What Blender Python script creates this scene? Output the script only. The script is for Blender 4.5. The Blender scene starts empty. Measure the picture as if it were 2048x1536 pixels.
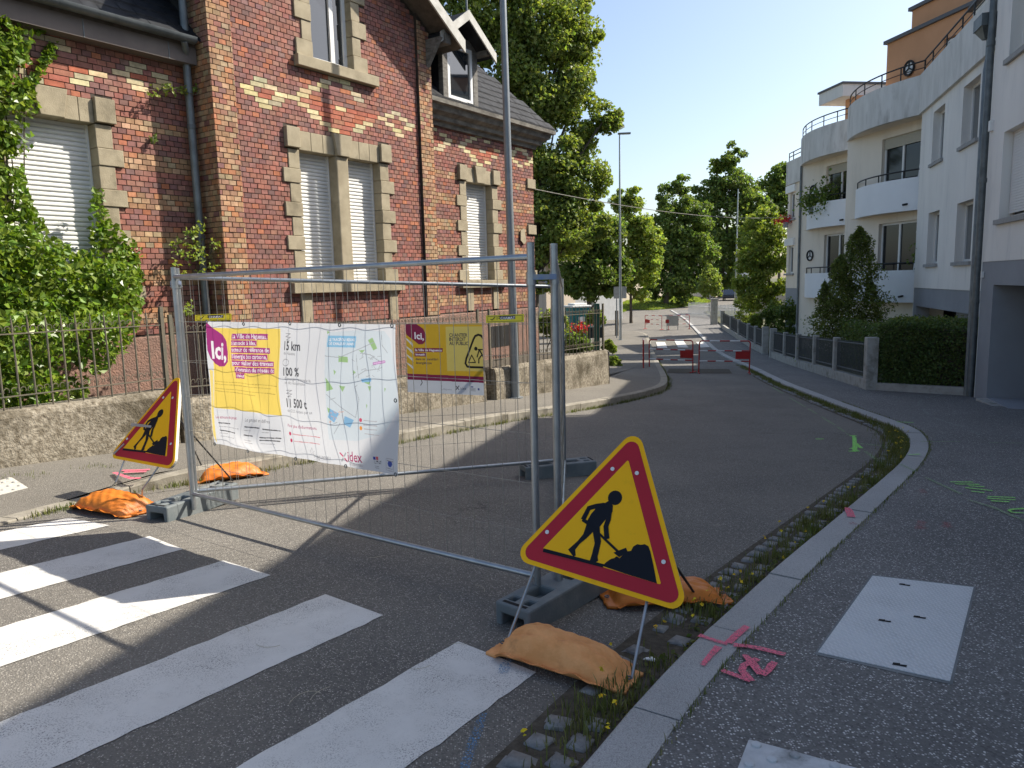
import bpy, bmesh, math, random
import numpy as np
from mathutils import Vector, Matrix
random.seed(7); RNG = np.random.default_rng(7)
SC = bpy.context.scene
COL = SC.collection
# ------------------------------------------------------------------ camera
F_PX, PITCH, ROLL, CAM_H = 1465.0, .1365, -.025, 1.838
_cp, _sp, _cr, _sr = math.cos(PITCH), math.sin(PITCH), math.cos(ROLL), math.sin(ROLL)
FW = np.array([0, _cp, -_sp]); _U = np.array([0, _sp, _cp]); _R = np.array([1., 0, 0])
RT = _R*_cr + _U*_sr; UP = -_R*_sr + _U*_cr
CAM = np.array([0, 0, CAM_H])
cd = bpy.data.cameras.new('camera'); cam = bpy.data.objects.new('camera', cd); COL.objects.link(cam)
cd.sensor_width = 36; cd.lens = F_PX/2048*36; cd.clip_start = .05; cd.clip_end = 3000
m = Matrix.Identity(4)
for i in range(3):
    m[i][0] = RT[i]; m[i][1] = UP[i]; m[i][2] = -FW[i]; m[i][3] = CAM[i]
cam.matrix_world = m
SC.camera = cam
# ------------------------------------------------------------------ world, sun, exposure
SUN_AZ, SUN_EL = 72.0, 43.0           # azimuth from +Y towards +X
w = bpy.data.worlds.new('World'); SC.world = w; w.use_nodes = True
nt = w.node_tree; nt.nodes.clear()
sky = nt.nodes.new('ShaderNodeTexSky'); sky.sky_type = 'NISHITA'; sky.sun_disc = False
sky.sun_elevation = math.radians(SUN_EL); sky.sun_rotation = math.radians(SUN_AZ)
sky.air_density = 1.0; sky.dust_density = 2.2; sky.ozone_density = 1.0; sky.altitude = 150
bg = nt.nodes.new('ShaderNodeBackground'); bg.inputs[1].default_value = .112
wo = nt.nodes.new('ShaderNodeOutputWorld')
hs_ = nt.nodes.new('ShaderNodeHueSaturation'); hs_.inputs['Saturation'].default_value = .98
nt.links.new(sky.outputs[0], hs_.inputs['Color']); nt.links.new(hs_.outputs[0], bg.inputs[0]); nt.links.new(bg.outputs[0], wo.inputs[0])
_e, _a = math.radians(SUN_EL), math.radians(SUN_AZ)
SUNV = Vector((math.cos(_e)*math.sin(_a), math.cos(_e)*math.cos(_a), math.sin(_e)))
sd = bpy.data.lights.new('sun', 'SUN'); sd.energy = 4.7; sd.angle = math.radians(.53); sd.color = (1, .93, .82)
so = bpy.data.objects.new('sun', sd); COL.objects.link(so); so.rotation_euler = SUNV.to_track_quat('Z', 'Y').to_euler()
so.location = (20, 5, 30)
SC.view_settings.view_transform = 'Standard'; SC.view_settings.look = 'None'
SC.view_settings.exposure = .9; SC.view_settings.gamma = 1; SC.view_settings.use_curve_mapping = False
# ------------------------------------------------------------------ pixel helpers
def ray(px, py):
    v = FW*F_PX + RT*(px-1024) - UP*(py-768)
    return v/v[1]
def proj(P):
    q = np.asarray(P) - CAM; z = q@FW
    return 1024 + F_PX*(q@RT)/z, 768 - F_PX*(q@UP)/z, z
def gz(x, y):
    s = .489*x + .873*y
    s = np.maximum(s, -12)
    z = .217 - .0567*np.minimum(s, 26)
    q = np.clip(s-26, 0, 16); z = z - .0567*(q - q*q/32)
    z = z + .012*np.clip(s-50, 0, 60)
    return z
def G(px, py, dz=0.):
    v = ray(px, py); t = 5.
    lo, hi = .5, 400.
    for _ in range(60):
        t = (lo+hi)/2
        P = CAM + v*t
        if P[2] > gz(P[0], P[1]) + dz: lo = t
        else: hi = t
    return CAM + v*t
def at(px, py, t):                     # point on the pixel's ray at forward distance t
    return CAM + ray(px, py)*t
# ------------------------------------------------------------------ scene helpers
def tag(o, label=None, cat=None, group=None, kind=None):
    if label: o['label'] = label
    if cat: o['category'] = cat
    if group: o['group'] = group
    if kind: o['kind'] = kind
    return o
def empty(name, loc, rz=0., parent=None):
    o = bpy.data.objects.new(name, None); COL.objects.link(o); o.empty_display_size = .2
    o.location = tuple(loc); o.rotation_euler = (0, 0, rz)
    if parent: o.parent = parent
    return o
def copy_tree(o, parent=None):
    c = o.copy(); COL.objects.link(c); c.parent = parent
    for ch in list(o.children): copy_tree(ch, c)
    return c
def wl(o):                             # world location of a (translation only) parent chain
    p = np.zeros(3)
    while o is not None: p = p + np.array(o.location); o = o.parent
    return p
def mesh_np(name, V, Fc, mat, parent=None, loc=None, smooth=False, cols=None, mats=None, mi=None):
    V = np.asarray(V, dtype=np.float64)
    me = bpy.data.meshes.new(name)
    base = wl(parent) if parent is not None else (np.array(loc, float) if loc is not None else np.zeros(3))
    own = np.zeros(3)
    if parent is not None and loc is not None: own = np.array(loc, float) - base
    V = V - base - own
    if isinstance(Fc, np.ndarray):
        k = Fc.shape[1]; n = len(Fc)
        me.vertices.add(len(V)); me.vertices.foreach_set('co', V.astype(np.float32).ravel())
        me.loops.add(n*k); me.loops.foreach_set('vertex_index', Fc.astype(np.int32).ravel())
        me.polygons.add(n); me.polygons.foreach_set('loop_start', np.arange(0, n*k, k, dtype=np.int32))
        me.polygons.foreach_set('loop_total', np.full(n, k, dtype=np.int32))
        me.update(calc_edges=True)
    else:
        me.from_pydata([tuple(v) for v in V], [], Fc); me.update()
    if mats:
        for q in mats: me.materials.append(q)
        if mi is not None: me.polygons.foreach_set('material_index', np.asarray(mi, dtype=np.int32))
    elif mat: me.materials.append(mat)
    if smooth: me.polygons.foreach_set('use_smooth', np.ones(len(me.polygons), dtype=bool))
    else: me.shade_flat()
    if cols is not None:
        a = me.color_attributes.new('Col', 'FLOAT_COLOR', 'POINT')
        c = np.ones((len(V), 4), np.float32); c[:, :3] = cols
        a.data.foreach_set('color', c.ravel())
    o = bpy.data.objects.new(name, me); COL.objects.link(o)
    if parent is not None: o.parent = parent; o.location = tuple(own)
    else: o.location = tuple(base)
    return o
class MB:
    def __init__(s): s.V = []; s.F = []; s.n = 0
    def add(s, V, F):
        b = s.n; s.V.extend([tuple(map(float, v)) for v in V]); s.n += len(V)
        s.F.extend([tuple(b+i for i in f) for f in F]); return s
    def hexa(s, P):                    # 8 points: bottom ring 0-3, top ring 4-7
        return s.add(P, [(3, 2, 1, 0), (4, 5, 6, 7), (0, 1, 5, 4), (1, 2, 6, 5), (2, 3, 7, 6), (3, 0, 4, 7)])
    def box(s, a, b):
        (x0, y0, z0), (x1, y1, z1) = a, b
        return s.hexa([(x0, y0, z0), (x1, y0, z0), (x1, y1, z0), (x0, y1, z0), (x0, y0, z1), (x1, y0, z1), (x1, y1, z1), (x0, y1, z1)])
    def fbox(s, fr, a0, a1, w0, w1, z0, z1):
        p = fr.pt
        return s.hexa([p(a0, w1, z0), p(a1, w1, z0), p(a1, w0, z0), p(a0, w0, z0), p(a0, w1, z1), p(a1, w1, z1), p(a1, w0, z1), p(a0, w0, z1)])
    def prism(s, poly, off):           # poly 3D points, extruded by vector off
        n = len(poly); P = [np.array(q, float) for q in poly]; Q = [q+np.array(off) for q in P]
        F = [tuple(range(n))[::-1], tuple(range(n, 2*n))] + [(i, (i+1) % n, n+(i+1) % n, n+i) for i in range(n)]
        return s.add(P+Q, F)
    def tube(s, path, r, k=8, cap=True, r1=None):
        path = [np.array(p, float) for p in path]; rings = []; n = len(path)
        t0 = path[1]-path[0]; up = np.array([0, 0, 1.]) if abs(t0[2]) < .9*np.linalg.norm(t0) else np.array([1., 0, 0])
        a = None
        V = []
        for i, p in enumerate(path):
            t = path[min(i+1, n-1)] - path[max(i-1, 0)]; t = t/np.linalg.norm(t)
            if a is None: a = np.cross(up, t)
            a = a - t*(a@t); a /= np.linalg.norm(a); b = np.cross(t, a)
            rr = r if r1 is None else r + (r1-r)*i/(n-1)
            for j in range(k):
                g = 2*math.pi*j/k; V.append(p + rr*(a*math.cos(g)+b*math.sin(g)))
        F = [(i*k+j, i*k+(j+1) % k, (i+1)*k+(j+1) % k, (i+1)*k+j) for i in range(n-1) for j in range(k)]
        if cap: F += [tuple(range(k))[::-1], tuple((n-1)*k+j for j in range(k))]
        return s.add(V, F)
    def build(s, name, mat, parent=None, loc=None, smooth=False, bevel=0, **k):
        o = mesh_np(name, s.V, s.F, mat, parent, loc, False, **k)
        if smooth:
            o.data.polygons.foreach_set('use_smooth', np.ones(len(o.data.polygons), dtype=bool))
            try: o.data.set_sharp_from_angle(angle=math.radians(40))
            except Exception: pass
        if bevel:
            b = o.modifiers.new('bevel', 'BEVEL'); b.width = bevel; b.segments = 2; b.limit_method = 'ANGLE'; b.angle_limit = .6
        return o
class Frame:                            # a along u, w along n (outwards), z up
    def __init__(s, P, ang=None, u=None, n=None):
        s.P = np.array([P[0], P[1], 0.])
        s.u = np.array(u) if u is not None else None; s.n = np.array(n) if n is not None else None
    def pt(s, a, w, z): return s.P + s.u*a + s.n*w + np.array([0, 0, z])
    def px(s, px, py, w=0.):
        v = ray(px, py); t = (w - s.n@(CAM-s.P))/(s.n@v); Q = CAM+v*t
        return float(s.u@(Q-s.P)), float(Q[2])
# ------------------------------------------------------------------ materials
def newmat(name):
    m = bpy.data.materials.new(name); m.use_nodes = True
    t = m.node_tree; t.nodes.clear()
    o = t.nodes.new('ShaderNodeOutputMaterial'); b = t.nodes.new('ShaderNodeBsdfPrincipled')
    t.links.new(b.outputs[0], o.inputs[0]); return m, t, b, o
def N(t, k, **kw):
    n = t.nodes.new(k)
    for a, v in kw.items():
        if a.startswith('i_'): n.inputs[a[2:].replace('_', ' ')].default_value = v
        elif a.startswith('n_'): n.inputs[int(a[2:])].default_value = v
        else: setattr(n, a, v)
    return n
def rgba(c): return (c[0], c[1], c[2], 1)
def mixc(t, fac, a, b, mode='MIX'):
    n = N(t, 'ShaderNodeMix', data_type='RGBA', blend_type=mode)
    for i, v in ((0, fac), (6, a), (7, b)):
        if isinstance(v, (int, float)): n.inputs[i].default_value = v
        elif isinstance(v, (tuple, list)): n.inputs[i].default_value = rgba(v)
        else: t.links.new(v, n.inputs[i])
    return n.outputs[2]
def ramp(t, src, p0, p1, c0=(0, 0, 0), c1=(1, 1, 1)):
    r = N(t, 'ShaderNodeValToRGB'); r.color_ramp.elements[0].position = p0; r.color_ramp.elements[1].position = p1
    r.color_ramp.elements[0].color = rgba(c0); r.color_ramp.elements[1].color = rgba(c1)
    t.links.new(src, r.inputs[0]); return r.outputs[0]
def pos(t, scale=(1, 1, 1)):
    g = N(t, 'ShaderNodeNewGeometry')
    if scale == (1, 1, 1): return g.outputs['Position']
    mp = N(t, 'ShaderNodeMapping'); mp.inputs['Scale'].default_value = scale
    t.links.new(g.outputs['Position'], mp.inputs[0]); return mp.outputs[0]
def noise(t, sc, det=4, rough=.55, scale=(1, 1, 1), out=0):
    n = N(t, 'ShaderNodeTexNoise'); n.inputs['Scale'].default_value = sc; n.inputs['Detail'].default_value = det; n.inputs['Roughness'].default_value = rough
    t.links.new(pos(t, scale), n.inputs['Vector']); return n.outputs[out]
def bump(t, b, src, strength=.3, dist=.01):
    n = N(t, 'ShaderNodeBump'); n.inputs['Strength'].default_value = strength; n.inputs['Distance'].default_value = dist
    t.links.new(src, n.inputs['Height']); t.links.new(n.outputs[0], b.inputs['Normal'])
def pm(name, c, c2=None, sc=6., rough=.8, metal=0., bmp=0., bsc=40., spec=.35, c3=None, sc3=1., p3=(.55, .7), scale=(1, 1, 1), bd=.01):
    m, t, b, o = newmat(name)
    col = None
    if c2 is not None:
        col = mixc(t, ramp(t, noise(t, sc, 5, .6, scale), .35, .65), c, c2)
    if c3 is not None:
        col = mixc(t, ramp(t, noise(t, sc3, 5, .65, scale), p3[0], p3[1]), col if col is not None else c, c3)
    if col is None: b.inputs['Base Color'].default_value = rgba(c)
    else: t.links.new(col, b.inputs['Base Color'])
    b.inputs['Roughness'].default_value = rough; b.inputs['Metallic'].default_value = metal
    b.inputs['Specular IOR Level'].default_value = spec
    if bmp: bump(t, b, noise(t, bsc, 4, .6, scale), bmp, bd)
    return m
def asphalt(name, dark, light, stone, scale=110., amt=.5, patch=.25, rough=.85, tint=(.09, .085, .075), cracks=0.):
    m, t, b, o = newmat(name)
    base = mixc(t, ramp(t, noise(t, .7, 6, .6), .35, .7), dark, light)
    v = N(t, 'ShaderNodeTexVoronoi'); v.inputs['Scale'].default_value = scale; t.links.new(pos(t), v.inputs['Vector'])
    hs = N(t, 'ShaderNodeSeparateColor'); t.links.new(v.outputs['Color'], hs.inputs[0])
    sel = ramp(t, hs.outputs[0], .52, .98)
    inner = ramp(t, v.outputs['Distance'], .28, .5, (1, 1, 1), (0, 0, 0))
    mm = N(t, 'ShaderNodeMath', operation='MULTIPLY'); t.links.new(sel, mm.inputs[0]); t.links.new(inner, mm.inputs[1])
    mm2 = N(t, 'ShaderNodeMath', operation='MULTIPLY'); t.links.new(mm.outputs[0], mm2.inputs[0]); mm2.inputs[1].default_value = amt
    c = mixc(t, mm2.outputs[0], base, stone)
    drk = ramp(t, hs.outputs[1], .6, 1.)
    mm3 = N(t, 'ShaderNodeMath', operation='MULTIPLY'); t.links.new(drk, mm3.inputs[0]); mm3.inputs[1].default_value = .55
    c = mixc(t, mm3.outputs[0], c, tuple(.45*q for q in dark))
    st = ramp(t, noise(t, .35, 5, .7, (1, .35, 1)), .5, .72)
    mm4 = N(t, 'ShaderNodeMath', operation='MULTIPLY'); t.links.new(st, mm4.inputs[0]); mm4.inputs[1].default_value = patch
    c = mixc(t, mm4.outputs[0], c, tint)
    if cracks:
        vc = N(t, 'ShaderNodeTexVoronoi', feature='DISTANCE_TO_EDGE'); vc.inputs['Scale'].default_value = .33
        wv = N(t, 'ShaderNodeVectorMath', operation='ADD'); nn = noise(t, 1.6, 5, .7, out=1)
        t.links.new(pos(t), wv.inputs[0]); t.links.new(nn, wv.inputs[1]); t.links.new(wv.outputs[0], vc.inputs['Vector'])
        ck = ramp(t, vc.outputs['Distance'], .001, .006, (1, 1, 1), (0, 0, 0))
        gate = ramp(t, noise(t, .3, 2), .52, .6)
        mk = N(t, 'ShaderNodeMath', operation='MULTIPLY'); t.links.new(ck, mk.inputs[0]); t.links.new(gate, mk.inputs[1])
        mk2 = N(t, 'ShaderNodeMath', operation='MULTIPLY'); t.links.new(mk.outputs[0], mk2.inputs[0]); mk2.inputs[1].default_value = cracks
        c = mixc(t, mk2.outputs[0], c, (.012, .012, .012))
    t.links.new(c, b.inputs['Base Color']); b.inputs['Roughness'].default_value = rough; b.inputs['Specular IOR Level'].default_value = .3
    bump(t, b, v.outputs['Distance'], .7, .006)
    return m
def attrmat(name, rough=.85, bmp=.25, var=.25, obj=False, trans=0., spec=.25, bsc=60):
    m, t, b, o = newmat(name)
    if obj:
        a = N(t, 'ShaderNodeObjectInfo'); src = a.outputs['Color']
    else:
        a = N(t, 'ShaderNodeAttribute', attribute_name='Col'); src = a.outputs['Color']
    if var:
        f = ramp(t, noise(t, 14, 5, .65), .25, .75, (1-var,)*3, (1+var,)*3)
        src = mixc(t, 1., src, f, 'MULTIPLY')
    t.links.new(src, b.inputs['Base Color']); b.inputs['Roughness'].default_value = rough; b.inputs['Specular IOR Level'].default_value = spec
    if bmp: bump(t, b, noise(t, bsc, 5, .6), bmp, .004)
    if trans:
        tr = N(t, 'ShaderNodeBsdfTranslucent'); t.links.new(src, tr.inputs[0])
        mx = N(t, 'ShaderNodeMixShader'); mx.inputs[0].default_value = trans
        t.links.new(b.outputs[0], mx.inputs[1]); t.links.new(tr.outputs[0], mx.inputs[2]); t.links.new(mx.outputs[0], o.inputs[0])
    return m
def leafmat(name, c, c2, trans=.35, sc=3., rough=.5):
    m, t, b, o = newmat(name)
    a = N(t, 'ShaderNodeAttribute', attribute_name='Col')
    col = mixc(t, ramp(t, noise(t, sc, 3), .35, .65), c, c2)
    col = mixc(t, 1., col, a.outputs['Color'], 'MULTIPLY')
    t.links.new(col, b.inputs['Base Color']); b.inputs['Roughness'].default_value = rough; b.inputs['Specular IOR Level'].default_value = .35
    tr = N(t, 'ShaderNodeBsdfTranslucent')
    t.links.new(mixc(t, 1., col, (1.25, 1.3, .55), 'MULTIPLY'), tr.inputs[0])
    mx = N(t, 'ShaderNodeMixShader'); mx.inputs[0].default_value = trans
    t.links.new(b.outputs[0], mx.inputs[1]); t.links.new(tr.outputs[0], mx.inputs[2]); t.links.new(mx.outputs[0], o.inputs[0])
    return m
M = {}
M['road'] = asphalt('road_asphalt', (.122, .113, .10), (.175, .162, .14), (.55, .51, .44), 120, .95, .45, tint=(.205, .186, .155), cracks=.5)
M['walk'] = asphalt('pavement_asphalt', (.128, .123, .116), (.175, .168, .158), (.70, .68, .64), 90, 1., .25, tint=(.15, .15, .147))
M['walkL'] = asphalt('left_pavement_asphalt', (.14, .128, .108), (.185, .17, .143), (.45, .41, .35), 110, .7, .3, tint=(.19, .176, .15))
M['granite'] = asphalt('granite', (.37, .365, .35), (.46, .455, .44), (.74, .73, .70), 240, .6, .3, .75, (.27, .27, .26))
M['kerbL'] = pm('beige_kerb', (.30, .275, .225), (.22, .20, .16), 9, .9, bmp=.5, bsc=90, c3=(.13, .115, .085), sc3=3)
M['sett'] = pm('grey_sett', (.17, .17, .165), (.26, .26, .25), 22, .85, bmp=.7, bsc=120)
M['dirt'] = pm('gutter_dirt', (.055, .045, .032), (.10, .085, .062), 25, .95, bmp=.8, bsc=150)
M['earth'] = pm('ground_soil', (.07, .085, .035), (.11, .10, .06), 1.2, .95)
M['grassbase'] = pm('turf', (.06, .10, .022), (.10, .14, .035), 3, .95, bmp=.6, bsc=30)
def paintmat(name, c, dirty, wear=.5, base=(.07, .07, .068), sc=160.):
    m, t, b, o = newmat(name)
    col = mixc(t, ramp(t, noise(t, 2.2, 6, .7), .4, .75), c, dirty)
    wv = ramp(t, noise(t, sc, 3, .6), wear, wear+.06)
    big = ramp(t, noise(t, 4, 5, .65), .40, .68)
    mm = N(t, 'ShaderNodeMath', operation='MULTIPLY'); t.links.new(wv, mm.inputs[0]); t.links.new(big, mm.inputs[1])
    col = mixc(t, mm.outputs[0], col, base)
    t.links.new(col, b.inputs['Base Color']); b.inputs['Roughness'].default_value = .75
    bump(t, b, noise(t, 170, 3), .4, .004)
    return m
M['white_paint'] = paintmat('white_road_paint', (.62, .605, .565), (.52, .505, .47), .54, base=(.11, .105, .1))
def spraymat(name, c, cut=.45):
    m, t, b, o = newmat(name)
    b.inputs['Base Color'].default_value = rgba(c); b.inputs['Roughness'].default_value = .7
    f = ramp(t, noise(t, 140, 3, .6), cut, cut+.12)
    tp = N(t, 'ShaderNodeBsdfTransparent'); mx = N(t, 'ShaderNodeMixShader')
    t.links.new(f, mx.inputs[0]); t.links.new(tp.outputs[0], mx.inputs[1]); t.links.new(b.outputs[0], mx.inputs[2]); t.links.new(mx.outputs[0], o.inputs[0])
    return m
M['pink'] = spraymat('pink_spray', (.75, .13, .20), .38)
M['pinkf'] = spraymat('faded_pink_spray', (.38, .12, .13), .5)
M['green'] = spraymat('green_spray', (.28, .72, .12), .38)
M['greenf'] = spraymat('faded_green_spray', (.26, .38, .18), .46)
M['chalk'] = spraymat('pale_spray', (.36, .40, .36), .5)
M['blue'] = spraymat('blue_spray', (.10, .25, .42), .5)
M['mortar'] = pm('dark_mortar', (.045, .035, .028), (.075, .06, .048), 8, .95)
M['brick'] = attrmat('brick_faces', .8, .5, .3)
M['brick1'] = attrmat('single_brick_faces', .8, .5, .3, obj=True)
M['sand'] = pm('sandstone', (.36, .31, .215), (.27, .23, .155), 4, .9, bmp=.5, bsc=70, c3=(.16, .135, .09), sc3=1.7, p3=(.56, .74))
M['shutter'] = pm('white_shutter', (.68, .68, .65), (.60, .60, .57), 3, .55)
M['wood'] = pm('grey_wood', (.20, .19, .17), (.10, .092, .08), 7, .85, bmp=.5, bsc=50, scale=(1, 1, 3))
M['woodw'] = pm('pale_painted_wood', (.52, .51, .47), (.38, .37, .33), 5, .75, bmp=.2, bsc=60)
M['wooddark'] = pm('dark_wood', (.075, .062, .05), (.12, .10, .08), 8, .9)
M['cornice'] = pm('weathered_cornice', (.25, .235, .20), (.11, .10, .085), 3.5, .9, bmp=.4, bsc=50, scale=(1, 1, 2.5))
M['slate'] = pm('roof_slate', (.014, .015, .017), (.03, .032, .036), 5, .7, bmp=.3, bsc=30, spec=.15)
M['zinc'] = pm('zinc', (.22, .245, .25), (.15, .165, .17), 4, .55, .5)
M['zincd'] = pm('dark_zinc', (.10, .115, .12), (.16, .175, .18), 4, .5, .5)
M['fascia'] = pm('brown_grey_fascia', (.115, .095, .085), (.15, .125, .11), 2, .6)
M['wframe'] = pm('white_window_frame', (.72, .72, .70), None, rough=.4)
def glass(name, c=(.02, .025, .03), rough=.03):
    m, t, b, o = newmat(name)
    b.inputs['Base Color'].default_value = rgba(c); b.inputs['Roughness'].default_value = rough
    b.inputs['Specular IOR Level'].default_value = 1.; b.inputs['Coat Weight'].default_value = .6; b.inputs['Coat Roughness'].default_value = .02
    return m
M['glass'] = glass('window_glass')
M['plinth'] = pm('rough_red_stone', (.27, .16, .12), (.20, .13, .105), 5, .95, bmp=.9, bsc=35, c3=(.22, .19, .15), sc3=1.1, bd=.03)
M['gwall'] = pm('old_garden_wall', (.36, .32, .25), (.15, .125, .088), 22, .95, bmp=.9, bsc=40, c3=(.085, .07, .045), sc3=2.2, p3=(.46, .66), bd=.02)
M['iron'] = pm('rusty_iron', (.115, .11, .085), (.17, .14, .10), 9, .75, .2, bmp=.2, bsc=80)
M['galv'] = pm('galvanised_steel', (.42, .44, .45), (.33, .35, .36), 12, .38, .85)
M['galvd'] = pm('painted_grey_pole', (.20, .22, .235), (.25, .27, .28), 4, .45, .4)
M['wire'] = pm('zinc_wire', (.36, .35, .32), (.28, .26, .22), 30, .5, .6)
M['rubber'] = pm('grey_plastic_block', (.125, .145, .15), (.17, .185, .185), 7, .6, bmp=.2, bsc=60, c3=(.23, .225, .21), sc3=5, p3=(.55, .8))
M['dark'] = pm('dark_void', (.012, .012, .012), None, rough=.9)
M['orange'] = pm('orange_bag', (.62, .19, .025), (.50, .14, .015), 5, .5, bmp=.35, bsc=25, bd=.012)
M['orangef'] = pm('faded_orange_bag', (.80, .37, .14), (.66, .28, .09), 9, .75, bmp=.5, bsc=60, c3=(.46, .20, .075), sc3=6, p3=(.58, .75))
M['sy'] = pm('sign_yellow', (.98, .50, .008), (.94, .465, .008), 3, .6, spec=.2, c3=(.78, .40, .012), sc3=9, p3=(.60, .78))
M['sr'] = pm('sign_red', (.46, .022, .04), (.42, .02, .036), 3, .6, spec=.2)
M['sn'] = pm('sign_navy', (.006, .008, .014), None, rough=.6, spec=.2)
M['sback'] = pm('sign_back', (.45, .45, .43), (.36, .36, .34), 6, .5, .5)
M['black'] = pm('black_metal', (.02, .021, .022), None, rough=.5)
M['wp'] = pm('white_render', (.80, .78, .73), (.73, .71, .665), .8, .9, bmp=.25, bsc=120, c3=(.60, .595, .57), sc3=2.4, p3=(.52, .8), scale=(1, 1, .22))
M['wpw'] = pm('warm_render', (.76, .69, .58), (.70, .63, .53), .8, .9, bmp=.25, bsc=120, c3=(.60, .55, .46), sc3=2.2, p3=(.54, .8), scale=(1, 1, .25))
M['wpb'] = pm('white_balcony', (.78, .80, .81), (.73, .75, .76), .9, .85, bmp=.2, bsc=120)
M['gp'] = pm('grey_render', (.30, .315, .335), (.26, .275, .295), 1, .9, bmp=.2, bsc=120)
M['conc'] = pm('streaked_concrete', (.66, .65, .62), (.54, .53, .50), 3, .9, bmp=.35, bsc=60, c3=(.30, .285, .26), sc3=2.2, p3=(.54, .8), scale=(1, 1, .28))
M['terra'] = pm('terracotta_render', (.62, .32, .17), (.57, .29, .15), 1, .9, bmp=.2, bsc=90)
M['terras'] = pm('grey_flashing', (.12, .12, .125), None, rough=.6)
M['sill'] = pm('grey_sill', (.34, .34, .33), (.28, .28, .27), 8, .8)
M['bark'] = pm('bark', (.075, .06, .045), (.12, .10, .075), 14, .95, bmp=.8, bsc=40, scale=(1, 1, .3))
M['cream'] = pm('cream_wall', (.56, .48, .39), (.50, .43, .35), .6, .9)
M['pcon'] = pm('precast_post', (.40, .39, .36), (.31, .30, .27), 6, .9, bmp=.4, bsc=60, c3=(.22, .21, .18), sc3=3)
M['fgrey'] = pm('grey_fence_metal', (.075, .085, .09), (.10, .11, .115), 6, .6, .3)
M['redp'] = pm('red_barrier_paint', (.42, .025, .025), (.36, .02, .02), 6, .45)
M['whitep'] = pm('white_barrier_paint', (.70, .70, .68), None, rough=.5)
M['teal'] = pm('teal_plastic', (.015, .16, .165), (.012, .13, .135), 2, .5)
M['leaf'] = leafmat('tree_leaf', (.215, .265, .07), (.17, .225, .058), .48)
M['leafd'] = leafmat('dark_tree_leaf', (.155, .215, .06), (.12, .18, .05), .5)
M['leafl'] = leafmat('light_tree_leaf', (.26, .32, .075), (.205, .275, .062), .48)
M['ivy'] = leafmat('ivy_leaf', (.12, .20, .022), (.17, .25, .035), .35, 2.5, .35)
M['hedge'] = leafmat('hedge_leaf', (.08, .125, .04), (.11, .16, .048), .35)
M['thuja'] = leafmat('thuja_leaf', (.17, .205, .05), (.125, .165, .042), .35)
M['grass'] = leafmat('grass_blade', (.10, .135, .03), (.17, .165, .06), .3, 8)
M['flower'] = leafmat('yellow_petal', (.75, .58, .02), (.72, .52, .02), .2)
M['redflower'] = leafmat('red_petal', (.55, .02, .03), (.6, .05, .05), .2)
# ================================================================== ground, road, pavements
HU = np.array([.574, .819, 0]); HN = np.array([.819, -.574, 0])
HF = Frame((-4.29, 11.0), u=HU, n=HN)            # brick house facade
B2U = np.array([.2924, .9563, 0]); B2N = np.array([-.9563, .2924, 0])
BF = Frame((11.8, 19.6), u=B2U, n=B2N)           # white apartment building facade
HR, HL = .055, .13
def grid_sheet(name, x0, x1, y0, y1, step, dz, mat, kind='structure'):
    xs = np.arange(x0, x1+step*.5, step); ys = np.arange(y0, y1+step*.5, step)
    X, Y = np.meshgrid(xs, ys); Z = gz(X, Y)+dz
    V = np.stack([X.ravel(), Y.ravel(), Z.ravel()], 1); nx = len(xs)
    i, j = np.meshgrid(np.arange(len(xs)-1), np.arange(len(ys)-1)); k = (j*nx+i).ravel()
    Fc = np.stack([k, k+1, k+nx+1, k+nx], 1)
    o = mesh_np(name, V, Fc, mat, smooth=True); tag(o, kind=kind); return o
grid_sheet('ground', -900, 1000, -300, 1500, 20, -.5, M['earth'])
road = grid_sheet('road', -22, 60, -14, 150, 1., 0, M['road'])
def resample(P, n):
    P = np.array(P)[:, :2]; L = np.r_[0, np.cumsum(np.linalg.norm(np.diff(P, axis=0), axis=1))]
    s = np.linspace(0, L[-1], n); return np.stack([np.interp(s, L, P[:, 0]), np.interp(s, L, P[:, 1])], 1)
def smooth_line(P, it=2):
    P = np.array(P)[:, :2]
    for _ in range(it):
        Q = np.empty((2*len(P)-2, 2)); Q[0::2] = .75*P[:-1]+.25*P[1:]; Q[1::2] = .25*P[:-1]+.75*P[1:]
        P = np.vstack([P[:1], Q, P[-1:]])
    return P
def offset_line(P, d):                 # positive d: to the right of travel
    P = np.array(P); T = np.gradient(P, axis=0); T /= np.linalg.norm(T, axis=1)[:, None]
    return P + np.stack([T[:, 1], -T[:, 0]], 1)*d
# --- right kerb
rk_px = [(1170, 1526), (1264, 1410), (1386, 1282), (1472, 1205), (1529, 1152), (1609, 1085), (1695, 1015), (1758, 962), (1806, 920), (1824, 889), (1812, 862), (1776, 846), (1690, 815), (1615, 786), (1552, 762), (1499, 733), (1434, 705), (1407, 679), (1386, 655), (1364, 634), (1340, 620)]
RK = [G(x, y, HR)[:2] for x, y in rk_px]
RK = [RK[0] + (RK[0]-RK[2])*3.] + RK
RK = smooth_line(RK, 2)
RKi = offset_line(RK, .20)
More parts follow.
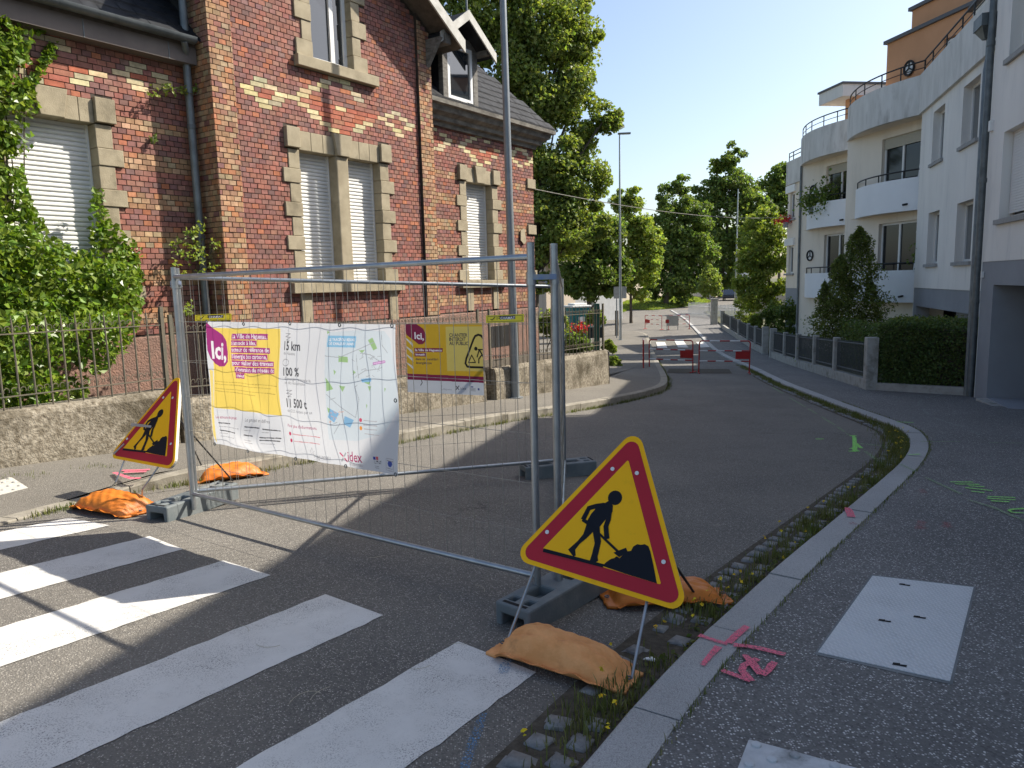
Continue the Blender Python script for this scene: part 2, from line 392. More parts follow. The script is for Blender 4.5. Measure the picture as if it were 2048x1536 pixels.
# --- left kerb
lk_px = [(0, 1052), (120, 1018), (230, 993), (294, 982), (367, 970), (513, 946), (793, 888), (947, 856), (1077, 834), (1127, 827), (1220, 811), (1300, 793), (1332, 781), (1336, 768), (1330, 752), (1321, 738), (1313, 718), (1306, 704), (1300, 684), (1293, 668)]
LK = [G(x, y)[:2] for x, y in lk_px]
LK = [LK[0]+(LK[0]-LK[1])*9.] + LK + [LK[-1]+np.array([-1.6, 2.2]), LK[-1]+np.array([-6, 4.]), LK[-1]+np.array([-26, 11])]
LK = smooth_line(LK, 2)
LKi = offset_line(LK, -.17)
def hl(x, y): return HL*np.clip((y-6.25)/.75, 0.12, 1)      # dropped kerb at the crossing
def loft(name, A, B, n, mth, dz, mat, **k):
    A = resample(A, n); B = resample(B, n); V = []
    for i in range(mth+1):
        t = i/mth; Q = A*(1-t)+B*t
        V.append(np.stack([Q[:, 0], Q[:, 1], gz(Q[:, 0], Q[:, 1])+dz(Q[:, 0], Q[:, 1])], 1))
    V = np.vstack(V); i, j = np.meshgrid(np.arange(n-1), np.arange(mth)); q = (j*n+i).ravel()
    return tag(mesh_np(name, V, np.stack([q, q+1, q+n+1, q+n], 1), mat, smooth=True), kind='structure')
right_outer = [(6.5, -9), (12, 0), (14., 8), (13.6, 14), (13, 18), (14, 24), (17, 40), (21, 56), (30, 74)]
pav_r = loft('pavement', RKi, right_outer, 160, 10, lambda x, y: HR+0*x, M['walk'])
wall_line = [HF.pt(a, 1.0, 0)[:2] for a in (-14, -8, -4, 0, 5, 9, 10.6)]
left_outer = wall_line + [(1.2, 22.), (1.8, 28), (1, 36), (-2, 44), (-16, 52)]
pav_l = loft('pavement', LKi, left_outer, 160, 10, hl, M['walkL'])
def kerbs(line, inner, side, h, mat, parent, seg, ymax, hide):
    L = np.r_[0, np.cumsum(np.linalg.norm(np.diff(line, axis=0), axis=1))]
    tot = L[-1]; s = 0.; far = MB(); k = 0
    def lp(P, s): return np.array([np.interp(s, L, P[:, 0]), np.interp(s, L, P[:, 1])])
    while s < tot-.05:
        e = min(s+seg*random.uniform(.96, 1.04), tot)
        nsub = 3
        mb = far if lp(line, s)[1] > ymax or lp(line, s)[1] < hide else MB()
        ss = np.linspace(s+.006, e-.006, nsub+1); V = []; jig = random.uniform(-.004, .004)
        for q in ss:
            a = lp(line, q); b = lp(inner, q); H = (h(a[0], a[1]) if callable(h) else h)+jig+.004
            g = float(gz(a[0], a[1]))
            V += [(a[0], a[1], g-.1), (a[0], a[1], g+H-.012), (a[0]+.06*(b[0]-a[0]), a[1]+.06*(b[1]-a[1]), g+H), (b[0], b[1], g+H), (b[0], b[1], g-.1)]
        Fc = []
        for i in range(nsub):
            o = i*5
            for j in range(4): Fc.append((o+j, o+5+j, o+6+j, o+1+j) if side > 0 else (o+1+j, o+6+j, o+5+j, o+j))
        Fc += [(0, 1, 2, 3, 4)[::side], tuple(nsub*5+i for i in (4, 3, 2, 1, 0))[::side]]
        mb.add(V, Fc)
        if mb is not far: mb.build('kerb_stone', mat, parent)
        s = e
    if far.n: tag(far.build('kerb', mat, parent), kind='stuff')
kerbs(RK, RKi, 1, HR, M['granite'], pav_r, 1.0, 40, -3)
kerbs(LK, LKi, -1, hl, M['kerbL'], pav_l, 1.0, 45, 1)
# --- gutter with setts along the right kerb
i0 = int(np.argmin(np.abs(RK[:, 1]-1.2))); i1 = int(np.argmin(np.abs(RK[:, 1]-23)))
GL = RK[i0:i1]
gutter = loft('gutter', GL, offset_line(GL, -.33), 120, 2, lambda x, y: .003+0*x, M['dirt'])
L = np.r_[0, np.cumsum(np.linalg.norm(np.diff(GL, axis=0), axis=1))]
sett_meshes = []
for k in range(9):
    lx, ly = random.uniform(.12, .145), random.uniform(.12, .15); bm = bmesh.new()
    bmesh.ops.create_cube(bm, size=1)
    for v in bm.verts:
        top = v.co.z > 0
        v.co = Vector((v.co.x*lx*(.86 if top else 1)+random.uniform(-.012, .012), v.co.y*ly*(.86 if top else 1)+random.uniform(-.012, .012), v.co.z*.06+random.uniform(-.004, .004)))
    bmesh.ops.bevel(bm, geom=[e for e in bm.edges if all(v.co.z > 0 for v in e.verts)], offset=.016, segments=2, affect='EDGES')
    me = bpy.data.meshes.new('sett'); bm.to_mesh(me); bm.free(); me.materials.append(M['sett'])
    for p in me.polygons: p.use_smooth = True
    sett_meshes.append(me)
s = .05; cnt = 0
while s < L[-1]-.1 and cnt < 280:
    for row, off in enumerate((.235, .10)):
        if row == 1 and random.random() < .35: continue
        if random.random() < .08: continue
        ss = s + (row*.07); a = np.array([np.interp(ss, L, GL[:, 0]), np.interp(ss, L, GL[:, 1])])
        b = np.array([np.interp(ss+.02, L, GL[:, 0]), np.interp(ss+.02, L, GL[:, 1])]); tdir = (b-a)/np.linalg.norm(b-a)
        p = a + np.array([-tdir[1], tdir[0]])*off
        o = bpy.data.objects.new('sett', random.choice(sett_meshes)); COL.objects.link(o); o.parent = gutter
        o.location = (p[0], p[1], float(gz(p[0], p[1]))+random.uniform(-.020, -.010)); o.rotation_euler = (random.uniform(-.05, .05), random.uniform(-.05, .05), math.atan2(tdir[1], tdir[0])+random.uniform(-.15, .15)+random.choice((0, math.pi)))
        cnt += 1
    s += .152
# --- markings
def gpoly(name, pts, mat, dz, kind='structure', parent=None):
    V = [G(x, y, dz) if len(p0) == 2 else None for p0 in pts for x, y in [p0]]
    o = mesh_np(name, V, [tuple(range(len(V)))], mat, parent); 
    if kind and not parent: tag(o, kind=kind)
    return o
sd1 = G(0, 1442)-G(648, 1188); sd1 /= np.linalg.norm(sd1)
ends = [((130, 1035), (228, 1053)), ((302, 1074), (363, 1098)), ((447, 1122), (541, 1151)), ((650, 1189), (768, 1232)), ((914, 1283), (1076, 1347))]
def wavy_strip(name, a, b, dvec, Ln, mat, dz, jit):
    n = 60; V = []; 
    for e in (a, b):
        for i in range(n+1):
            q = e + dvec*Ln*i/n
            j = RNG.normal(0, jit, 2) if 0 < i < n else np.zeros(2)
            V.append((q[0]+j[0], q[1]+j[1], float(gz(q[0], q[1]))+dz))
    return tag(mesh_np(name, V, [(i, i+1, n+2+i, n+1+i) for i in range(n)], mat, parent=road))
for k, (e0, e1) in enumerate(ends):
    a, b = G(*e0), G(*e1); c = (a+b)/2; dd = (b-a)/np.linalg.norm(b-a)
    a, b = c-dd*.25, c+dd*.25
    wavy_strip('crossing_stripe', a, b, sd1, 4.6, M['white_paint'], .004, .0035)
for q in ([(1312, 684), (1330, 684), (1335, 696), (1315, 696)], [(1349, 682), (1367, 682), (1377, 695), (1356, 695)], [(1392, 684), (1410, 683), (1421, 694), (1401, 695)]):
    o = gpoly('crossing_stripe', q, M['white_paint'], .02, None, road)
o = gpoly('road_patch', [(1338, 737), (1458, 738), (1464, 747), (1334, 746)], M['dirt'], .006, None, road)
def stroke(pts, wdt, mat, dz, parent, conv=None):
    P = [G(*(conv(p) if conv else p), dz) for p in pts]; P = np.array(P)
    T = np.gradient(P[:, :2], axis=0); T /= np.linalg.norm(T, axis=1)[:, None]; Nn = np.stack([-T[:, 1], T[:, 0]], 1)
    V = []
    for i in range(len(P)):
        ww = wdt/2*random.uniform(.75, 1.25)
        for sg in (-1, 1):
            x, y = P[i, :2]+Nn[i]*ww*sg; V.append((x, y, P[i, 2]))
    return [np.array(V), [(2*i, 2*i+1, 2*i+3, 2*i+2) for i in range(len(P)-1)]]
def marking(name, strokes, mat, dz, parent, wdt, conv):
    mb = MB()
    for k, s_ in enumerate(strokes):
        V, Fc = stroke(s_, wdt, mat, dz+.0006*k, parent, conv); mb.add(V, Fc)
    return mb.build(name, mat, parent)
cA = lambda p: (1380+p[0]/3.066, 1100+p[1]/3.066)
cB = lambda p: (1472+p[0]/3.491, 760+p[1]/3.491)
cC = lambda p: (p[0]/5.12, 900+p[1]/5.12)
marking('pink_marking', [[(55, 520), (100, 535), (150, 552), (230, 575)], [(350, 465), (290, 515), (235, 568)], [(175, 590), (120, 650), (75, 705)], [(265, 580), (350, 588), (430, 602), (585, 640)],
   [(195, 735), (290, 770), (372, 802)], [(372, 802), (318, 735), (330, 705), (375, 685), (415, 665)], [(335, 640), (390, 700), (435, 762)], [(435, 762), (480, 735), (500, 705), (520, 685)]], M['pink'], HR+.009, pav_r, .034, cA)
marking('pink_marking', [[(775, 890), (788, 908), (806, 955)]], M['pink'], HR+.009, pav_r, .05, cB)
marking('pink_marking', [[(800, 990), (830, 1010)], [(1265, 985), (1330, 990)], [(1265, 1015), (1330, 1040)], [(1270, 1040), (1300, 990)], [(1455, 990), (1500, 1030)], [(1455, 1030), (1480, 990)], [(1290, 760), (1320, 790)]], M['pinkf'], HR+.004, pav_r, .05, cB)
marking('green_marking', [[(795, 390), (842, 389)], [(822, 390), (824, 440), (826, 500)], [(830, 400), (832, 495)], [(788, 497), (864, 494)], [(838, 440), (876, 476)], [(800, 480), (850, 465)], [(558, 412), (612, 411)]], M['green'], .004, road, .045, cB)
marking('green_marking', [[(255, 50), (330, 95)], [(375, 125), (485, 188)], [(505, 200), (565, 237)], [(595, 255), (685, 312)], [(705, 325), (760, 362)], [(770, 372), (795, 385)], [(900, 495), (1040, 600)], [(835, 440), (950, 452), (1080, 465)]], M['greenf'], .004, road, .05, cB)
marking('green_marking', [[(1145, 585), (1260, 640)], [(1325, 680), (1575, 795)], [(1625, 835), (1800, 890), (2010, 980)], [(1285, 428), (1570, 430)], [(1770, 437), (2011, 440)]], M['greenf'], HR+.0085, pav_r, .035, cB)
marking('green_marking', [[(1495, 711), (1655, 712)], [(1530, 724), (1700, 729)], [(1600, 750), (1790, 772)], [(1625, 738), (1735, 745)], [(1640, 775), (1735, 786)], [(1755, 812), (1950, 820)], [(1752, 824), (1952, 836)], [(1780, 842), (1910, 850)], [(2011, 896), (1925, 902), (1906, 910), (1925, 922), (2011, 928)], [(1205, 520), (1285, 517)], [(1120, 292), (1240, 296)]], M['green'], HR+.009, pav_r, .03, cB)
marking('chalk_marking', [[(1540, 92), (1460, 75)], [(1440, 100), (1400, 112), (1330, 125)], [(1300, 140), (1273, 158), (1278, 180)], [(1295, 205), (1385, 207)], [(1300, 200), (1345, 242)], [(1375, 262), (1500, 302), (1605, 332)], [(1630, 350), (1712, 388)]], M['chalk'], HR+.004, pav_r, .06, cB)
marking('pink_marking', [[(1170, 228), (1260, 262), (1350, 290), (1440, 285)], [(1250, 208), (1400, 205), (1535, 198)], [(1270, 225), (1400, 222), (1500, 218)]], M['pink'], HL+.009, pav_l, .05, cC)
marking('blue_marking', [[(1017, 1318), (1010, 1332), (1005, 1347)]], M['blue'], .009, road, .05, None)
marking('blue_marking', [[(968, 1425), (955, 1460), (940, 1500), (925, 1545)]], M['blue'], .004, road, .035, None)
# --- manhole plate with keyholes
pl = [G(x, y, HR) for x, y in ((1745, 1153), (1947, 1176), (1900, 1364), (1636, 1306))]
def plate_mat():
    m, t, b, o = newmat('chequer_plate')
    ge = N(t, 'ShaderNodeNewGeometry')
    hts = []
    for ang in (.6, -.97):
        mp = N(t, 'ShaderNodeMapping'); mp.inputs['Rotation'].default_value = (0, 0, ang); mp.inputs['Scale'].default_value = (55, 20, 1); t.links.new(ge.outputs['Position'], mp.inputs[0])
        v = N(t, 'ShaderNodeTexVoronoi', voronoi_dimensions='2D'); v.inputs['Scale'].default_value = 1; v.inputs['Randomness'].default_value = .15; t.links.new(mp.outputs[0], v.inputs['Vector'])
        hts.append(ramp(t, v.outputs['Distance'], .2, .42, (1, 1, 1), (0, 0, 0)))
    hh = mixc(t, 1., hts[0], hts[1], 'ADD')
    col = mixc(t, ramp(t, noise(t, 2.5, 6, .7), .35, .7), (.56, .575, .58), (.44, .45, .45))
    col = mixc(t, hh, col, (.60, .61, .61))
    t.links.new(col, b.inputs['Base Color']); b.inputs['Metallic'].default_value = .1; b.inputs['Roughness'].default_value = .55
    bump(t, b, hh, .6, .004); return m
M['plate'] = plate_mat()
mb = MB(); c0 = sum(pl)/4
mb.hexa([p+np.array([0, 0, -.03]) for p in pl[::-1]]+[p+np.array([0, 0, .006]) for p in pl[::-1]])
hp = mb.build('manhole_cover', M['plate'], loc=c0); tag(hp, 'grey chequered steel access cover with four keyholes set in the pavement', 'manhole cover')
fb = MB()
for i in range(4):
    a, b_ = pl[i], pl[(i+1) % 4]; ca = c0
    oa, ob = a+(a-ca)/np.linalg.norm(a-ca)*.03, b_+(b_-ca)/np.linalg.norm(b_-ca)*.03
    fb.add([a+np.array([0, 0, .0025]), b_+np.array([0, 0, .0025]), ob+np.array([0, 0, .0025]), oa+np.array([0, 0, .0025])], [(3, 2, 1, 0)])
fb.build('cover_frame', M['zincd'], hp)
ex = (pl[1]-pl[0])/np.linalg.norm(pl[1]-pl[0]); ey = (pl[0]-pl[3])/np.linalg.norm(pl[0]-pl[3])
for x, y in ((1810, 1169), (1770, 1241), (1840, 1234), (1800, 1329)):
    p = G(x, y, HR+.0075); kb = MB()
    kb.add([p-ex*.03-ey*.014, p+ex*.028-ey*.018, p+ex*.028+ey*.006, p+ex*.0+ey*.004, p-ex*.002+ey*.016, p-ex*.03+ey*.014], [(0, 1, 2, 3, 4, 5)]); kb.build('keyhole', M['dark'], hp)
# --- tactile paving slabs
M['slab'] = pm('pale_concrete_slab', (.54, .55, .55), (.45, .46, .46), 14, .85, bmp=.5, bsc=120, c3=(.25, .25, .24), sc3=4)
M['slabw'] = pm('white_tactile_slab', (.52, .50, .44), (.44, .42, .37), 12, .85, bmp=.4, bsc=120)
def tactile(corner, eu, ev, n, mat, dz, label, size=.40):
    for k in range(n):
        o0 = corner + eu*(size+.012)*k
        P = [o0, o0+eu*size, o0+eu*size+ev*size, o0+ev*size]
        P = [np.array([p[0], p[1], float(gz(p[0], p[1]))+dz(p[0], p[1])]) for p in P]
        mb = MB(); mb.hexa([p+np.array([0, 0, -.04]) for p in P]+[p+np.array([0, 0, .008]) for p in P])
        sl = mb.build('tactile_slab', mat, loc=sum(P)/4, bevel=.006); tag(sl, label, 'paving slab', 'tactile paving slabs '+('by the manhole' if mat is M['slab'] else 'on the far pavement'))
        nd = 6
        for i in range(nd):
            for j in range(nd):
                if (i+j) % 2: continue
                q = P[0]+(P[1]-P[0])*(i+.5)/nd+(P[3]-P[0])*(j+.5)/nd; V = []; Fc = []
                for r, zz in ((.020, .007), (.018, .016), (.011, .020)):
                    V += [q+np.array([r*math.cos(g), r*math.sin(g), zz]) for g in np.linspace(0, 2*math.pi, 11)[:-1]]
                for rr in range(2): Fc += [(rr*10+g, rr*10+(g+1) % 10, rr*10+10+(g+1) % 10, rr*10+10+g) for g in range(10)]
                Fc.append(tuple(range(20, 30)))
                d = MB().add(V, Fc).build('dome', mat, sl, smooth=True)
c1 = G(1497, 1481, HR); c2 = G(1606, 1510, HR); c3 = G(1470, 1536, HR)
eu = (c2-c1)/np.linalg.norm(c2-c1); ev = np.array([-eu[1], eu[0], 0])
if ev@(c3-c1) < 0: ev = -ev
tactile(c1, eu, ev, 3, M['slab'], lambda x, y: HR, 'grey dimpled paving slab in the pavement near the steel cover')
c1 = G(25, 966, .05); c2 = G(64, 981, .05); ev = (c2-c1)/np.linalg.norm(c2-c1); eu = -np.array([-ev[1], ev[0], 0])
if eu[0] > 0: eu = -eu
tactile(c1, eu, ev, 2, M['slabw'], hl, 'pale dimpled paving slab on the pavement below the ivy wall')
# ================================================================== brick house
CH = .077                                   # course height
def zc(k): return 1.93 + CH*k
house = empty('brick_house', HF.pt(2.5, 0, float(gz(-2.5, 12.5))+.2))
tag(house, 'old red and yellow patterned brick house with sandstone window surrounds and closed white shutters', 'house')
RED = [(.255, .088, .070), (.225, .082, .070), (.185, .078, .072), (.165, .074, .072), (.25, .105, .085), (.21, .085, .076), (.32, .10, .058), (.205, .098, .088)]
REDW = np.array([.26, .22, .13, .06, .15, .12, .05, .03]); REDW /= REDW.sum()
YEL = [(.33, .20, .115), (.29, .165, .09), (.25, .15, .09), (.35, .225, .135), (.33, .15, .075), (.24, .13, .085), (.28, .205, .125)]
PALE = [(.47, .40, .23), (.42, .36, .22), (.38, .33, .22), (.46, .37, .20)]
ORG = [(.34, .105, .06), (.31, .10, .06), (.27, .095, .065), (.29, .12, .075)]
def pick(l, wts=None):
    c = np.array(l[RNG.choice(len(l), p=wts)]); c = c*(np.array([.95, 1.14, 1.06]) if l is RED else 1.); return np.clip(c*1.14*RNG.uniform(.86, 1.13)*RNG.uniform(.95, 1.05, 3), 0, 1)
def dia(ac, zcen, hw, hh): return lambda a, z: abs(a-ac)/hw + abs(z-zcen)/hh
PAT = {'panel': [(2.62, 4.9, 1.0, .52, 1), (1.08, 4.87, .42, .22, 0), (4.05, 4.88, .42, .22, 0)],
       'left': [(-1.9, 4.76, .72, .36, 1), (-.6, 4.82, .40, .20, 0), (-3.2, 4.82, .40, .2, 0)],
       'wing': [(7.13, 4.83, .74, .36, 1), (5.55, 4.86, .55, .26, 0), (8.75, 4.86, .55, .26, 0)]}
def band(k): return (k % 7) < 3
def col_red(a, k): 
    if 27 < k < 33 and RNG.random() < .05: return pick(ORG)
    return pick(RED, REDW)
def col_band(a, k): return pick(YEL) if (band(k) and k < 30) else pick(RED, REDW)
def col_yel(a, k): return pick(YEL) if RNG.random() > .12 else pick(RED, REDW)
BR = []        # (frame, a0, a1, w, k, colour)
def lay(fr, a0, a1, w, k0, k1, holes, colf, pat=None, top=None, half=0.):
    """courses of header bricks; holes (a0,a1,z0,z1); top(a)->z limit"""
    for k in range(k0, k1):
        zb, zt = zc(k), zc(k+1); zm = (zb+zt)/2
        free = [(a0, a1)]
        for (h0, h1, q0, q1) in holes:
            if q0-.02 < zm < q1+.02:
                nf = []
                for (x, y) in free:
                    if h1 <= x or h0 >= y: nf.append((x, y)); continue
                    if h0-x > .02: nf.append((x, h0))
                    if y-h1 > .02: nf.append((h1, y))
                free = nf
        if top:
            nf = []
            for (x, y) in free:
                x2, y2 = x, y
                while x2 < y2 and top(x2) < zt: x2 += .02
                while y2 > x2 and top(y2) < zt: y2 -= .02
                if y2-x2 > .04: nf.append((x2, y2))
            free = nf
        for (x, y) in free:
            ph = -.125*((k % 2)*.5+half)
            s = math.floor((x-ph)/.125)*.125+ph
            while s < y-.015:
                e = s+.125; c = None
                if pat:
                    for (ac, zq, hw, hh, big) in pat:
                        dn = 0.
                        r = abs(s+.125-ac)/hw + abs(zm-zq)/hh
                        thick = .125/hw*1.02
                        if 1-thick < r <= 1.0+1e-6+.04: c = pick(PALE); break
                        if big and r <= 1-thick: c = pick(PALE) if r < .13 else pick(ORG if zm < zq+.05 else RED); break
                        if (not big) and r <= .3: c = pick(ORG); break
                    if c is not None: e = s+.25
                lo, hi = max(s, x), min(e, y)
                if hi-lo > .015: BR.append((fr, lo+.004, hi-.004, w, k, c if c is not None else colf((lo+hi)/2, k)))
                s = e
def gable_top(a): return 8.30-.66*abs(a-2.54)
def jambs(side_a, dirn, k0, k1, wide=.345, nar=.22):
    out = []; k = k1; narrow = True
    while k > k0:
        kk = max(k-(4 if narrow else 3), k0); wd = nar if narrow else wide
        out.append((side_a, side_a+dirn*wd, kk, k, narrow)); k = kk; narrow = not narrow
    return out
holesP, holesL, holesW = [], [], []
stones = []    # (a0,a1,w0,w1,z0,z1)
def window_stones(a0, a1, wf, k0, k1, holes, mull=None, key=True, left=True, right=True, topw=.30, sill=True):
    z0, z1 = zc(k0), zc(k1)
    for (sa, d_, on) in ((a0, -1, left), (a1, 1, right)):
        if not on: continue
        for (p, q, kk, k, nar) in jambs(sa, d_, k0, k1):
            x0, x1 = min(p, q), max(p, q)
            holes.append((x0, x1, zc(kk), zc(k)))
            stones.append((x0, x1, wf-.25, wf+(.018 if nar else .034)+random.uniform(-.004, .004), zc(kk)+.003, zc(k)-.003))
    zt = zc(k1+4)
    holes.append((a0, a1, z0, z1)); holes.append((a0-.02, a1+.02, z1, zt))
    # lintel: corner blocks, keystone and voussoirs
    cw = .27
    stones.append((a0-cw, a0-.004, wf-.25, wf+.075, z1+.02, zt+.03)); stones.append((a1+.004, a1+cw, wf-.25, wf+.075, z1+.02, zt+.03))
    holes.append((a0-cw, a0, z1, zt+.03)); holes.append((a1, a1+cw, z1, zt+.03))
    mid = (a0+a1)/2; kw = .16
    segs = [(a0, mid-kw), (mid+kw, a1)]
    nv = max(1, round((a1-a0-2*kw)/2/.24))
    for (x, y) in segs:
        for i in range(nv):
            p, q = x+(y-x)*i/nv, x+(y-x)*(i+1)/nv
            stones.append((p+.003, q-.003, wf-.25, wf+.02, z1, zt-.003))
    keyst.append((mid, kw, wf, z1, zt+.05)); holes.append((mid-kw-.05, mid+kw+.05, z1, zt+.05))
    if sill:
        stones.append((a0-.34, a1+.44, wf-.25, wf+.11, z0-.17, z0-.002)); holes.append((a0-.34, a1+.44, z0-.17, z0))
keyst = []
WP, WL, WW = -.06, -.5, -.45
window_stones(1.65, 3.48, WP, 0, 28, holesP)
window_stones(6.52, 7.48, WW, 0, 28, holesW)
window_stones(-2.45, -1.37, WL, 0, 28, holesL)
# supports under the double sill and end stones of the wing
for (x0, x1) in ((1.5, 1.72), (3.57, 3.79)):
    stones.append((x0, x1, WP-.1, WP+.03, 1.2, 1.757)); holesP.append((x0, x1, 1.2, 1.76))
for (x0, x1) in ((6.45, 6.66), (7.42, 7.63)):
    stones.append((x0, x1, WW-.1, WW+.03, 1.25, 1.757)); holesW.append((x0, x1, 1.2, 1.76))
for (q0, q1) in ((4.16, 4.39), (3.04, 3.27), (1.92, 2.15)):
    stones.append((8.95, 9.31, WW-.3, WW+.04, q0, q1)); holesW.append((8.95, 9.4, q0, q1))
# upper window (surround only, no keystone in view)
zu0 = 5.58
for (sa, d_) in ((2.05, -1), (2.95, 1)):
    z = zu0; nar = False
    while z < 8.1:
        hgt = .308 if nar else .27; wd = .20 if nar else .335
        x0, x1 = min(sa, sa+d_*wd), max(sa, sa+d_*wd)
        stones.append((x0, x1, WP-.25, WP+(.018 if nar else .034), z+.003, z+hgt-.003)); holesP.append((x0, x1, z, z+hgt)); z += hgt; nar = not nar
holesP.append((2.05, 2.95, zu0, 8.2)); stones.append((1.67, 3.48, WP-.25, WP+.11, 5.405, zu0-.002)); holesP.append((1.67, 3.48, 5.4, zu0))
# --- lay bricks
lay(HF, -7.0, .098, WL, -9, 42, holesL, col_band, PAT['left'])
lay(HF, .1, .5, 0., -9, 84, [], col_yel, None, gable_top, .3)
lay(HF, .5, 4.6, WP, -9, 84, holesP, col_red, PAT['panel'], gable_top)
lay(HF, 4.6, 4.98, 0., -9, 84, [], col_yel, None, gable_top, .3)
lay(HF, 4.98, 9.27, WW, -9, 43, holesW, col_band, PAT['wing'])
SF = Frame(HF.pt(.1, WL, 0), u=HN, n=-HU)           # left flank of the gable block
lay(SF, .01, .499, 0., -9, 64, [], col_yel)
# --- mortar cores
def core_wall(mb, a0, a1, w, z0, z1, holes, back=-.3):
    xs = sorted(set([a0, a1]+[q for h in holes for q in h[:2] if a0 < q < a1])); zs = sorted(set([z0, z1]+[q for h in holes for q in h[2:] if z0 < q < z1]))
    for i in range(len(xs)-1):
        j = 0
        while j < len(zs)-1:
            xm = (xs[i]+xs[i+1])/2
            if any(h[0] < xm < h[1] and h[2] < (zs[j]+zs[j+1])/2 < h[3] for h in holes): j += 1; continue
            e = j
            while e+1 < len(zs)-1 and not any(h[0] < xm < h[1] and h[2] < (zs[e+1]+zs[e+2])/2 < h[3] for h in holes): e += 1
            mb.add([HF.pt(xs[i], w, zs[j]), HF.pt(xs[i+1], w, zs[j]), HF.pt(xs[i+1], w, zs[e+1]), HF.pt(xs[i], w, zs[e+1])], [(0, 1, 2, 3)]); j = e+1
mb = MB(); core_wall(mb, -7, .1, WL-.01, .0, 5.12, holesL)
wall_l = mb.build('wall', M['mortar'], house)
mb = MB()
for (x0, x1, w_) in ((.1, .5, -.01), (4.6, 4.98, -.01)):
    mb.add([HF.pt(x0, w_, 0), HF.pt(x1, w_, 0), HF.pt(x1, w_, gable_top(x1)), HF.pt(x0, w_, gable_top(x0))], [(0, 1, 2, 3)])
core_wall(mb, .5, 4.6, WP-.01, 0., gable_top(.5), holesP)
for (x0, x1, ya, yb) in ((.5, 2.05, gable_top(.5), gable_top(2.05)), (2.95, 4.6, gable_top(2.95), gable_top(4.6))):
    zl = gable_top(.5); mb.add([HF.pt(x0, WP-.01, zl), HF.pt(x1, WP-.01, zl), HF.pt(x1, WP-.01, yb), HF.pt(x0, WP-.01, ya)], [(0, 1, 2, 3)])
mb.add([HF.pt(2.05, WP-.01, 8.2), HF.pt(2.95, WP-.01, 8.2), HF.pt(2.54, WP-.01, 8.3)], [(0, 1, 2)])
mb.add([HF.pt(4.61, -.01, 0), HF.pt(4.61, WP-.05, 0), HF.pt(4.61, WP-.05, 7), HF.pt(4.61, -.01, 7)], [(0, 1, 2, 3)])
mb.add([HF.pt(.49, -.01, 0), HF.pt(.49, WP-.05, 0), HF.pt(.49, WP-.05, 7), HF.pt(.49, -.01, 7)], [(3, 2, 1, 0)])
mb.add([SF.pt(0, -.01, 0), SF.pt(.5, -.01, 0), SF.pt(.5, -.01, 6.7), SF.pt(0, -.01, 6.7)], [(0, 1, 2, 3)])
mb.add([HF.pt(4.975, -.01, 0), HF.pt(4.975, WW, 0), HF.pt(4.975, WW, 6.7), HF.pt(4.975, -.01, 6.7)], [(0, 1, 2, 3)])
wall_g = mb.build('wall', M['mortar'], house)
mb = MB(); core_wall(mb, 4.98, 9.27, WW-.01, 0., 5.2, holesW)
mb.add([HF.pt(9.27, WW-.01, 0), HF.pt(9.27, -7, 0), HF.pt(9.27, -7, 5.2), HF.pt(9.27, WW-.01, 5.2)], [(0, 1, 2, 3)])
wall_w = mb.build('wall', M['mortar'], house)
# --- solid body behind (keeps light out)
mb = MB(); mb.fbox(HF, -7, .0, -8, WL-.4, -1, 5.1); mb.fbox(HF, .15, 4.95, -8, WP-.4, -1, 6.6); mb.fbox(HF, 4.95, 9.25, -7, WW-.4, -1, 5.15)
mb.build('core', M['dark'], house)
# --- bricks to meshes
def brick_pts(b):
    fr, a0, a1, w, k, c = b
    pr = w + RNG.normal(0, .0022); t = RNG.normal(0, .0015, 4); z0, z1 = zc(k)+.004, zc(k+1)-.004
    f = [fr.pt(a0+.002, pr+t[0], z0+.002), fr.pt(a1-.002, pr+t[1], z0+.002), fr.pt(a1-.002, pr+t[2], z1-.002), fr.pt(a0+.002, pr+t[3], z1-.002)]
    bk = [fr.pt(a0, w-.012, z0), fr.pt(a1, w-.012, z0), fr.pt(a1, w-.012, z1), fr.pt(a0, w-.012, z1)]
    return f+bk
BF_ = np.array([(0, 1, 2, 3), (4, 5, 1, 0), (5, 6, 2, 1), (6, 7, 3, 2), (7, 4, 0, 3)])
cand = []
for i, b in enumerate(BR):
    fr, a0, a1, w_, k, c = b
    x, y, z = proj(fr.pt((a0+a1)/2, w_, zc(k)+.04))
    x2 = proj(fr.pt(a1, w_, zc(k)))[0]-proj(fr.pt(a0, w_, zc(k)))[0]
    ok = 10 < x < 2040 and 10 < y < 600 and not (x < 235 and y > 200) and not (x < 60)
    cand.append((-(abs(x2)*1500/z if ok else 0), i))
cand.sort(); single = set(i for v, i in cand[:300] if v < 0)
Vs, Fs, Cs = [], [], []; nb = 0
Vw = {id(HF): None}
for i, b in enumerate(BR):
    P = brick_pts(b)
    if i in single:
        par = wall_l if (b[0] is HF and b[3] == WL) else (wall_w if b[3] == WW else wall_g)
        ctr = sum(P[:4])/4
        o = mesh_np('brick', P, BF_, M['brick1'], par, loc=ctr); o.color = (*b[5], 1)
    else:
        Vs.append(np.array(P)); Fs.append(BF_+nb*8); Cs.append(np.tile(b[5], (8, 1))); nb += 1
o = mesh_np('brickwork', np.vstack(Vs), np.vstack(Fs), M['brick'], house, cols=np.vstack(Cs)); tag(o, kind='stuff')
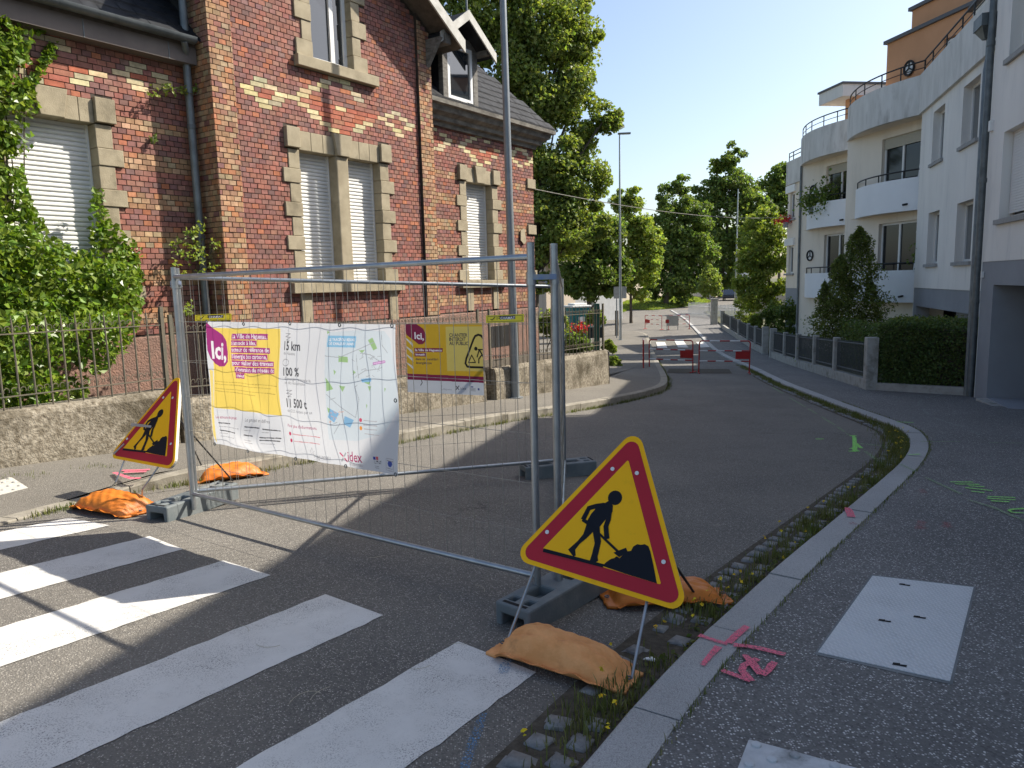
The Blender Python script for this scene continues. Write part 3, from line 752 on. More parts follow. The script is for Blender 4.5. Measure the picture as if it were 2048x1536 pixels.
# --- sandstone
for (a0, a1, w0, w1, z0, z1) in stones:
    MB().fbox(HF, a0, a1, w0, w1, z0, z1).build('stone_block', M['sand'], house, bevel=.008)
for (mid, kw, wf, z0, z1) in keyst:
    mb = MB(); p = HF.pt
    mb.hexa([p(mid-kw+.02, wf+.08, z0+.0), p(mid+kw-.02, wf+.08, z0), p(mid+kw-.02, wf-.25, z0), p(mid-kw+.02, wf-.25, z0), p(mid-kw-.05, wf+.08, z1), p(mid+kw+.05, wf+.08, z1), p(mid+kw+.05, wf-.25, z1), p(mid-kw-.05, wf-.25, z1)])
    mb.build('keystone', M['sand'], house, bevel=.008)
# mullion of the double window
MB().fbox(HF, 2.43, 2.70, WP-.25, WP+.03, zc(0), zc(28)-.002).build('mullion', M['sand'], house, bevel=.02)
# --- roller shutters
def shutter(a0, a1, wf, z0, z1, openz=None):
    sh = empty('roller_shutter', HF.pt((a0+a1)/2, wf, z0), parent=None); sh.parent = house; sh.location = tuple(HF.pt((a0+a1)/2, wf, z0)-wl(house))
    MB().fbox(HF, a0, a1, wf-.03, wf-.02, z0, z1).build('shutter_back', M['shutter'], sh)
    p = .062; n = int((z1-z0)/p); me = None; L = (a1-a0)/2
    for i in range(n):
        zb = z0+i*p
        if me is None:
            V = []; prof = [(0, -.016), (.004, -.004), (.018, .006), (.04, .006), (.056, -.004), (.062, -.016)]
            for x in (-L, L):
                for (dz, dw) in prof: V.append(HU*x+HN*dw+np.array([0, 0, dz]))
            Fc = [(j, 6+j, 7+j, j+1) for j in range(5)]
            me = bpy.data.meshes.new('slat'); me.from_pydata([tuple(v) for v in V], [], [f[::-1] for f in Fc]); me.materials.append(M['shutter']); me.update()
        o = bpy.data.objects.new('slat', me); COL.objects.link(o); o.parent = sh; o.location = (0, 0, zb-z0)
    for x in (a0, a1-.03): MB().fbox(HF, x, x+.03, wf-.02, wf+.02, z0, z1).build('guide_rail', M['wframe'], sh)
for (a0, a1, wf) in ((1.652, 2.428, WP), (2.702, 3.478, WP), (6.522, 7.478, WW), (-2.448, -1.372, WL)):
    shutter(a0, a1, wf-.19, zc(0), zc(28))
# --- upper window
def casement(par, fr, a0, a1, w0, z0, z1, fw=.07, mats=('wframe', 'glass'), name='window', mid=None):
    wd = empty(name, fr.pt((a0+a1)/2, w0, z0)); wd.parent = par; wd.location = tuple(fr.pt((a0+a1)/2, w0, z0)-wl(par))
    mb = MB()
    for (x0, x1, q0, q1) in ((a0, a1, z0, z0+fw), (a0, a1, z1-fw, z1), (a0, a0+fw, z0+fw, z1-fw), (a1-fw, a1, z0+fw, z1-fw)): mb.fbox(fr, x0, x1, w0-.03, w0+.035, q0, q1)
    for q in (mid or []): mb.fbox(fr, q-fw*.6, q+fw*.6, w0-.03, w0+.04, z0+fw, z1-fw)
    mb.build('window_frame', M[mats[0]], wd)
    xs = [a0+fw] + list(mid or []) + [a1-fw]
    for i in range(len(xs)-1):
        g0 = xs[i]+(fw*.6 if i else 0); g1 = xs[i+1]-(fw*.6 if i < len(xs)-2 else 0)
        MB().fbox(fr, g0, g1, w0-.012, w0, z0+fw, z1-fw).build('pane', M[mats[1]], wd)
    return wd
casement(house, HF, 2.05, 2.95, WP-.16, zu0+.02, 8.0, mid=[2.62])
MB().fbox(HF, 2.05, 2.95, WP-.25, WP-.1, zu0-.001, zu0+.02).build('window_ledge', M['wframe'], house)
# --- plinth (rough stone), below the bricks
for (x0, x1, w_) in ((-7, .1, WL), (.1, 4.98, 0), (4.98, 9.3, WW)):
    MB().fbox(HF, x0-(.06 if x0 == .1 else 0), x1+(.06 if x0 > 0 and x1 < 9 else 0), w_-.3, w_+.07, -1.2, 1.21).build('plinth', M['plinth'], house, bevel=.02)
# --- left eaves, gutter, roof
MB().fbox(HF, -7, .08, WL-.6, -.29, 5.30, 5.42).build('eaves_board', M['wooddark'], house)
MB().fbox(HF, -7, .08, WL-.1, -.28, 5.10, 5.33).build('fascia', M['fascia'], house)
mb = MB()
for x in (-4.5, -3.0, -1.5, -.35): mb.fbox(HF, x, x+.012, -.281, -.274, 5.10, 5.33)
mb.build('fascia_joint', M['zincd'], house)
g = MB(); Vp = []; nn = 9
for x in (-7, .0):
    for i in range(nn):
        an = math.pi*i/(nn-1); Vp.append(HF.pt(x, -.17-.085*math.cos(an), 5.43-.085*math.sin(an)))
    for i in range(nn):
        an = math.pi*(nn-1-i)/(nn-1); Vp.append(HF.pt(x, -.17-.078*math.cos(an), 5.43-.078*math.sin(an)))
n2 = 2*nn
g.add(Vp, [(i, (i+1) % n2, n2+(i+1) % n2, n2+i) for i in range(n2)]+[tuple(range(n2)), tuple(range(n2, 2*n2))[::-1]])
g.build('gutter', M['zincd'], house, smooth=True)
def slope_tiles(par, fr, a0, a1, w_eave, z_eave, pitch, rows, mat, tile=.25, row=.26, cut=None):
    """overlapping slates as one mesh on a base slab"""
    c, s = math.cos(pitch), math.sin(pitch); mb = MB()
    for r in range(rows):
        off = (r % 2)*tile/2; x = a0-off
        while x < a1:
            x0, x1 = max(x, a0), min(x+tile-.008, a1)
            if x1-x0 > .02 and (cut is None or cut((x0+x1)/2, r*row)):
                def q(a, d, hh): return fr.pt(a, w_eave-d*c-hh*s*0, z_eave+d*s+hh)
                h0 = .045+random.uniform(-.008, .008)
                mb.add([q(x0, r*row, h0), q(x1, r*row, h0), q(x1, r*row+row*1.15, .012), q(x0, r*row+row*1.15, .012), q(x0, r*row, .005), q(x1, r*row, .005)], [(0, 1, 2, 3), (4, 5, 1, 0)])
            x += tile
    o = mb.build('roof_tiles', mat, par); tag(o, kind='stuff'); return o
roof_l = MB()
pt = math.radians(45)
roof_l.add([HF.pt(-7, -.15, 5.40), HF.pt(.1, -.15, 5.40), HF.pt(.1, -4.6, 9.85), HF.pt(-7, -4.6, 9.85)], [(0, 1, 2, 3)])
rl = roof_l.build('roof', M['slate'], house)
slope_tiles(rl, HF, -7, .1, -.17, 5.40, pt, 18, M['slate'], .22, .24)
# downpipe beside the gable block
dp = MB(); dp.tube([HF.pt(-.02, -.36, 6.9), HF.pt(-.02, -.36, 5.6), HF.pt(-.03, -.37, 5.2), HF.pt(-.03, -.37, .2)], .055, 12)
d = dp.build('downpipe', M['zinc'], house, smooth=True)
for z in (4.2, 2.6, 5.35):
    MB().tube([HF.pt(-.03, -.37, z), HF.pt(-.03, -.37, z+.06)], .066, 12).build('pipe_bracket', M['zincd'], d)
MB().tube([HF.pt(-.17, -.17, 5.36), HF.pt(-.1, -.25, 5.28), HF.pt(-.03, -.36, 5.2)], .045, 10).build('outlet', M['zinc'], d)
# --- gable roof with verge boards
def vz(a): return 8.47-.66*abs(a-2.54)
ov = .48
for sgn in (-1, 1):
    a_e = 2.54+sgn*2.9
    mb = MB(); P = [HF.pt(2.54, ov, vz(2.54)), HF.pt(a_e, ov, vz(a_e)), HF.pt(a_e, -6, vz(a_e)), HF.pt(2.54, -6, vz(2.54))]
    dn = np.array([0, 0, -.09]); mb.hexa([p+dn for p in P]+P)
    rs = mb.build('roof', M['slate'], house)
    mb = MB(); P2 = [HF.pt(2.54, ov-.02, vz(2.54)-.095), HF.pt(a_e, ov-.02, vz(a_e)-.095), HF.pt(a_e, -.3, vz(a_e)-.095), HF.pt(2.54, -.3, vz(2.54)-.095)]
    mb.hexa([p+np.array([0, 0, -.02]) for p in P2]+P2); mb.build('soffit', M['wooddark'], rs)
    mb = MB(); Q = [HF.pt(2.54, ov, vz(2.54)-.20), HF.pt(a_e, ov, vz(a_e)-.20), HF.pt(a_e, ov, vz(a_e)+.03), HF.pt(2.54, ov, vz(2.54)+.03)]
    mb.prism(Q, HN*.035); mb.build('verge_board', M['woodw'], rs)
    for aa in (2.54+sgn*2.55, 2.54+sgn*1.0):
        zt = vz(aa)-.13
        mb = MB(); mb.fbox(HF, aa-.09, aa+.09, -.3, ov-.1, zt-.2, zt); mb.build('purlin_end', M['wood'], rs, bevel=.03)
    mb = MB(); aa = 2.54+sgn*2.35
    mb.prism([HF.pt(aa-.05, 0.0, 6.05), HF.pt(aa-.05, .0, 6.55), HF.pt(aa-.05, .36, 6.55)], HU*.1); mb.build('bracket', M['wood'], rs)
# --- wing cornice, roof and dormer
prof = [(WW-.02, 5.12), (WW+.06, 5.12), (WW+.08, 5.2), (WW+.16, 5.22), (WW+.18, 5.30), (WW+.30, 5.36), (WW+.34, 5.46), (WW+.42, 5.48), (WW+.43, 5.56), (WW-.02, 5.58)]
mb = MB(); V = []
for x, ex_ in ((4.985, 0), (9.27, 1)):
    for (w_, z) in prof: V.append(HF.pt(x+(w_-WW if ex_ else 0), w_, z))
n = len(prof)
for (w_, z) in prof: V.append(HF.pt(9.27+(w_-WW), -6, z))
mb.add(V, [(i, n+i, n+i+1, i+1) for i in range(n-1)]+[(n+i, 2*n+i, 2*n+i+1, n+i+1) for i in range(n-1)])
mb.build('cornice', M['cornice'], house)
def hipcut(a, dd): return a < 9.70-dd*.70
mb = MB(); e0 = WW+.40; zz = 5.57; c, s = math.cos(math.radians(48)), math.sin(math.radians(48))
ridge = 4.2
mb.add([HF.pt(4.98, e0, zz), HF.pt(9.7, e0, zz), HF.pt(9.7-ridge*.7, e0-ridge*c, zz+ridge*s), HF.pt(4.98, e0-ridge*c, zz+ridge*s)], [(0, 1, 2, 3)])
mb.add([HF.pt(9.7, e0, zz), HF.pt(9.7, -6, zz), HF.pt(9.7-ridge*.7, -6, zz+ridge*s), HF.pt(9.7-ridge*.7, e0-ridge*c, zz+ridge*s)], [(0, 1, 2, 3)])
rw = mb.build('roof', M['slate'], house)
slope_tiles(rw, HF, 4.98, 9.7, e0, zz, math.radians(48), 17, M['slate'], .2, .24, hipcut)
dw = -.06; DA = HF.px(921.5, 150, dw)[0]
ov_ = dw+.36; pk_a, pk_z = HF.px(936, 24, ov_); ee_a, ee_z = HF.px(991, 122, ov_); hw_ = ee_a-pk_a
DB = pk_a
dorm = empty('dormer', (0, 0, 0)); dorm.parent = house; dorm.location = tuple(HF.pt(DA, dw, 5.6)-wl(house))
mb = MB()
mb.fbox(HF, DA-.58, DA-.42, dw-.12, dw, 5.58, 6.85); mb.fbox(HF, DA+.42, DA+.58, dw-.12, dw, 5.58, 6.85); mb.fbox(HF, DA-.42, DA+.42, dw-.12, dw, 6.72, 6.9)
mb.build('dormer_frame', M['wood'], dorm, bevel=.01)
mb = MB(); mb.fbox(HF, DA-.56, DA-.50, -3.2, dw-.1, 5.5, 6.8); mb.fbox(HF, DA+.50, DA+.56, -3.2, dw-.1, 5.5, 6.8); mb.build('cheek', M['slate'], dorm)
mb = MB(); mb.prism([HF.pt(DA-.6, dw-.06, 6.88), HF.pt(DA+.6, dw-.06, 6.88), HF.pt(DB, dw-.06, pk_z-.15)], HN*-.05); mb.build('gable_board', M['wood'], dorm)
mb = MB(); mb.fbox(HF, DA-.4, DA+.4, dw-.2, dw-.1, 5.6, 6.72); mb.build('reveal', M['dark'], dorm)
wnd = casement(house, HF, DA-.41, DA+.41, dw-.045, 5.62, 6.72, .075)
for sg in (-1, 1):
    a_e = DB+sg*hw_; z0, z1 = pk_z+.02, ee_z+.12
    P = [HF.pt(DB, ov_, z0), HF.pt(a_e, ov_, z1), HF.pt(a_e, -3.3, z1), HF.pt(DB, -3.3, z0)]
    MB().hexa([p+np.array([0, 0, -.06]) for p in P]+P).build('dormer_roof', M['slate'], dorm)
    Q = [HF.pt(DB, ov_, z0-.17), HF.pt(a_e, ov_, z1-.17), HF.pt(a_e, ov_, z1+.02), HF.pt(DB, ov_, z0+.02)]
    MB().prism(Q, HN*.03).build('verge_board', M['woodw'], dorm)
    MB().fbox(HF, DA+sg*.62-.07, DA+sg*.62+.07, dw-.1, ov_-.08, 6.62, 6.78).build('purlin_end', M['wood'], dorm, bevel=.02)
MB().tube([HF.pt(DB, ov_-.03, pk_z-.1), HF.pt(DB, ov_-.03, pk_z+.75)], .02, 8).build('finial', M['zinc'], dorm)
# small leaning plate on the wing wall
MB().prism([HF.pt(8.60, WW+.02, 3.12), HF.pt(8.76, WW+.02, 3.17), HF.pt(8.82, WW+.03, 2.86), HF.pt(8.72, WW+.03, 2.78), HF.pt(8.58, WW+.03, 2.88)], HN*.02).build('tilted_plate', M['sand'], house)
# basement window in plinth
MB().fbox(HF, 7.2, 8.0, WW+.055, WW+.075, .35, .85).build('basement_window', M['dark'], house)
# ================================================================== garden wall, railing, ivy, lamp
def wwall(a): return float(np.interp(a, [-10, -3.6, 1.8, 8.8, 9.5], [1.2, 1.5, 1.78, 1.85, 1.85]))
def sidewalk_z(P): return float(gz(P[0], P[1]))+HL
secs = [(-9.0, -1.78, .68, .68, 1.62, 1.62), (-1.72, 4.05, .55, .28, 1.52, 1.34), (4.36, 8.8, .27, .22, 1.33, 1.27)]
gw = empty('garden_wall', HF.pt(0, 1.6, sidewalk_z(HF.pt(0, 1.6, 0))))
tag(gw, 'weathered low rendered garden wall in front of the brick house', 'wall')
bar_me = {}
def rail_thing(label): 
    pass
RAILLAB = ['rusty iron spear railing on the garden wall, in front of the ivy', 'rusty iron spear railing on the garden wall, behind the white banner', 'iron spear railing on the garden wall, beside the grey lamp post']
for si, (a0, a1, t0, t1, r0, r1) in enumerate(secs):
    n = max(2, int((a1-a0)/.5)); mb = MB(); V = []
    for i in range(n+1):
        a = a0+(a1-a0)*i/n; wv = wwall(a); zt = t0+(t1-t0)*i/n; zb = sidewalk_z(HF.pt(a, wv, 0))-.4
        j = random.uniform(-.012, .012)
        V += [HF.pt(a, wv+.03, zb), HF.pt(a, wv+.01+j, zt-.25), HF.pt(a, wv+j, zt-.06), HF.pt(a, wv-.03+j*.5, zt), HF.pt(a, wv-.27, zt+.01), HF.pt(a, wv-.25, zb)]
    Fc = [(6*i+k, 6*(i+1)+k, 6*(i+1)+k+1, 6*i+k+1) for i in range(n) for k in range(5)] + [tuple(range(6))[::-1], tuple(6*n+k for k in range(6))]
    mb.add(V, Fc).build('wall_section', M['gwall'], gw)
    rl = empty('iron_railing', HF.pt((a0+a1)/2, wwall((a0+a1)/2)-.12, (t0+t1)/2)); tag(rl, RAILLAB[si], 'railing')
    s0 = max(a0, -5.2); nb_ = int((a1-s0)/.152); key = (round(r0-t0, 2))
    if key not in bar_me:
        H = r0-t0+.02; q = MB()
        q.tube([(0, 0, -.02), (0, 0, H-.09), (0, 0, H)], .0095, 6); 
        for k in range(6): q.V[12+k] = (q.V[12+k][0]*.15, q.V[12+k][1]*.15, q.V[12+k][2])
        me = bpy.data.meshes.new('bar'); me.from_pydata(q.V, [], q.F); me.materials.append(M['iron']); me.update(); bar_me[key] = me
    sc = MB()
    for i in range(nb_+1):
        a = s0+.05+(a1-s0-.1)*i/nb_; f = (a-a0)/(a1-a0); zt = t0+(t1-t0)*f
        o = bpy.data.objects.new('bar', bar_me[key]); COL.objects.link(o); o.parent = rl
        o.location = tuple(HF.pt(a, wwall(a)-.12, zt)-wl(rl)); o.rotation_euler = (random.uniform(-.01, .01), random.uniform(-.01, .01), 0)
        if i < nb_:
            da = (a1-s0-.1)/nb_
            for hh, up in (((r0+(r1-r0)*f)-zt-.155, 1), (.16, 1)):
                for sg in (.27, .73):
                    c = HF.pt(a+da*sg, wwall(a)-.12, zt+hh+.038); ring = [c+HU*.026*math.cos(g)+np.array([0, 0, .03*math.sin(g)]) for g in np.linspace(-.6 if sg > .5 else -.6, 3.9, 9)]
                    sc.tube(ring, .0045, 4)
    tag(sc.build('scrollwork', M['iron'], rl), kind='stuff')
    for hh, rr in ((None, 0), (.14, 0)):
        P = []
        for i in range(9):
            a = s0+(a1-s0)*i/8; f = (a-a0)/(a1-a0); zt = t0+(t1-t0)*f; z = zt+hh if hh else (r0+(r1-r0)*f)-.165
            P.append((a, z))
        mb = MB()
        for i in range(8):
            (x0, z0), (x1, z1) = P[i], P[i+1]; w0, w1 = wwall(x0)-.12, wwall(x1)-.12
            mb.hexa([HF.pt(x0, w0+.014, z0-.006), HF.pt(x1, w1+.014, z1-.006), HF.pt(x1, w1-.014, z1-.006), HF.pt(x0, w0-.014, z0-.006), HF.pt(x0, w0+.014, z0+.006), HF.pt(x1, w1+.014, z1+.006), HF.pt(x1, w1-.014, z1+.006), HF.pt(x0, w0-.014, z0+.006)])
        mb.build('rail', M['iron'], rl)
    for a in (a1-.02,) + ((a0+.02,) if si else ()):
        f = (a-a0)/(a1-a0); zt = t0+(t1-t0)*f
        MB().fbox(HF, a-.02, a+.02, wwall(a)-.14, wwall(a)-.10, zt-.3, r0+(r1-r0)*f+.05).build('end_post', M['iron'], rl)
# gate gap, its inner shade put in as a black sheet
MB().fbox(HF, 4.06, 4.35, 1.45, 1.55, -.8, .25).build('gap_shade', M['dark'], gw)
# wall return at the far corner and green post
cpt = HF.pt(8.82, 1.85, 0); rdir = np.array([.05, 1.0, 0]); rdir /= np.linalg.norm(rdir); rn = np.array([rdir[1], -rdir[0], 0])
mb = MB(); V = []
for d_ in (0, 1.2):
    p = cpt+rdir*d_; V += [p+rn*.02+np.array([0, 0, -1.2]), p-rn*.25+np.array([0, 0, -1.2]), p-rn*.25+np.array([0, 0, .2-d_*.05]), p+rn*.02+np.array([0, 0, .2-d_*.05])]
mb.hexa([V[0], V[4], V[5], V[1], V[3], V[7], V[6], V[2]]); mb.build('wall_return', M['gwall'], gw)
gp = HF.pt(8.72, 1.60, .2); mb = MB(); mb.box((gp[0]-.06, gp[1]-.06, -.3), (gp[0]+.06, gp[1]+.06, 1.32)); o = mb.build('green_post', pm('dark_green_paint', (.02, .09, .06), (.03, .11, .075), 5, .5), loc=(gp[0], gp[1], -.3)); tag(o, 'square dark green metal post at the far corner of the garden wall', 'post')
# soil behind the wall
V = []
for a in (-10, 0, 4, 9.4):
    for w_ in (wwall(a)-.2, -.6): V.append(HF.pt(a, w_, float(np.interp(a, [-10, 0, 9], [.45, .2, .05]))))
tag(mesh_np('garden_bed', V, [(0, 2, 3, 1), (2, 4, 5, 3), (4, 6, 7, 5)], M['dirt']), kind='structure')
# --- leaf clouds
def leaves(name, P, size, mat, parent=None, loc=None, up=.3, var=.35, out=None, aspect=.75, kind='stuff', shade=None):
    P = np.asarray(P); n = len(P); nr = RNG.normal(size=(n, 3))
    if out is not None: nr += out
    nr[:, 2] += up; nr /= np.linalg.norm(nr, axis=1)[:, None]
    t = RNG.normal(size=(n, 3)); t -= nr*np.sum(t*nr, 1)[:, None]; t /= np.linalg.norm(t, axis=1)[:, None]; b = np.cross(nr, t)
    s = (size*RNG.uniform(.6, 1.35, n))[:, None]; fold = nr*s*.18
    V = np.stack([P-t*s*.5, P+b*s*aspect*.5+fold, P+t*s*.5, P-b*s*aspect*.5+fold], 1).reshape(-1, 3)
    k = np.arange(n)*4; Fc = np.stack([k, k+1, k+2, k, k+2, k+3], 1).reshape(-1, 3)
    c = RNG.uniform(1-var, 1+var, (n, 1))*np.array([1, 1, 1])*np.concatenate([RNG.uniform(.85, 1.2, (n, 1)), np.ones((n, 1)), RNG.uniform(.7, 1.2, (n, 1))], 1)
    o = mesh_np(name, V, Fc, mat, parent, loc, cols=np.repeat(c, 4, axis=0))
    if kind: tag(o, kind=kind)
    return o
def in_poly(x, y, poly):
    poly = np.asarray(poly, float); r = np.zeros(x.shape, bool); j = len(poly)-1
    for i in range(len(poly)):
        xi, yi = poly[i]; xj, yj = poly[j]
        c = ((yi > y) != (yj > y)) & (x < (xj-xi)*(y-yi)/((yj-yi) if yj != yi else 1e-9)+xi); r ^= c; j = i
    return r
def scatter_px(poly, n, wlo, whi, fr=HF, clump=0):
    poly = np.asarray(poly, float); x0, y0 = poly.min(0); x1, y1 = poly.max(0); out = []
    while len(out) < n:
        x = RNG.uniform(x0, x1, 4000); y = RNG.uniform(y0, y1, 4000); k = in_poly(x, y, poly)
        for a, b in zip(x[k], y[k]):
            w_ = RNG.uniform(wlo, whi); A_, z = fr.px(a, b, w_); out.append(fr.pt(A_, w_, z))
            if len(out) >= n: break
    return np.array(out)
ivy = empty('ivy_plant', HF.pt(-3, .4, .5)); tag(ivy, 'dense green ivy climbing the brick wall around the shuttered window', 'ivy')
I1 = [(-60, 28), (20, 30), (55, 40), (72, 75), (52, 110), (75, 150), (70, 190), (85, 215), (62, 250), (66, 290), (50, 330), (58, 380), (70, 420), (95, 450), (120, 480), (150, 500), (185, 495), (178, 450), (182, 400), (188, 368), (206, 380), (212, 425), (232, 450), (250, 462), (262, 505), (288, 560), (284, 600), (296, 625), (240, 650), (150, 660), (-60, 660)]
I1b = [(-60, 440), (60, 450), (100, 480), (160, 515), (230, 520), (265, 530), (285, 580), (290, 620), (240, 650), (-60, 660)]
I2 = [(-60, 620), (150, 625), (282, 612), (275, 660), (255, 700), (215, 735), (180, 760), (170, 800), (60, 830), (-60, 850)]
def ragged(P, nc, r, keep=.12):
    C_ = P[RNG.integers(0, len(P), nc)]; D = np.min(np.linalg.norm(P[:, None, :]-C_[None], axis=2), axis=1)
    return P[(D < r*RNG.uniform(.6, 1.15, len(P))) | (RNG.random(len(P)) < keep)]
P = np.vstack([ragged(scatter_px(I1, 7500, -.46, -.22), 120, .17), ragged(scatter_px(I1b, 5200, -.35, .30), 75, .20)])
leaves('foliage', P, .085, M['ivy'], ivy, out=HN*1.0, up=.35)
P = ragged(scatter_px(I2, 5600, .1, 1.05), 70, .21); leaves('foliage', P, .085, M['ivy'], ivy, out=HN*.9, up=.35)
st = []
for pl_ in ([(48, 200), (62, 170), (85, 135), (100, 105), (104, 95)], [(75, 60), (90, 52)], [(262, 490), (270, 520), (280, 560)]):
    pl_ = np.array(pl_, float)
    for k in range(len(pl_)-1):
        for q in range(60):
            t_ = RNG.random(); x, y = pl_[k]*(1-t_)+pl_[k+1]*t_+RNG.normal(0, 6, 2); w_ = RNG.uniform(-.48, -.38); A_, z = HF.px(x, y, w_); st.append(HF.pt(A_, w_, z))
leaves('strand', st, .07, M['ivy'], ivy, out=HN, up=.3)
mb = MB()
for k in range(16):
    x = random.uniform(-40, 150); pth = []
    for y in np.linspace(640, random.uniform(60, 400), 9):
        A_, z = HF.px(min(x, 60+(y-400)*.3 if y > 400 else 50), y, -.44); pth.append(HF.pt(A_, -.46, z)); x += random.uniform(-14, 8)
    mb.tube(pth, .008, 5)
mb.build('stem', M['bark'], ivy)
def px_plant(name, label, cat, poly, n, wl_, wh_, size, mat, stem, up=.3, base_w=-.3):
    P = ragged(scatter_px(poly, int(n*1.3), wl_, wh_), max(6, n//35), .085, .06); lo = P[np.argmin(P[:, 2])]
    e = empty(name, lo); tag(e, label, cat); leaves('foliage', P, size, mat, e, out=HN*.5, up=up)
    mb = MB(); 
    for s_ in stem:
        mb.tube([HF.pt(*(lambda r: (r[0], base_w, r[1]))(HF.px(x, y, base_w))) for x, y in s_], .006, 5)
    mb.build('stem', M['bark'], e)
px_plant('wall_shrub', 'small leafy shrub growing beside the grey downpipe', 'shrub', [(345, 540), (340, 490), (358, 470), (372, 446), (390, 455), (402, 428), (412, 436), (408, 470), (430, 478), (462, 488), (440, 512), (442, 530), (405, 560), (365, 552)], 900, -.35, .15, .06, M['leafl'], [[(400, 640), (396, 540), (380, 460)], [(396, 550), (430, 490)], [(397, 560), (355, 490)], [(398, 545), (408, 435)]])
px_plant('wall_weed', 'wispy weed sprouting from the brick wall under the eaves', 'weed', [(278, 176), (310, 165), (350, 168), (388, 172), (412, 152), (418, 160), (395, 188), (345, 192), (300, 194)], 330, -.45, -.25, .05, M['leafl'], [[(392, 190), (350, 178), (290, 180)], [(392, 190), (415, 155)]])
px_plant('wall_weed', 'small dark weed tuft clinging to the wall below the wispy one', 'weed', [(298, 272), (312, 268), (316, 282), (302, 286)], 40, -.48, -.4, .05, M['leafd'], [[(306, 286), (306, 272)]])
px_plant('fence_weed', 'pale young weed behind the corner post of the site fence', 'weed', [(368, 606), (385, 600), (392, 625), (380, 632), (366, 628)], 60, .2, .6, .05, M['leafl'], [[(376, 660), (377, 610)]])
# --- grey lamp post by the garden wall
def lamp_post(name, label, P, H, r0, r1, arm, mat, bend=(0, 0), lum=True):
    o = empty(name, P); tag(o, label, 'lamp post')
    mb = MB(); mb.tube([(P[0], P[1], P[2]), (P[0]+bend[0]*.5, P[1]+bend[1]*.5, P[2]+H*.5), (P[0]+bend[0], P[1]+bend[1], P[2]+H)], r0, 12, r1=r1); mb.build('pole', mat, o, smooth=True)
    mb = MB(); mb.tube([(P[0], P[1], P[2]), (P[0], P[1], P[2]+.02)], r0*1.9, 10); mb.build('base_plate', M['galvd'], o)
    T = np.array([P[0]+bend[0], P[1]+bend[1], P[2]+H])
    if lum:
        a = np.array(arm)/np.linalg.norm(arm); s = np.array([-a[1], a[0], 0])
        mb = MB(); q = [T-a*.1-s*.11, T+a*.62-s*.13, T+a*.62+s*.13, T-a*.1+s*.11]
        mb.hexa([p+np.array([0, 0, -.02]) for p in q]+[p+np.array([0, 0, .06]) for p in q]); mb.build('lamp_head', M['galvd'], o, bevel=.02)
        mb = MB(); q = [T+a*.12-s*.09, T+a*.55-s*.1, T+a*.55+s*.1, T+a*.12+s*.09]; mb.hexa([p+np.array([0, 0, -.03]) for p in q]+[p+np.array([0, 0, -.019]) for p in q]); mb.build('lens', M['wframe'], o)
    return o
LP1 = np.array([.06, 13.9, 0.]); LP1[2] = sidewalk_z(LP1)
l1 = lamp_post('lamp_post', 'tall tapered grey lamp post rising against the brick house', LP1, 11.5, .082, .045, (1, -.3, 0), M['galvd'], (-.08, 0))
for z, hh, wd in ((1.62, .10, .07), (1.40, .07, .05), (.98, .10, .08), (1.86, .05, .05)):
    MB().add([LP1+np.array([x, -.0775+abs(x)*.25, z+q]) for x, q in ((-wd/2, 0), (wd/2, 0), (wd/2, hh), (-wd/2, hh))], [(0, 1, 2, 3)]).build('sticker', pm('faded_sticker', (.35, .37, .40), (.12, .14, .2), 60, .6), l1)
L2 = G(1241, 680, HL)
lamp_post('lamp_post', 'slender street lamp standing alone on the far pavement corner', L2, at(1241, 268, L2[1])[2]-L2[2], .085, .04, (1, -.1, 0), M['galv'])
# ================================================================== site fence, banner, signs
PA = np.array([-2.694, 5.90]); PB = np.array([.152, 3.905]); PC = np.array([.468, 7.365])
def text2d(body, bold=0.):
    cu = bpy.data.curves.new('t', 'FONT'); cu.body = body; cu.size = 1; cu.offset = bold; cu.resolution_u = 2
    o = bpy.data.objects.new('t', cu); COL.objects.link(o)
    me = bpy.data.meshes.new_from_object(o.evaluated_get(bpy.context.evaluated_depsgraph_get()))
    V = np.array([v.co[:2] for v in me.vertices]).reshape(-1, 2); Fc = [tuple(p.vertices) for p in me.polygons]
    bpy.data.objects.remove(o); bpy.data.curves.remove(cu); bpy.data.meshes.remove(me)
    return V, Fc
class Panel:
    def __init__(s, A, B):
        s.A, s.B = np.array(A), np.array(B); d = s.B-s.A; s.L = np.linalg.norm(d); u = np.array([d[0]/s.L, d[1]/s.L, 0])
        n = np.array([u[1], -u[0], 0]); mid = (s.A+s.B)/2
        if n[:2]@(-mid) < 0: n = -n
        s.fr = Frame(s.A, u=u, n=n); s.za = float(gz(*s.A)); s.zb = float(gz(*s.B))
    def g(s, a): return s.za+(s.zb-s.za)*a/s.L
    def P(s, a, w, z): return s.fr.pt(a, w, z+s.g(a))
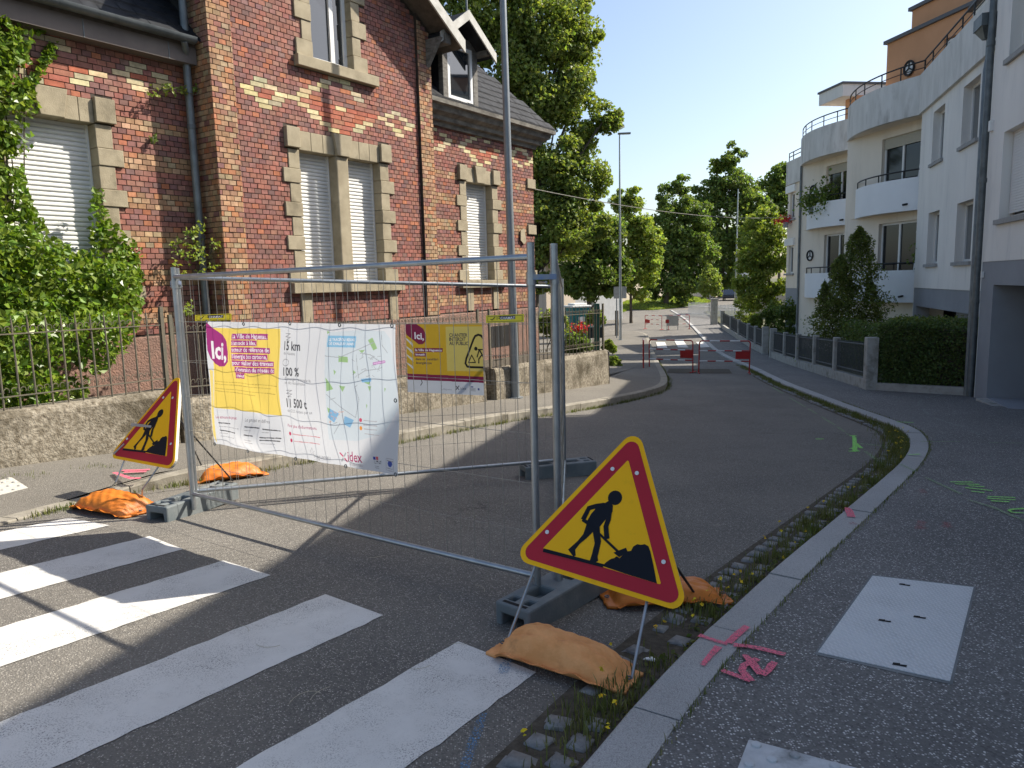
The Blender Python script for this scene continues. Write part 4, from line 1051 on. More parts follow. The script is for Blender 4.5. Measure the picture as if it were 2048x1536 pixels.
def site_panel(A, B, label, wires=True):
    pn = Panel(A, B); o = empty('mesh_barrier', pn.P(0, 0, 0)); tag(o, label, 'fence panel', 'temporary mesh fence panels')
    for a in (.045, pn.L-.045):
        mb = MB(); mb.tube([pn.P(a, 0, .05), pn.P(a, 0, 2.03)], .021, 12); mb.build('post', M['galv'], o, smooth=True)
    for z in (.185, 1.955):
        MB().tube([pn.P(.045, 0, z), pn.P(pn.L-.045, 0, z)], .0175, 10).build('rail', M['galv'], o, smooth=True)
    n = 31; me = None
    for i in range(1, n):
        a = .045+(pn.L-.09)*i/n
        if me is None:
            q = MB(); q.tube([(0, 0, .165), (0, 0, 1.975)], .0018, 5, cap=False); me = bpy.data.meshes.new('wire'); me.from_pydata(q.V, [], q.F); me.materials.append(M['wire'])
        w_ = bpy.data.objects.new('vertical_wire', me); COL.objects.link(w_); w_.parent = o; w_.location = tuple(pn.P(a, random.uniform(-.004, .004), 0)-wl(o)); w_.rotation_euler = (random.uniform(-.002, .002), random.uniform(-.002, .002), 0)
    for z in (.44, .72, 1.0, 1.28, 1.60):
        MB().tube([pn.P(.05, .003, z), pn.P(pn.L*.5, .003, z-.006), pn.P(pn.L-.05, .003, z)], .0018, 5).build('horizontal_wire', M['wire'], o)
    return o, pn
f1, NP = site_panel(PA, PB, 'galvanised mesh fence panel carrying the large white banner')
f2, FP = site_panel(PA+np.array([-.02, .05]), PC, 'galvanised mesh fence panel carrying the small yellow notice board')
f3, TP = site_panel(PB+np.array([.085, .03]), PC+np.array([.05, -.02]), 'galvanised mesh fence panel joining the near post to the far block')
def clamp(p0, p1, z, label):
    c = (p0+p1)/2; o = empty('coupling', (c[0], c[1], z)); tag(o, label, 'clamp', 'fence clamps')
    d = (p1-p0)/np.linalg.norm(p1-p0); s = np.array([-d[1], d[0]])
    for p in (p0, p1): MB().tube([(p[0], p[1], z-.035), (p[0], p[1], z+.035)], .026, 12).build('collar', M['galv'], o, smooth=True)
    mb = MB(); q = [np.array([*(p0+s*.03), z]), np.array([*(p1+s*.03), z]), np.array([*(p1-s*.03), z]), np.array([*(p0-s*.03), z])]
    mb.hexa([x+np.array([0, 0, -.006]) for x in q]+[x+np.array([0, 0, .022]) for x in q]); mb.build('clamp_plate', pm('blue_zinc', (.22, .32, .55), (.35, .40, .45), 20, .35, .7), o)
    MB().tube([np.array([*(c-s*.045), z-.02]), np.array([*(c+s*.045), z-.02])], .008, 6).build('bolt', M['galv'], o)
eAB = (PB-PA)/np.linalg.norm(PB-PA); eAC = (PC-PA)/np.linalg.norm(PC-PA); eBC = (PC-PB)/np.linalg.norm(PC-PB)
clamp(PB-eAB*.045, PB+np.array([.085, .03])+eBC*.045, 1.86, 'blue zinc clamp joining the two near fence posts')
clamp(PA+eAB*.045, PA+np.array([-.02, .05])+eAC*.045, 1.90, 'zinc clamp joining the posts at the crossing end')
# --- fence feet
def foot(c, dirv, label, L_=.78, W_=.235, H_=.145):
    d = np.array([dirv[0], dirv[1], 0]); d /= np.linalg.norm(d); s = np.array([-d[1], d[0], 0]); z = float(gz(*c)); o = empty('ballast_block', (c[0], c[1], z)); tag(o, label, 'fence foot', 'fence feet')
    B = np.array([c[0], c[1], z]); q = lambda x, y, h: B+d*x+s*y+np.array([0, 0, h])
    holes = [(-.33, -.27, -.07, -.02), (-.33, -.27, .03, .08), (-.22, -.08, -.05, .05), (.08, .22, -.05, .05), (.27, .33, -.07, -.02), (.27, .33, .03, .08)]
    xs = sorted(set([-L_/2, L_/2]+[v for h in holes for v in h[:2]])); ys = sorted(set([-W_/2, W_/2]+[v for h in holes for v in h[2:]]))
    mb = MB(); idx = {}
    def vid(x, y, h):
        k = (round(x, 4), round(y, 4), h)
        if k not in idx: idx[k] = mb.n; mb.V.append(tuple(q(x, y, h))); mb.n += 1
        return idx[k]
    inh = lambda x, y: any(h[0] < x < h[1] and h[2] < y < h[3] for h in holes)
    for i in range(len(xs)-1):
        for j in range(len(ys)-1):
            x0, x1, y0, y1 = xs[i], xs[i+1], ys[j], ys[j+1]
            if inh((x0+x1)/2, (y0+y1)/2):
                mb.F.append((vid(x0, y0, .06), vid(x1, y0, .06), vid(x1, y1, .06), vid(x0, y1, .06)))
                for (a, b) in (((x0, y0), (x1, y0)), ((x1, y0), (x1, y1)), ((x1, y1), (x0, y1)), ((x0, y1), (x0, y0))):
                    m_ = ((a[0]+b[0])/2, (a[1]+b[1])/2); nx, ny = m_[0]+(m_[0]-(x0+x1)/2)*.2, m_[1]+(m_[1]-(y0+y1)/2)*.2
                    if not inh(nx, ny): mb.F.append((vid(*a, H_), vid(*b, H_), vid(*b, .06), vid(*a, .06)))
            else: mb.F.append((vid(x0, y0, H_), vid(x1, y0, H_), vid(x1, y1, H_), vid(x0, y1, H_)))
    # outer skin with end arches
    def sidef(pts): mb.F.append(tuple(vid(*p) for p in pts))
    e = W_/2; l = L_/2
    for yy in (-e, e):
        top = [(x, yy, H_) for x in xs]; sidef(([(-l, yy, 0)]+[(l, yy, 0)]+top[::-1]) if yy < 0 else ([(l, yy, 0), (-l, yy, 0)]+top))
    for xx in (-l, l):
        top = [(xx, y, H_) for y in ys]
        arch = [(xx, -e, 0), (xx, -e+.04, 0), (xx, -e+.045, .085), (xx, e-.045, .085), (xx, e-.04, 0), (xx, e, 0)]
        sidef(arch+top[::-1] if xx > 0 else (arch+top[::-1])[::-1])
    V2 = []
    for xx in (-l, l): V2 += [(xx, -e+.04, 0), (xx, -e+.045, .085), (xx, e-.045, .085), (xx, e-.04, 0)]
    for k in range(3): mb.F.append((vid(*V2[k]), vid(*V2[k+1]), vid(*V2[4+k+1]), vid(*V2[4+k])))
    mb.build('block', M['rubber'], o, bevel=.012, smooth=False)
    for x in (-.365, .365): MB().add([q(x-.012, -.08, H_+.0015), q(x+.012, -.08, H_+.0015), q(x+.012, .08, H_+.0015), q(x-.012, .08, H_+.0015)], [(0, 1, 2, 3)]).build('embossed_strip', M['dark'], o)
    return o
foot((-2.73, 6.06), (.40, .92), 'sunlit grey plastic fence foot under the corner post')
foot((.22, 3.95), (.64, .77), 'grey plastic fence foot beside the near road works sign')
foot((.46, 7.47), (.95, .28), 'grey plastic fence foot alone on the road behind the fence')
# --- printed sheets
class Print:
    """sheet on a fence panel given by four photo corners TL,TR,BR,BL"""
    def __init__(s, pn, corners, w, bulge):
        s.pn, s.w, s.bulge = pn, w, bulge
        s.c = []
        for (x, y) in corners:
            a, z = pn.fr.px(x, y, w); s.c.append((a, z))
        s.c = np.array(s.c)
    def sz(s, u, v):                       # v down
        u = np.asarray(u, float); v = np.asarray(v, float)
        c = s.c; return ((1-u)*(1-v))[..., None]*c[0]+(u*(1-v))[..., None]*c[1]+(u*v)[..., None]*c[2]+((1-u)*v)[..., None]*c[3]
    def pos(s, u, v, off=0.):
        q = s.sz(u, v); w_ = s.w+off+s.bulge(np.asarray(u, float), np.asarray(v, float))
        return s.pn.fr.P+q[..., 0:1]*s.pn.fr.u+w_[..., None]*s.pn.fr.n+q[..., 1:2]*np.array([0, 0, 1.])
    def uv(s, px, py):
        a, z = s.pn.fr.px(px, py, s.w); u = v = .5
        for _ in range(25):
            q = s.sz(u, v); e = np.array([a, z])-q; du = (s.sz(u+1e-4, v)-q)/1e-4; dv = (s.sz(u, v+1e-4)-q)/1e-4
            J = np.array([du, dv]).T; d = np.linalg.solve(J, e); u += d[0]; v += d[1]
        return float(u), float(v)
    def start(s, nu, nv, base):
        s.nu, s.nv = nu, nv; s.U, s.Vv = np.meshgrid(np.linspace(0, 1, nu+1), np.linspace(0, 1, nv+1)); s.C = np.tile(np.array(base, float), (nv+1, nu+1, 1))
    def fill(s, pts, col): s.C[in_poly(s.U, s.Vv, [s.uv(*p) for p in pts])] = col
    def line(s, pts, wd, col):
        P = [np.array(s.uv(*p)) for p in pts]; asp = abs(s.c[1, 0]-s.c[0, 0])/abs(s.c[3, 1]-s.c[0, 1]); X = s.U*asp; Y = s.Vv
        for a, b in zip(P[:-1], P[1:]):
            a = a*np.array([asp, 1]); b = b*np.array([asp, 1]); d = b-a; L2_ = d@d+1e-12; t = np.clip(((X-a[0])*d[0]+(Y-a[1])*d[1])/L2_, 0, 1)
            s.C[np.hypot(X-a[0]-t*d[0], Y-a[1]-t*d[1]) < wd/2] = col
    def disc(s, p, r, col): s.line([p, (p[0]+.1, p[1])], 2*r, col)
    def build(s, name, mat, parent=None, loc=None):
        P = s.pos(s.U, s.Vv).reshape(-1, 3); n = s.nu+1; i, j = np.meshgrid(np.arange(s.nu), np.arange(s.nv)); k = (j*n+i).ravel()
        s.o = mesh_np(name, P, np.stack([k, k+n, k+n+1, k+1], 1), mat, parent, loc, smooth=True, cols=s.C.reshape(-1, 3)); return s.o
    def text(s, body, p0, p1, col, bold=0., hscale=1.):
        """print lettering into the sheet's colours"""
        V, Fc = text2d(body, bold); u0 = np.array(s.uv(*p0)); u1 = np.array(s.uv(*p1)); w_ = V[:, 0].max()-V[:, 0].min(); d = (u1-u0)/w_
        asp = abs(s.c[1, 0]-s.c[0, 0])/abs(s.c[3, 1]-s.c[0, 1]); vs = -d[0]*asp*hscale
        X = V[:, 0]-V[:, 0].min(); uu = (u0[0]+d[0]*X)*s.nu; vv = (u0[1]+d[1]*X+vs*V[:, 1])*s.nv
        for f in Fc:
            for t in range(1, len(f)-1):
                A, B, C = (np.array([uu[i], vv[i]]) for i in (f[0], f[t], f[t+1]))
                x0, x1 = max(0, int(min(A[0], B[0], C[0]))), min(s.nu, int(max(A[0], B[0], C[0]))+1); y0, y1 = max(0, int(min(A[1], B[1], C[1]))), min(s.nv, int(max(A[1], B[1], C[1]))+1)
                if x1 < x0 or y1 < y0: continue
                gx, gy = np.meshgrid(np.arange(x0, x1+1), np.arange(y0, y1+1))
                e = lambda P, Q: (Q[0]-P[0])*(gy-P[1])-(Q[1]-P[1])*(gx-P[0])
                a_, b_, c_ = e(A, B), e(B, C), e(C, A); k = ((a_ >= 0) & (b_ >= 0) & (c_ >= 0)) | ((a_ <= 0) & (b_ <= 0) & (c_ <= 0))
                s.C[y0:y1+1, x0:x1+1][k] = col
INK = {'iw': (.80, .78, .80), 'id': (.05, .05, .06), 'ip': (.36, .04, .13), 'ig': (.22, .22, .24)}
M['print'] = attrmat('printed_vinyl', .45, 0, 0, trans=.5, spec=.4)
M['board'] = attrmat('printed_board', .4, 0, .05, spec=.45)
PUR = (.33, .035, .19); YLW = (.80, .60, .13)
def bulge(u, v):
    return .012*np.sin(u*9+2*np.sin(v*3))*np.sin(np.pi*v)+.03*np.sin(np.pi*u)*np.sin(np.pi*v)+.006*np.sin(u*37+v*9)+.014*np.exp(-((u-.3-.25*(v-.5))/.06)**2)*np.sin(np.pi*v)+.05*np.exp(-((u-.27)/.1)**2-((v-.9)/.12)**2)
bn = Print(NP, [(412, 643), (790, 649), (797, 951), (429, 887)], .028, bulge)
bn.start(620, 420, (.66, .67, .69))
K = lambda *c: [(410+x/2.8, 620+y/2.8) for x, y in c]
bn.fill(K((45, 100), (420, 104), (441, 590), (62, 545)), YLW)
bn.fill(K((30, 330), (48, 340), (60, 560), (66, 745), (52, 700)), (.78, .62, .2))
bn.fill(K((3, 62), (45, 98), (100, 140), (128, 175), (141, 235), (141, 290), (122, 314), (90, 316), (62, 300), (38, 270), (22, 225), (14, 150)), PUR)
for r in (((160, 131), (358, 134), (358, 166), (160, 164)), ((160, 168), (296, 171), (297, 202), (160, 199)), ((160, 206), (368, 212), (369, 244), (160, 238)), ((160, 244), (356, 250), (357, 282), (161, 276)), ((161, 280), (391, 289), (392, 320), (161, 313)), ((173, 318), (398, 326), (399, 357), (174, 350)), ((177, 352), (232, 354), (233, 384), (178, 382))):
    bn.fill(K(*r), (.36, .045, .22))
bn.fill(K((690, 125), (860, 112), (1000, 118), (1035, 160), (1062, 330), (1072, 560), (1000, 690), (860, 732), (712, 722), (690, 400)), (.58, .64, .68))
bn.fill(K((698, 142), (852, 146), (852, 210), (696, 206)), (.24, .47, .66))
for r in (((920, 168), (942, 154), (965, 215), (945, 226)), ((757, 255), (812, 262), (814, 292), (760, 290)), ((695, 375), (737, 440), (700, 452)), ((770, 420), (805, 425), (790, 455)), ((704, 540), (732, 556), (712, 572)), ((872, 225), (905, 222), (890, 240)), ((690, 115), (706, 122), (694, 136)), ((735, 330), (748, 345), (738, 362)), ((845, 335), (858, 348), (846, 362)), ((905, 525), (912, 535), (906, 552)), ((885, 400), (925, 398), (920, 420)), ((912, 425), (930, 428), (922, 456)), ((1004, 435), (1013, 440), (1006, 458))): bn.fill(K(*r), (.30, .47, .22))
for r in (((722, 548), (772, 575), (745, 626), (710, 596)), ((798, 590), (842, 615), (822, 657), (791, 636)), ((880, 385), (930, 380), (930, 402), (885, 405))): bn.fill(K(*r), (.22, .42, .62))
gl = (.36, .39, .42)
for r in (((700, 470), (770, 530), (850, 602)), ((850, 602), (868, 500), (850, 430), (862, 420)), ((690, 255), (760, 265), (880, 215), (950, 180)), ((860, 250), (870, 380)), ((870, 362), (900, 340), (970, 330), (982, 300)), ((985, 120), (990, 200), (1020, 240)), ((740, 690), (775, 630)), ((720, 640), (760, 625)), ((720, 500), (750, 488)), ((880, 240), (930, 250), (975, 290))): bn.line(K(*r), .005, gl)
for k in range(26):
    x, y = random.uniform(850, 980), random.uniform(235, 375); bn.line(K((x, y), (x+random.uniform(-22, 22), y+random.uniform(-14, 14))), .004, gl)
for k in range(10):
    x, y = random.uniform(715, 790), random.uniform(560, 625); bn.line(K((x, y), (x+random.uniform(-16, 16), y+random.uniform(-10, 10))), .004, (.7, .32, .2))
bn.line(K((945, 300), (1003, 290)), .018, (.45, .2, .45)); bn.line(K((945, 300), (1003, 290)), .006, (.7, .5, .7))
for p, c in (((877, 615), (.55, .08, .14)), ((880, 660), (.75, .30, .06)), ((485, 690), (.50, .05, .12)), ((492, 728), (.50, .05, .12))): bn.disc(K(p)[0], .014, c)
tn = (.38, .38, .40)
def fine(x0, y0, x1, y1, c=tn, wd=.0055):
    x = x0
    while x < x1-4:
        l = min(random.uniform(8, 26), x1-x); f0, f1 = (x-x0)/(x1-x0), (x+l-x0)/(x1-x0)
        bn.line(K((x, y0+(y1-y0)*f0), (x+l, y0+(y1-y0)*f1)), wd, c); x += l+4
for (x0, y0, x1, y1) in ((62, 397, 420, 425), (64, 411, 385, 440), (66, 436, 412, 470), (66, 449, 300, 478)): fine(x0, y0, x1, y1, (.50, .36, .08))
for (x0, y0, x1, y1) in ((85, 650, 212, 662), (85, 688, 130, 692), (88, 705, 180, 716), (245, 668, 280, 671), (248, 722, 300, 728), (248, 735, 298, 742), (345, 680, 385, 684), (342, 742, 400, 750)): fine(x0, y0, x1, y1)
for (x0, y0, x1, y1) in ((84, 630, 146, 636), (88, 672, 186, 686), (244, 650, 332, 658), (247, 694, 302, 700), (345, 662, 430, 676), (338, 708, 432, 718), (338, 722, 426, 734)): fine(x0, y0, x1, y1, (.10, .10, .11), .009)
for (x0, y0, x1, y1) in ((502, 692, 655, 712), (508, 732, 650, 750), (895, 617, 965, 624), (895, 642, 975, 650), (900, 664, 970, 672), (905, 690, 975, 702), (810, 858, 890, 868), (812, 866, 888, 875)): fine(x0, y0, x1, y1, (.55, .22, .25) if y0 > 690 and x0 < 700 else (.42, .40, .42), .006)
bn.line(K((598, 770), (590, 800), (610, 812), (600, 775), (588, 790)), .005, (.5, .5, .52)); bn.line(K((600, 800), (615, 790)), .005, (.5, .5, .52)); bn.line(K((610, 838), (708, 845)), .004, (.5, .5, .52))
bn.line(K((760, 800), (795, 848)), .012, (.55, .06, .16)); bn.line(K((790, 802), (765, 845)), .012, (.35, .36, .38)); bn.disc(K((778, 825))[0], .008, (.66, .67, .69))
bn.fill(K((944, 820), (956, 821), (956, 840), (944, 838)), (.02, .04, .30)); bn.fill(K((958, 821), (970, 823), (970, 841), (958, 840)), (.62, .10, .12))
for r in (((1012, 830), (1055, 838), (1058, 905), (1014, 895), (1012, 830)),): bn.line(K(*r), .004, (.42, .40, .42))
bn.disc(K((1036, 862))[0], .022, (.05, .09, .38)); fine(1018, 842, 1052, 850, (.35, .3, .3)); fine(1018, 884, 1054, 892); fine(950, 874, 975, 880); fine(950, 884, 972, 889)
for (x, y) in ((470, 150), (468, 292), (490, 465)):
    pts = [(x-16, y-18), (x+14, y-18), (x-16, y), (x+16, y+2), (x-10, y+18), (x+10, y+18)] if y != 292 else [(x+17*math.cos(g), y+19*math.sin(g)) for g in np.linspace(0, 6.3, 14)]
    for a_, b_ in zip(pts[:-1], pts[1:]): bn.line(K(a_, b_), .005, (.30, .30, .32))
def bt(body, a, b, mat, bold=0., hs=1.): bn.text(body, K(a)[0], K(b)[0], INK[mat], bold, hs)
bt('Ici,', (46, 268), (132, 276), 'iw', .03)
for body, a, b in (('La Ville de Haguenau,', (164, 157), (355, 161)), ("s'associe à Idex,", (163, 193), (292, 196)), ('acteur de référence de', (164, 231), (364, 237)), ("l'énergie bas carbone,", (165, 269), (353, 275)), ('pour réaliser des travaux', (164, 305), (388, 313)), ("d'extension du réseau de", (178, 343), (395, 350)), ('chaleur', (182, 375), (230, 377))): bt(body, a, b, 'iw', .012)
bt('15 km', (452, 222), (542, 227), 'id', .022, 1.2); bt('100 %', (460, 364), (543, 370), 'id', .022, 1.2); bt('11 500 t', (474, 540), (598, 549), 'id', .022, 1.2)
bt('de réseau', (452, 248), (516, 252), 'ig', .004); bt("d'énergie renouvelable", (466, 389), (620, 402), 'ig', .004); bt('et de récupération', (468, 411), (588, 421), 'ig', .004); bt('de CO2 évitées par an', (475, 568), (622, 580), 'ig', .004)
bt('Les acteurs du projet', (70, 604), (190, 611), 'ip', .01); bt('Le projet en chiffres', (240, 621), (383, 631), 'ig', .01); bt("Pour plus d'informations", (472, 652), (638, 669), 'ip', .006)
bt('LE TRACÉ DU RÉSEAU', (704, 172), (846, 174), 'iw', .02); bt('DE CHALEUR URBAIN', (706, 194), (842, 197), 'iw', .02)
bt('Haguenau', (610, 830), (708, 837), 'ig', .0); bt('idex', (802, 846), (888, 853), 'ip', .01, 1.15); bt('RÉPUBLIQUE', (946, 850), (985, 853), 'id', .02); bt('FRANÇAISE', (946, 861), (985, 864), 'id', .02)
banner = bn.build('banner', M['print'], loc=NP.P(1.2, 0, .6)); tag(banner, 'large white and yellow printed vinyl banner tied to the mesh fence', 'banner')
for c in ((220, 78), (476, 75), (757, 84), (1045, 88), (1060, 508), (57, 750), (250, 787), (512, 832), (787, 875), (1072, 920), (12, 66)):
    u_, v_ = bn.uv(*K(c)[0]); p = bn.pos(np.array(u_), np.array(v_), .003); e1, e2 = NP.fr.u, np.array([0, 0, 1.]); mb = MB()
    mb.tube([p+e1*.011*math.cos(g)+e2*.011*math.sin(g) for g in np.linspace(0, 2*math.pi, 11)], .0035, 5); mb.build('eyelet', M['zincd'], banner)
# --- yellow notice board on the far panel
bd = Print(FP, [(811, 648), (964, 646), (968, 791), (816, 784)], .03, lambda u, v: 0*u); bd.start(330, 300, (.60, .37, .02))
K2 = lambda *c: [(780+x/4.532, 590+y/4.532) for x, y in c]
BP = (.20, .012, .055)
bd.fill(K2((503, 288), (838, 284), (850, 692), (518, 688)), (.62, .50, .13))
bd.fill(K2((140, 262), (235, 260), (300, 305), (326, 360), (326, 412), (300, 445), (262, 448), (150, 362), (140, 330)), BP)
for k in range(4): bd.fill(K2((128+5*k, 385+75*k), (150+5*k, 392+75*k), (207+2*k, 440+70*k), (208+2*k, 468+70*k)), (.62, .62, .56))
bd.fill(K2((220, 480), (477, 482), (478, 517), (220, 515)), BP); bd.fill(K2((221, 522), (326, 524), (327, 558), (221, 556)), BP)
bd.fill(K2((155, 712), (860, 742), (860, 797), (155, 766)), BP); bd.fill(K2((155, 766), (860, 797), (862, 930), (155, 890)), (.62, .64, .67))
blk = (.012, .01, .008)
bd.line(K2((850, 400), (825, 368), (800, 360), (772, 372), (755, 405), (692, 575), (684, 620), (700, 648), (740, 655), (858, 656)), .030, blk)
bd.disc(K2((778, 487))[0], .027, blk); bd.line(K2((800, 495), (850, 495)), .018, blk); bd.line(K2((808, 500), (790, 560)), .02, blk); bd.line(K2((815, 505), (840, 550), (852, 575)), .022, blk); bd.line(K2((830, 545), (805, 580), (805, 615)), .02, blk)
bd.line(K2((712, 612), (740, 545), (775, 612), (712, 612)), .016, blk)
bd.line(K2((205, 740), (350, 746)), .008, (.5, .35, .4)); bd.line(K2((385, 748), (525, 754)), .005, (.5, .35, .4)); bd.line(K2((560, 758), (705, 764)), .005, (.5, .35, .4)); bd.line(K2((735, 766), (805, 769)), .007, (.5, .35, .4))
bd.line(K2((285, 772), (292, 795), (278, 818)), .010, blk)
bd.line(K2((598, 825), (625, 858)), .014, (.10, .10, .12)); bd.line(K2((625, 825), (598, 858)), .014, (.10, .10, .12)); bd.line(K2((470, 820), (462, 850), (480, 862)), .006, (.3, .32, .35)); bd.fill(K2((733, 828), (755, 828), (755, 838), (733, 838)), (.05, .06, .2)); bd.fill(K2((795, 845), (812, 846), (812, 865), (795, 864)), (.05, .08, .25))
for y in (848, 858, 868): bd.line(K2((733, y), (775, y+2)), .006, (.2, .2, .22))
def bt2(body, a, b, mat, bold=0., hs=1.): bd.text(body, K2(a)[0], K2(b)[0], INK[mat], bold, hs)
bt2('Ici,', (222, 395), (308, 405), 'iw', .03); bt2('la Ville de Haguenau', (230, 508), (468, 511), 'iw', .02); bt2('investit', (233, 548), (318, 550), 'iw', .02)
bt2('dans sa transition', (232, 590), (438, 592), 'id', .02); bt2('énergétique', (236, 624), (378, 627), 'id', .02)
for s_, y in (('CHANTIER', 378), ('INTERDIT', 416), ('AU PUBLIC', 454)): bt2(s_, (537, y), ({'CHANTIER': 702, 'INTERDIT': 688, 'AU PUBLIC': 710}[s_], y+1), 'id', .025, 1.15)
bt2('Haguenau', (485, 860), (562, 863), 'ig', 0); bt2('idex', (638, 858), (692, 860), 'ig', .01)
bo = bd.build('notice_board', M['board'], loc=FP.P(2.2, 0, 1.1)); tag(bo, 'rigid yellow site notice board with plum band on the mesh fence', 'notice board')
q = [bd.pos(np.array(float(a)), np.array(float(b)), -.004) for a, b in ((0, 0), (1, 0), (1, 1), (0, 1))]
MB().prism(q[::-1], -FP.fr.n*.006).build('backing', M['wframe'], bo)
# --- hire company tags
def tagplate(pn, corners, label, body=True):
    t_ = Print(pn, corners, .025, lambda u, v: 0*u); t_.start(200, 44, (.72, .60, .02))
    t_.C[(np.abs(t_.U-.5) < .46) & (np.abs(t_.Vv-.5) < .40) & ~((np.abs(t_.U-.5) < .45) & (np.abs(t_.Vv-.5) < .34))] = (.04, .04, .02)
    t_.C[(t_.U > .29) & (t_.U < .78) & (t_.Vv > .18) & (t_.Vv < .60)] = (.015, .015, .015)
    c = np.array(corners, float); P = lambda u, v: tuple((c[0]*(1-u)+c[1]*u)*(1-v)+(c[3]*(1-u)+c[2]*u)*v)
    t_.text('E', P(.30, .57), P(.36, .57), (.72, .60, .02), .03, 1.); t_.text('CHAMAT', P(.38, .57), P(.76, .57), INK['iw'], .02, .8)
    o = t_.build('hire_tag', M['board'], loc=pn.P(1, 0, 1.6)); tag(o, label, 'name plate')
    for a_, b_ in (((.13, .50), (.17, .66)), ((.17, .66), (.24, .25))):
        e0, e1 = np.array(a_), np.array(b_); d_ = (e1-e0)/np.linalg.norm(e1-e0); s_ = np.array([-d_[1]*.012, d_[0]*.012*5])
        Q = [e0-s_, e1-s_, e1+s_, e0+s_]; mesh_np('tick', [t_.pos(np.array(x[0]), np.array(x[1]), .002) for x in Q], [(0, 1, 2, 3)], M['black'], o)
tagplate(NP, [(972, 631), (1048, 628), (1048, 644), (972, 646)], 'yellow hire name plate on the near fence panel beside its double post')
tagplate(FP, [(390, 630), (463, 627), (463, 640), (390, 642)], 'yellow hire name plate on the fence above the banner corner')
# --- road works signs
def tri_poly(S, inset, r, k=7):
    R = S/math.sqrt(3)-2*inset; out = []
    Rc = R-2*r
    for i in range(3):
        th = math.pi/2+i*2*math.pi/3; c = np.array([Rc*math.cos(th), Rc*math.sin(th)])
        for j in range(k):
            g = th-math.pi/3+2*math.pi/3*j/(k-1); out.append(c+r*np.array([math.cos(g), math.sin(g)]))
    return out
def solve_tri(pts, S, t0):
    vs = [ray(*p) for p in pts]; t = np.array(t0, float)
    def r(t):
        P = [CAM+v*k for v, k in zip(vs, t)]; return np.array([np.linalg.norm(P[0]-P[1])-S, np.linalg.norm(P[1]-P[2])-S, np.linalg.norm(P[0]-P[2])-S])
    for _ in range(80):
        R = r(t); J = np.array([(r(t+1e-6*np.eye(3)[i])-R)/1e-6 for i in range(3)]).T; t = t-np.linalg.lstsq(J, R, rcond=None)[0]*.5
    return [CAM+v*k for v, k in zip(vs, t)]
S1 = .95
T1 = solve_tri([(1020, 1117), (1381, 1231), (1276, 850)], S1, (3.6, 3.2, 3.2))
def sign_axes(T):
    ctr = sum(T)/3; ex_ = (T[1]-T[0])/np.linalg.norm(T[1]-T[0]); ey_ = T[2]-(T[0]+T[1])/2; ey_ /= np.linalg.norm(ey_); n_ = np.cross(ex_, ey_)
    return ctr, ex_, ey_, n_
c_, ex1, ey1, n1 = sign_axes(T1)
def to_plane(px, py):
    v = ray(px, py); t = (n1@(c_-CAM))/(n1@v); P = CAM+v*t-c_; return np.array([P@ex1, P@ey1])/S1
KS = lambda x, y: to_plane(960+x/3, 820+y/3)
FIG = []      # polygons in unit sign coordinates
def fstroke(pts, wd):
    P = [KS(*p) for p in pts]
    wd = wd/3*3.5/1465/S1
    T = np.gradient(np.array(P), axis=0); T /= np.linalg.norm(T, axis=1)[:, None]; Nn = np.stack([-T[:, 1], T[:, 0]], 1)
    FIG.append([p+n_*wd/2 for p, n_ in zip(P, Nn)]+[p-n_*wd/2 for p, n_ in zip(P, Nn)][::-1])
hc = KS(812, 528); hr = np.linalg.norm(KS(854, 535)-hc)
FIG.append([hc+hr*np.array([math.cos(g), math.sin(g)]) for g in np.linspace(0, 2*math.pi, 22)[:-1]])
for pts in ([(775, 545), (800, 575), (797, 612), (770, 640), (748, 668), (722, 700), (712, 722), (676, 722), (640, 702), (640, 676), (668, 625), (700, 588), (718, 562), (755, 558)],
            [(641, 690), (690, 700), (678, 735), (640, 772), (600, 805), (573, 840), (577, 874), (562, 881), (531, 838), (590, 785), (622, 745)],
            [(676, 700), (720, 690), (723, 750), (729, 790), (716, 850), (708, 880), (711, 905), (693, 918), (660, 908), (674, 865), (690, 800), (680, 740)],
            [(735, 936), (762, 912), (790, 893), (808, 890), (820, 878), (840, 890), (862, 868), (880, 850), (908, 846), (922, 820), (945, 806), (968, 810), (990, 806), (1012, 818), (1024, 850), (1044, 940), (1063, 1041), (880, 985)],
            [(803, 857), (878, 827), (888, 852), (838, 885)],
            [(385, 831), (745, 926), (740, 946), (379, 852)]): FIG.append([KS(*p) for p in pts])
fstroke([(748, 572), (700, 578), (656, 590), (636, 630), (620, 660)], 30)
fstroke([(618, 658), (645, 676)], 22)
fstroke([(782, 600), (772, 660), (758, 700), (764, 775)], 32)
fstroke([(640, 668), (740, 765), (838, 858)], 15)
RIV = [KS(*p) for p in ((797, 355), (943, 380), (405, 733), (1103, 912))]
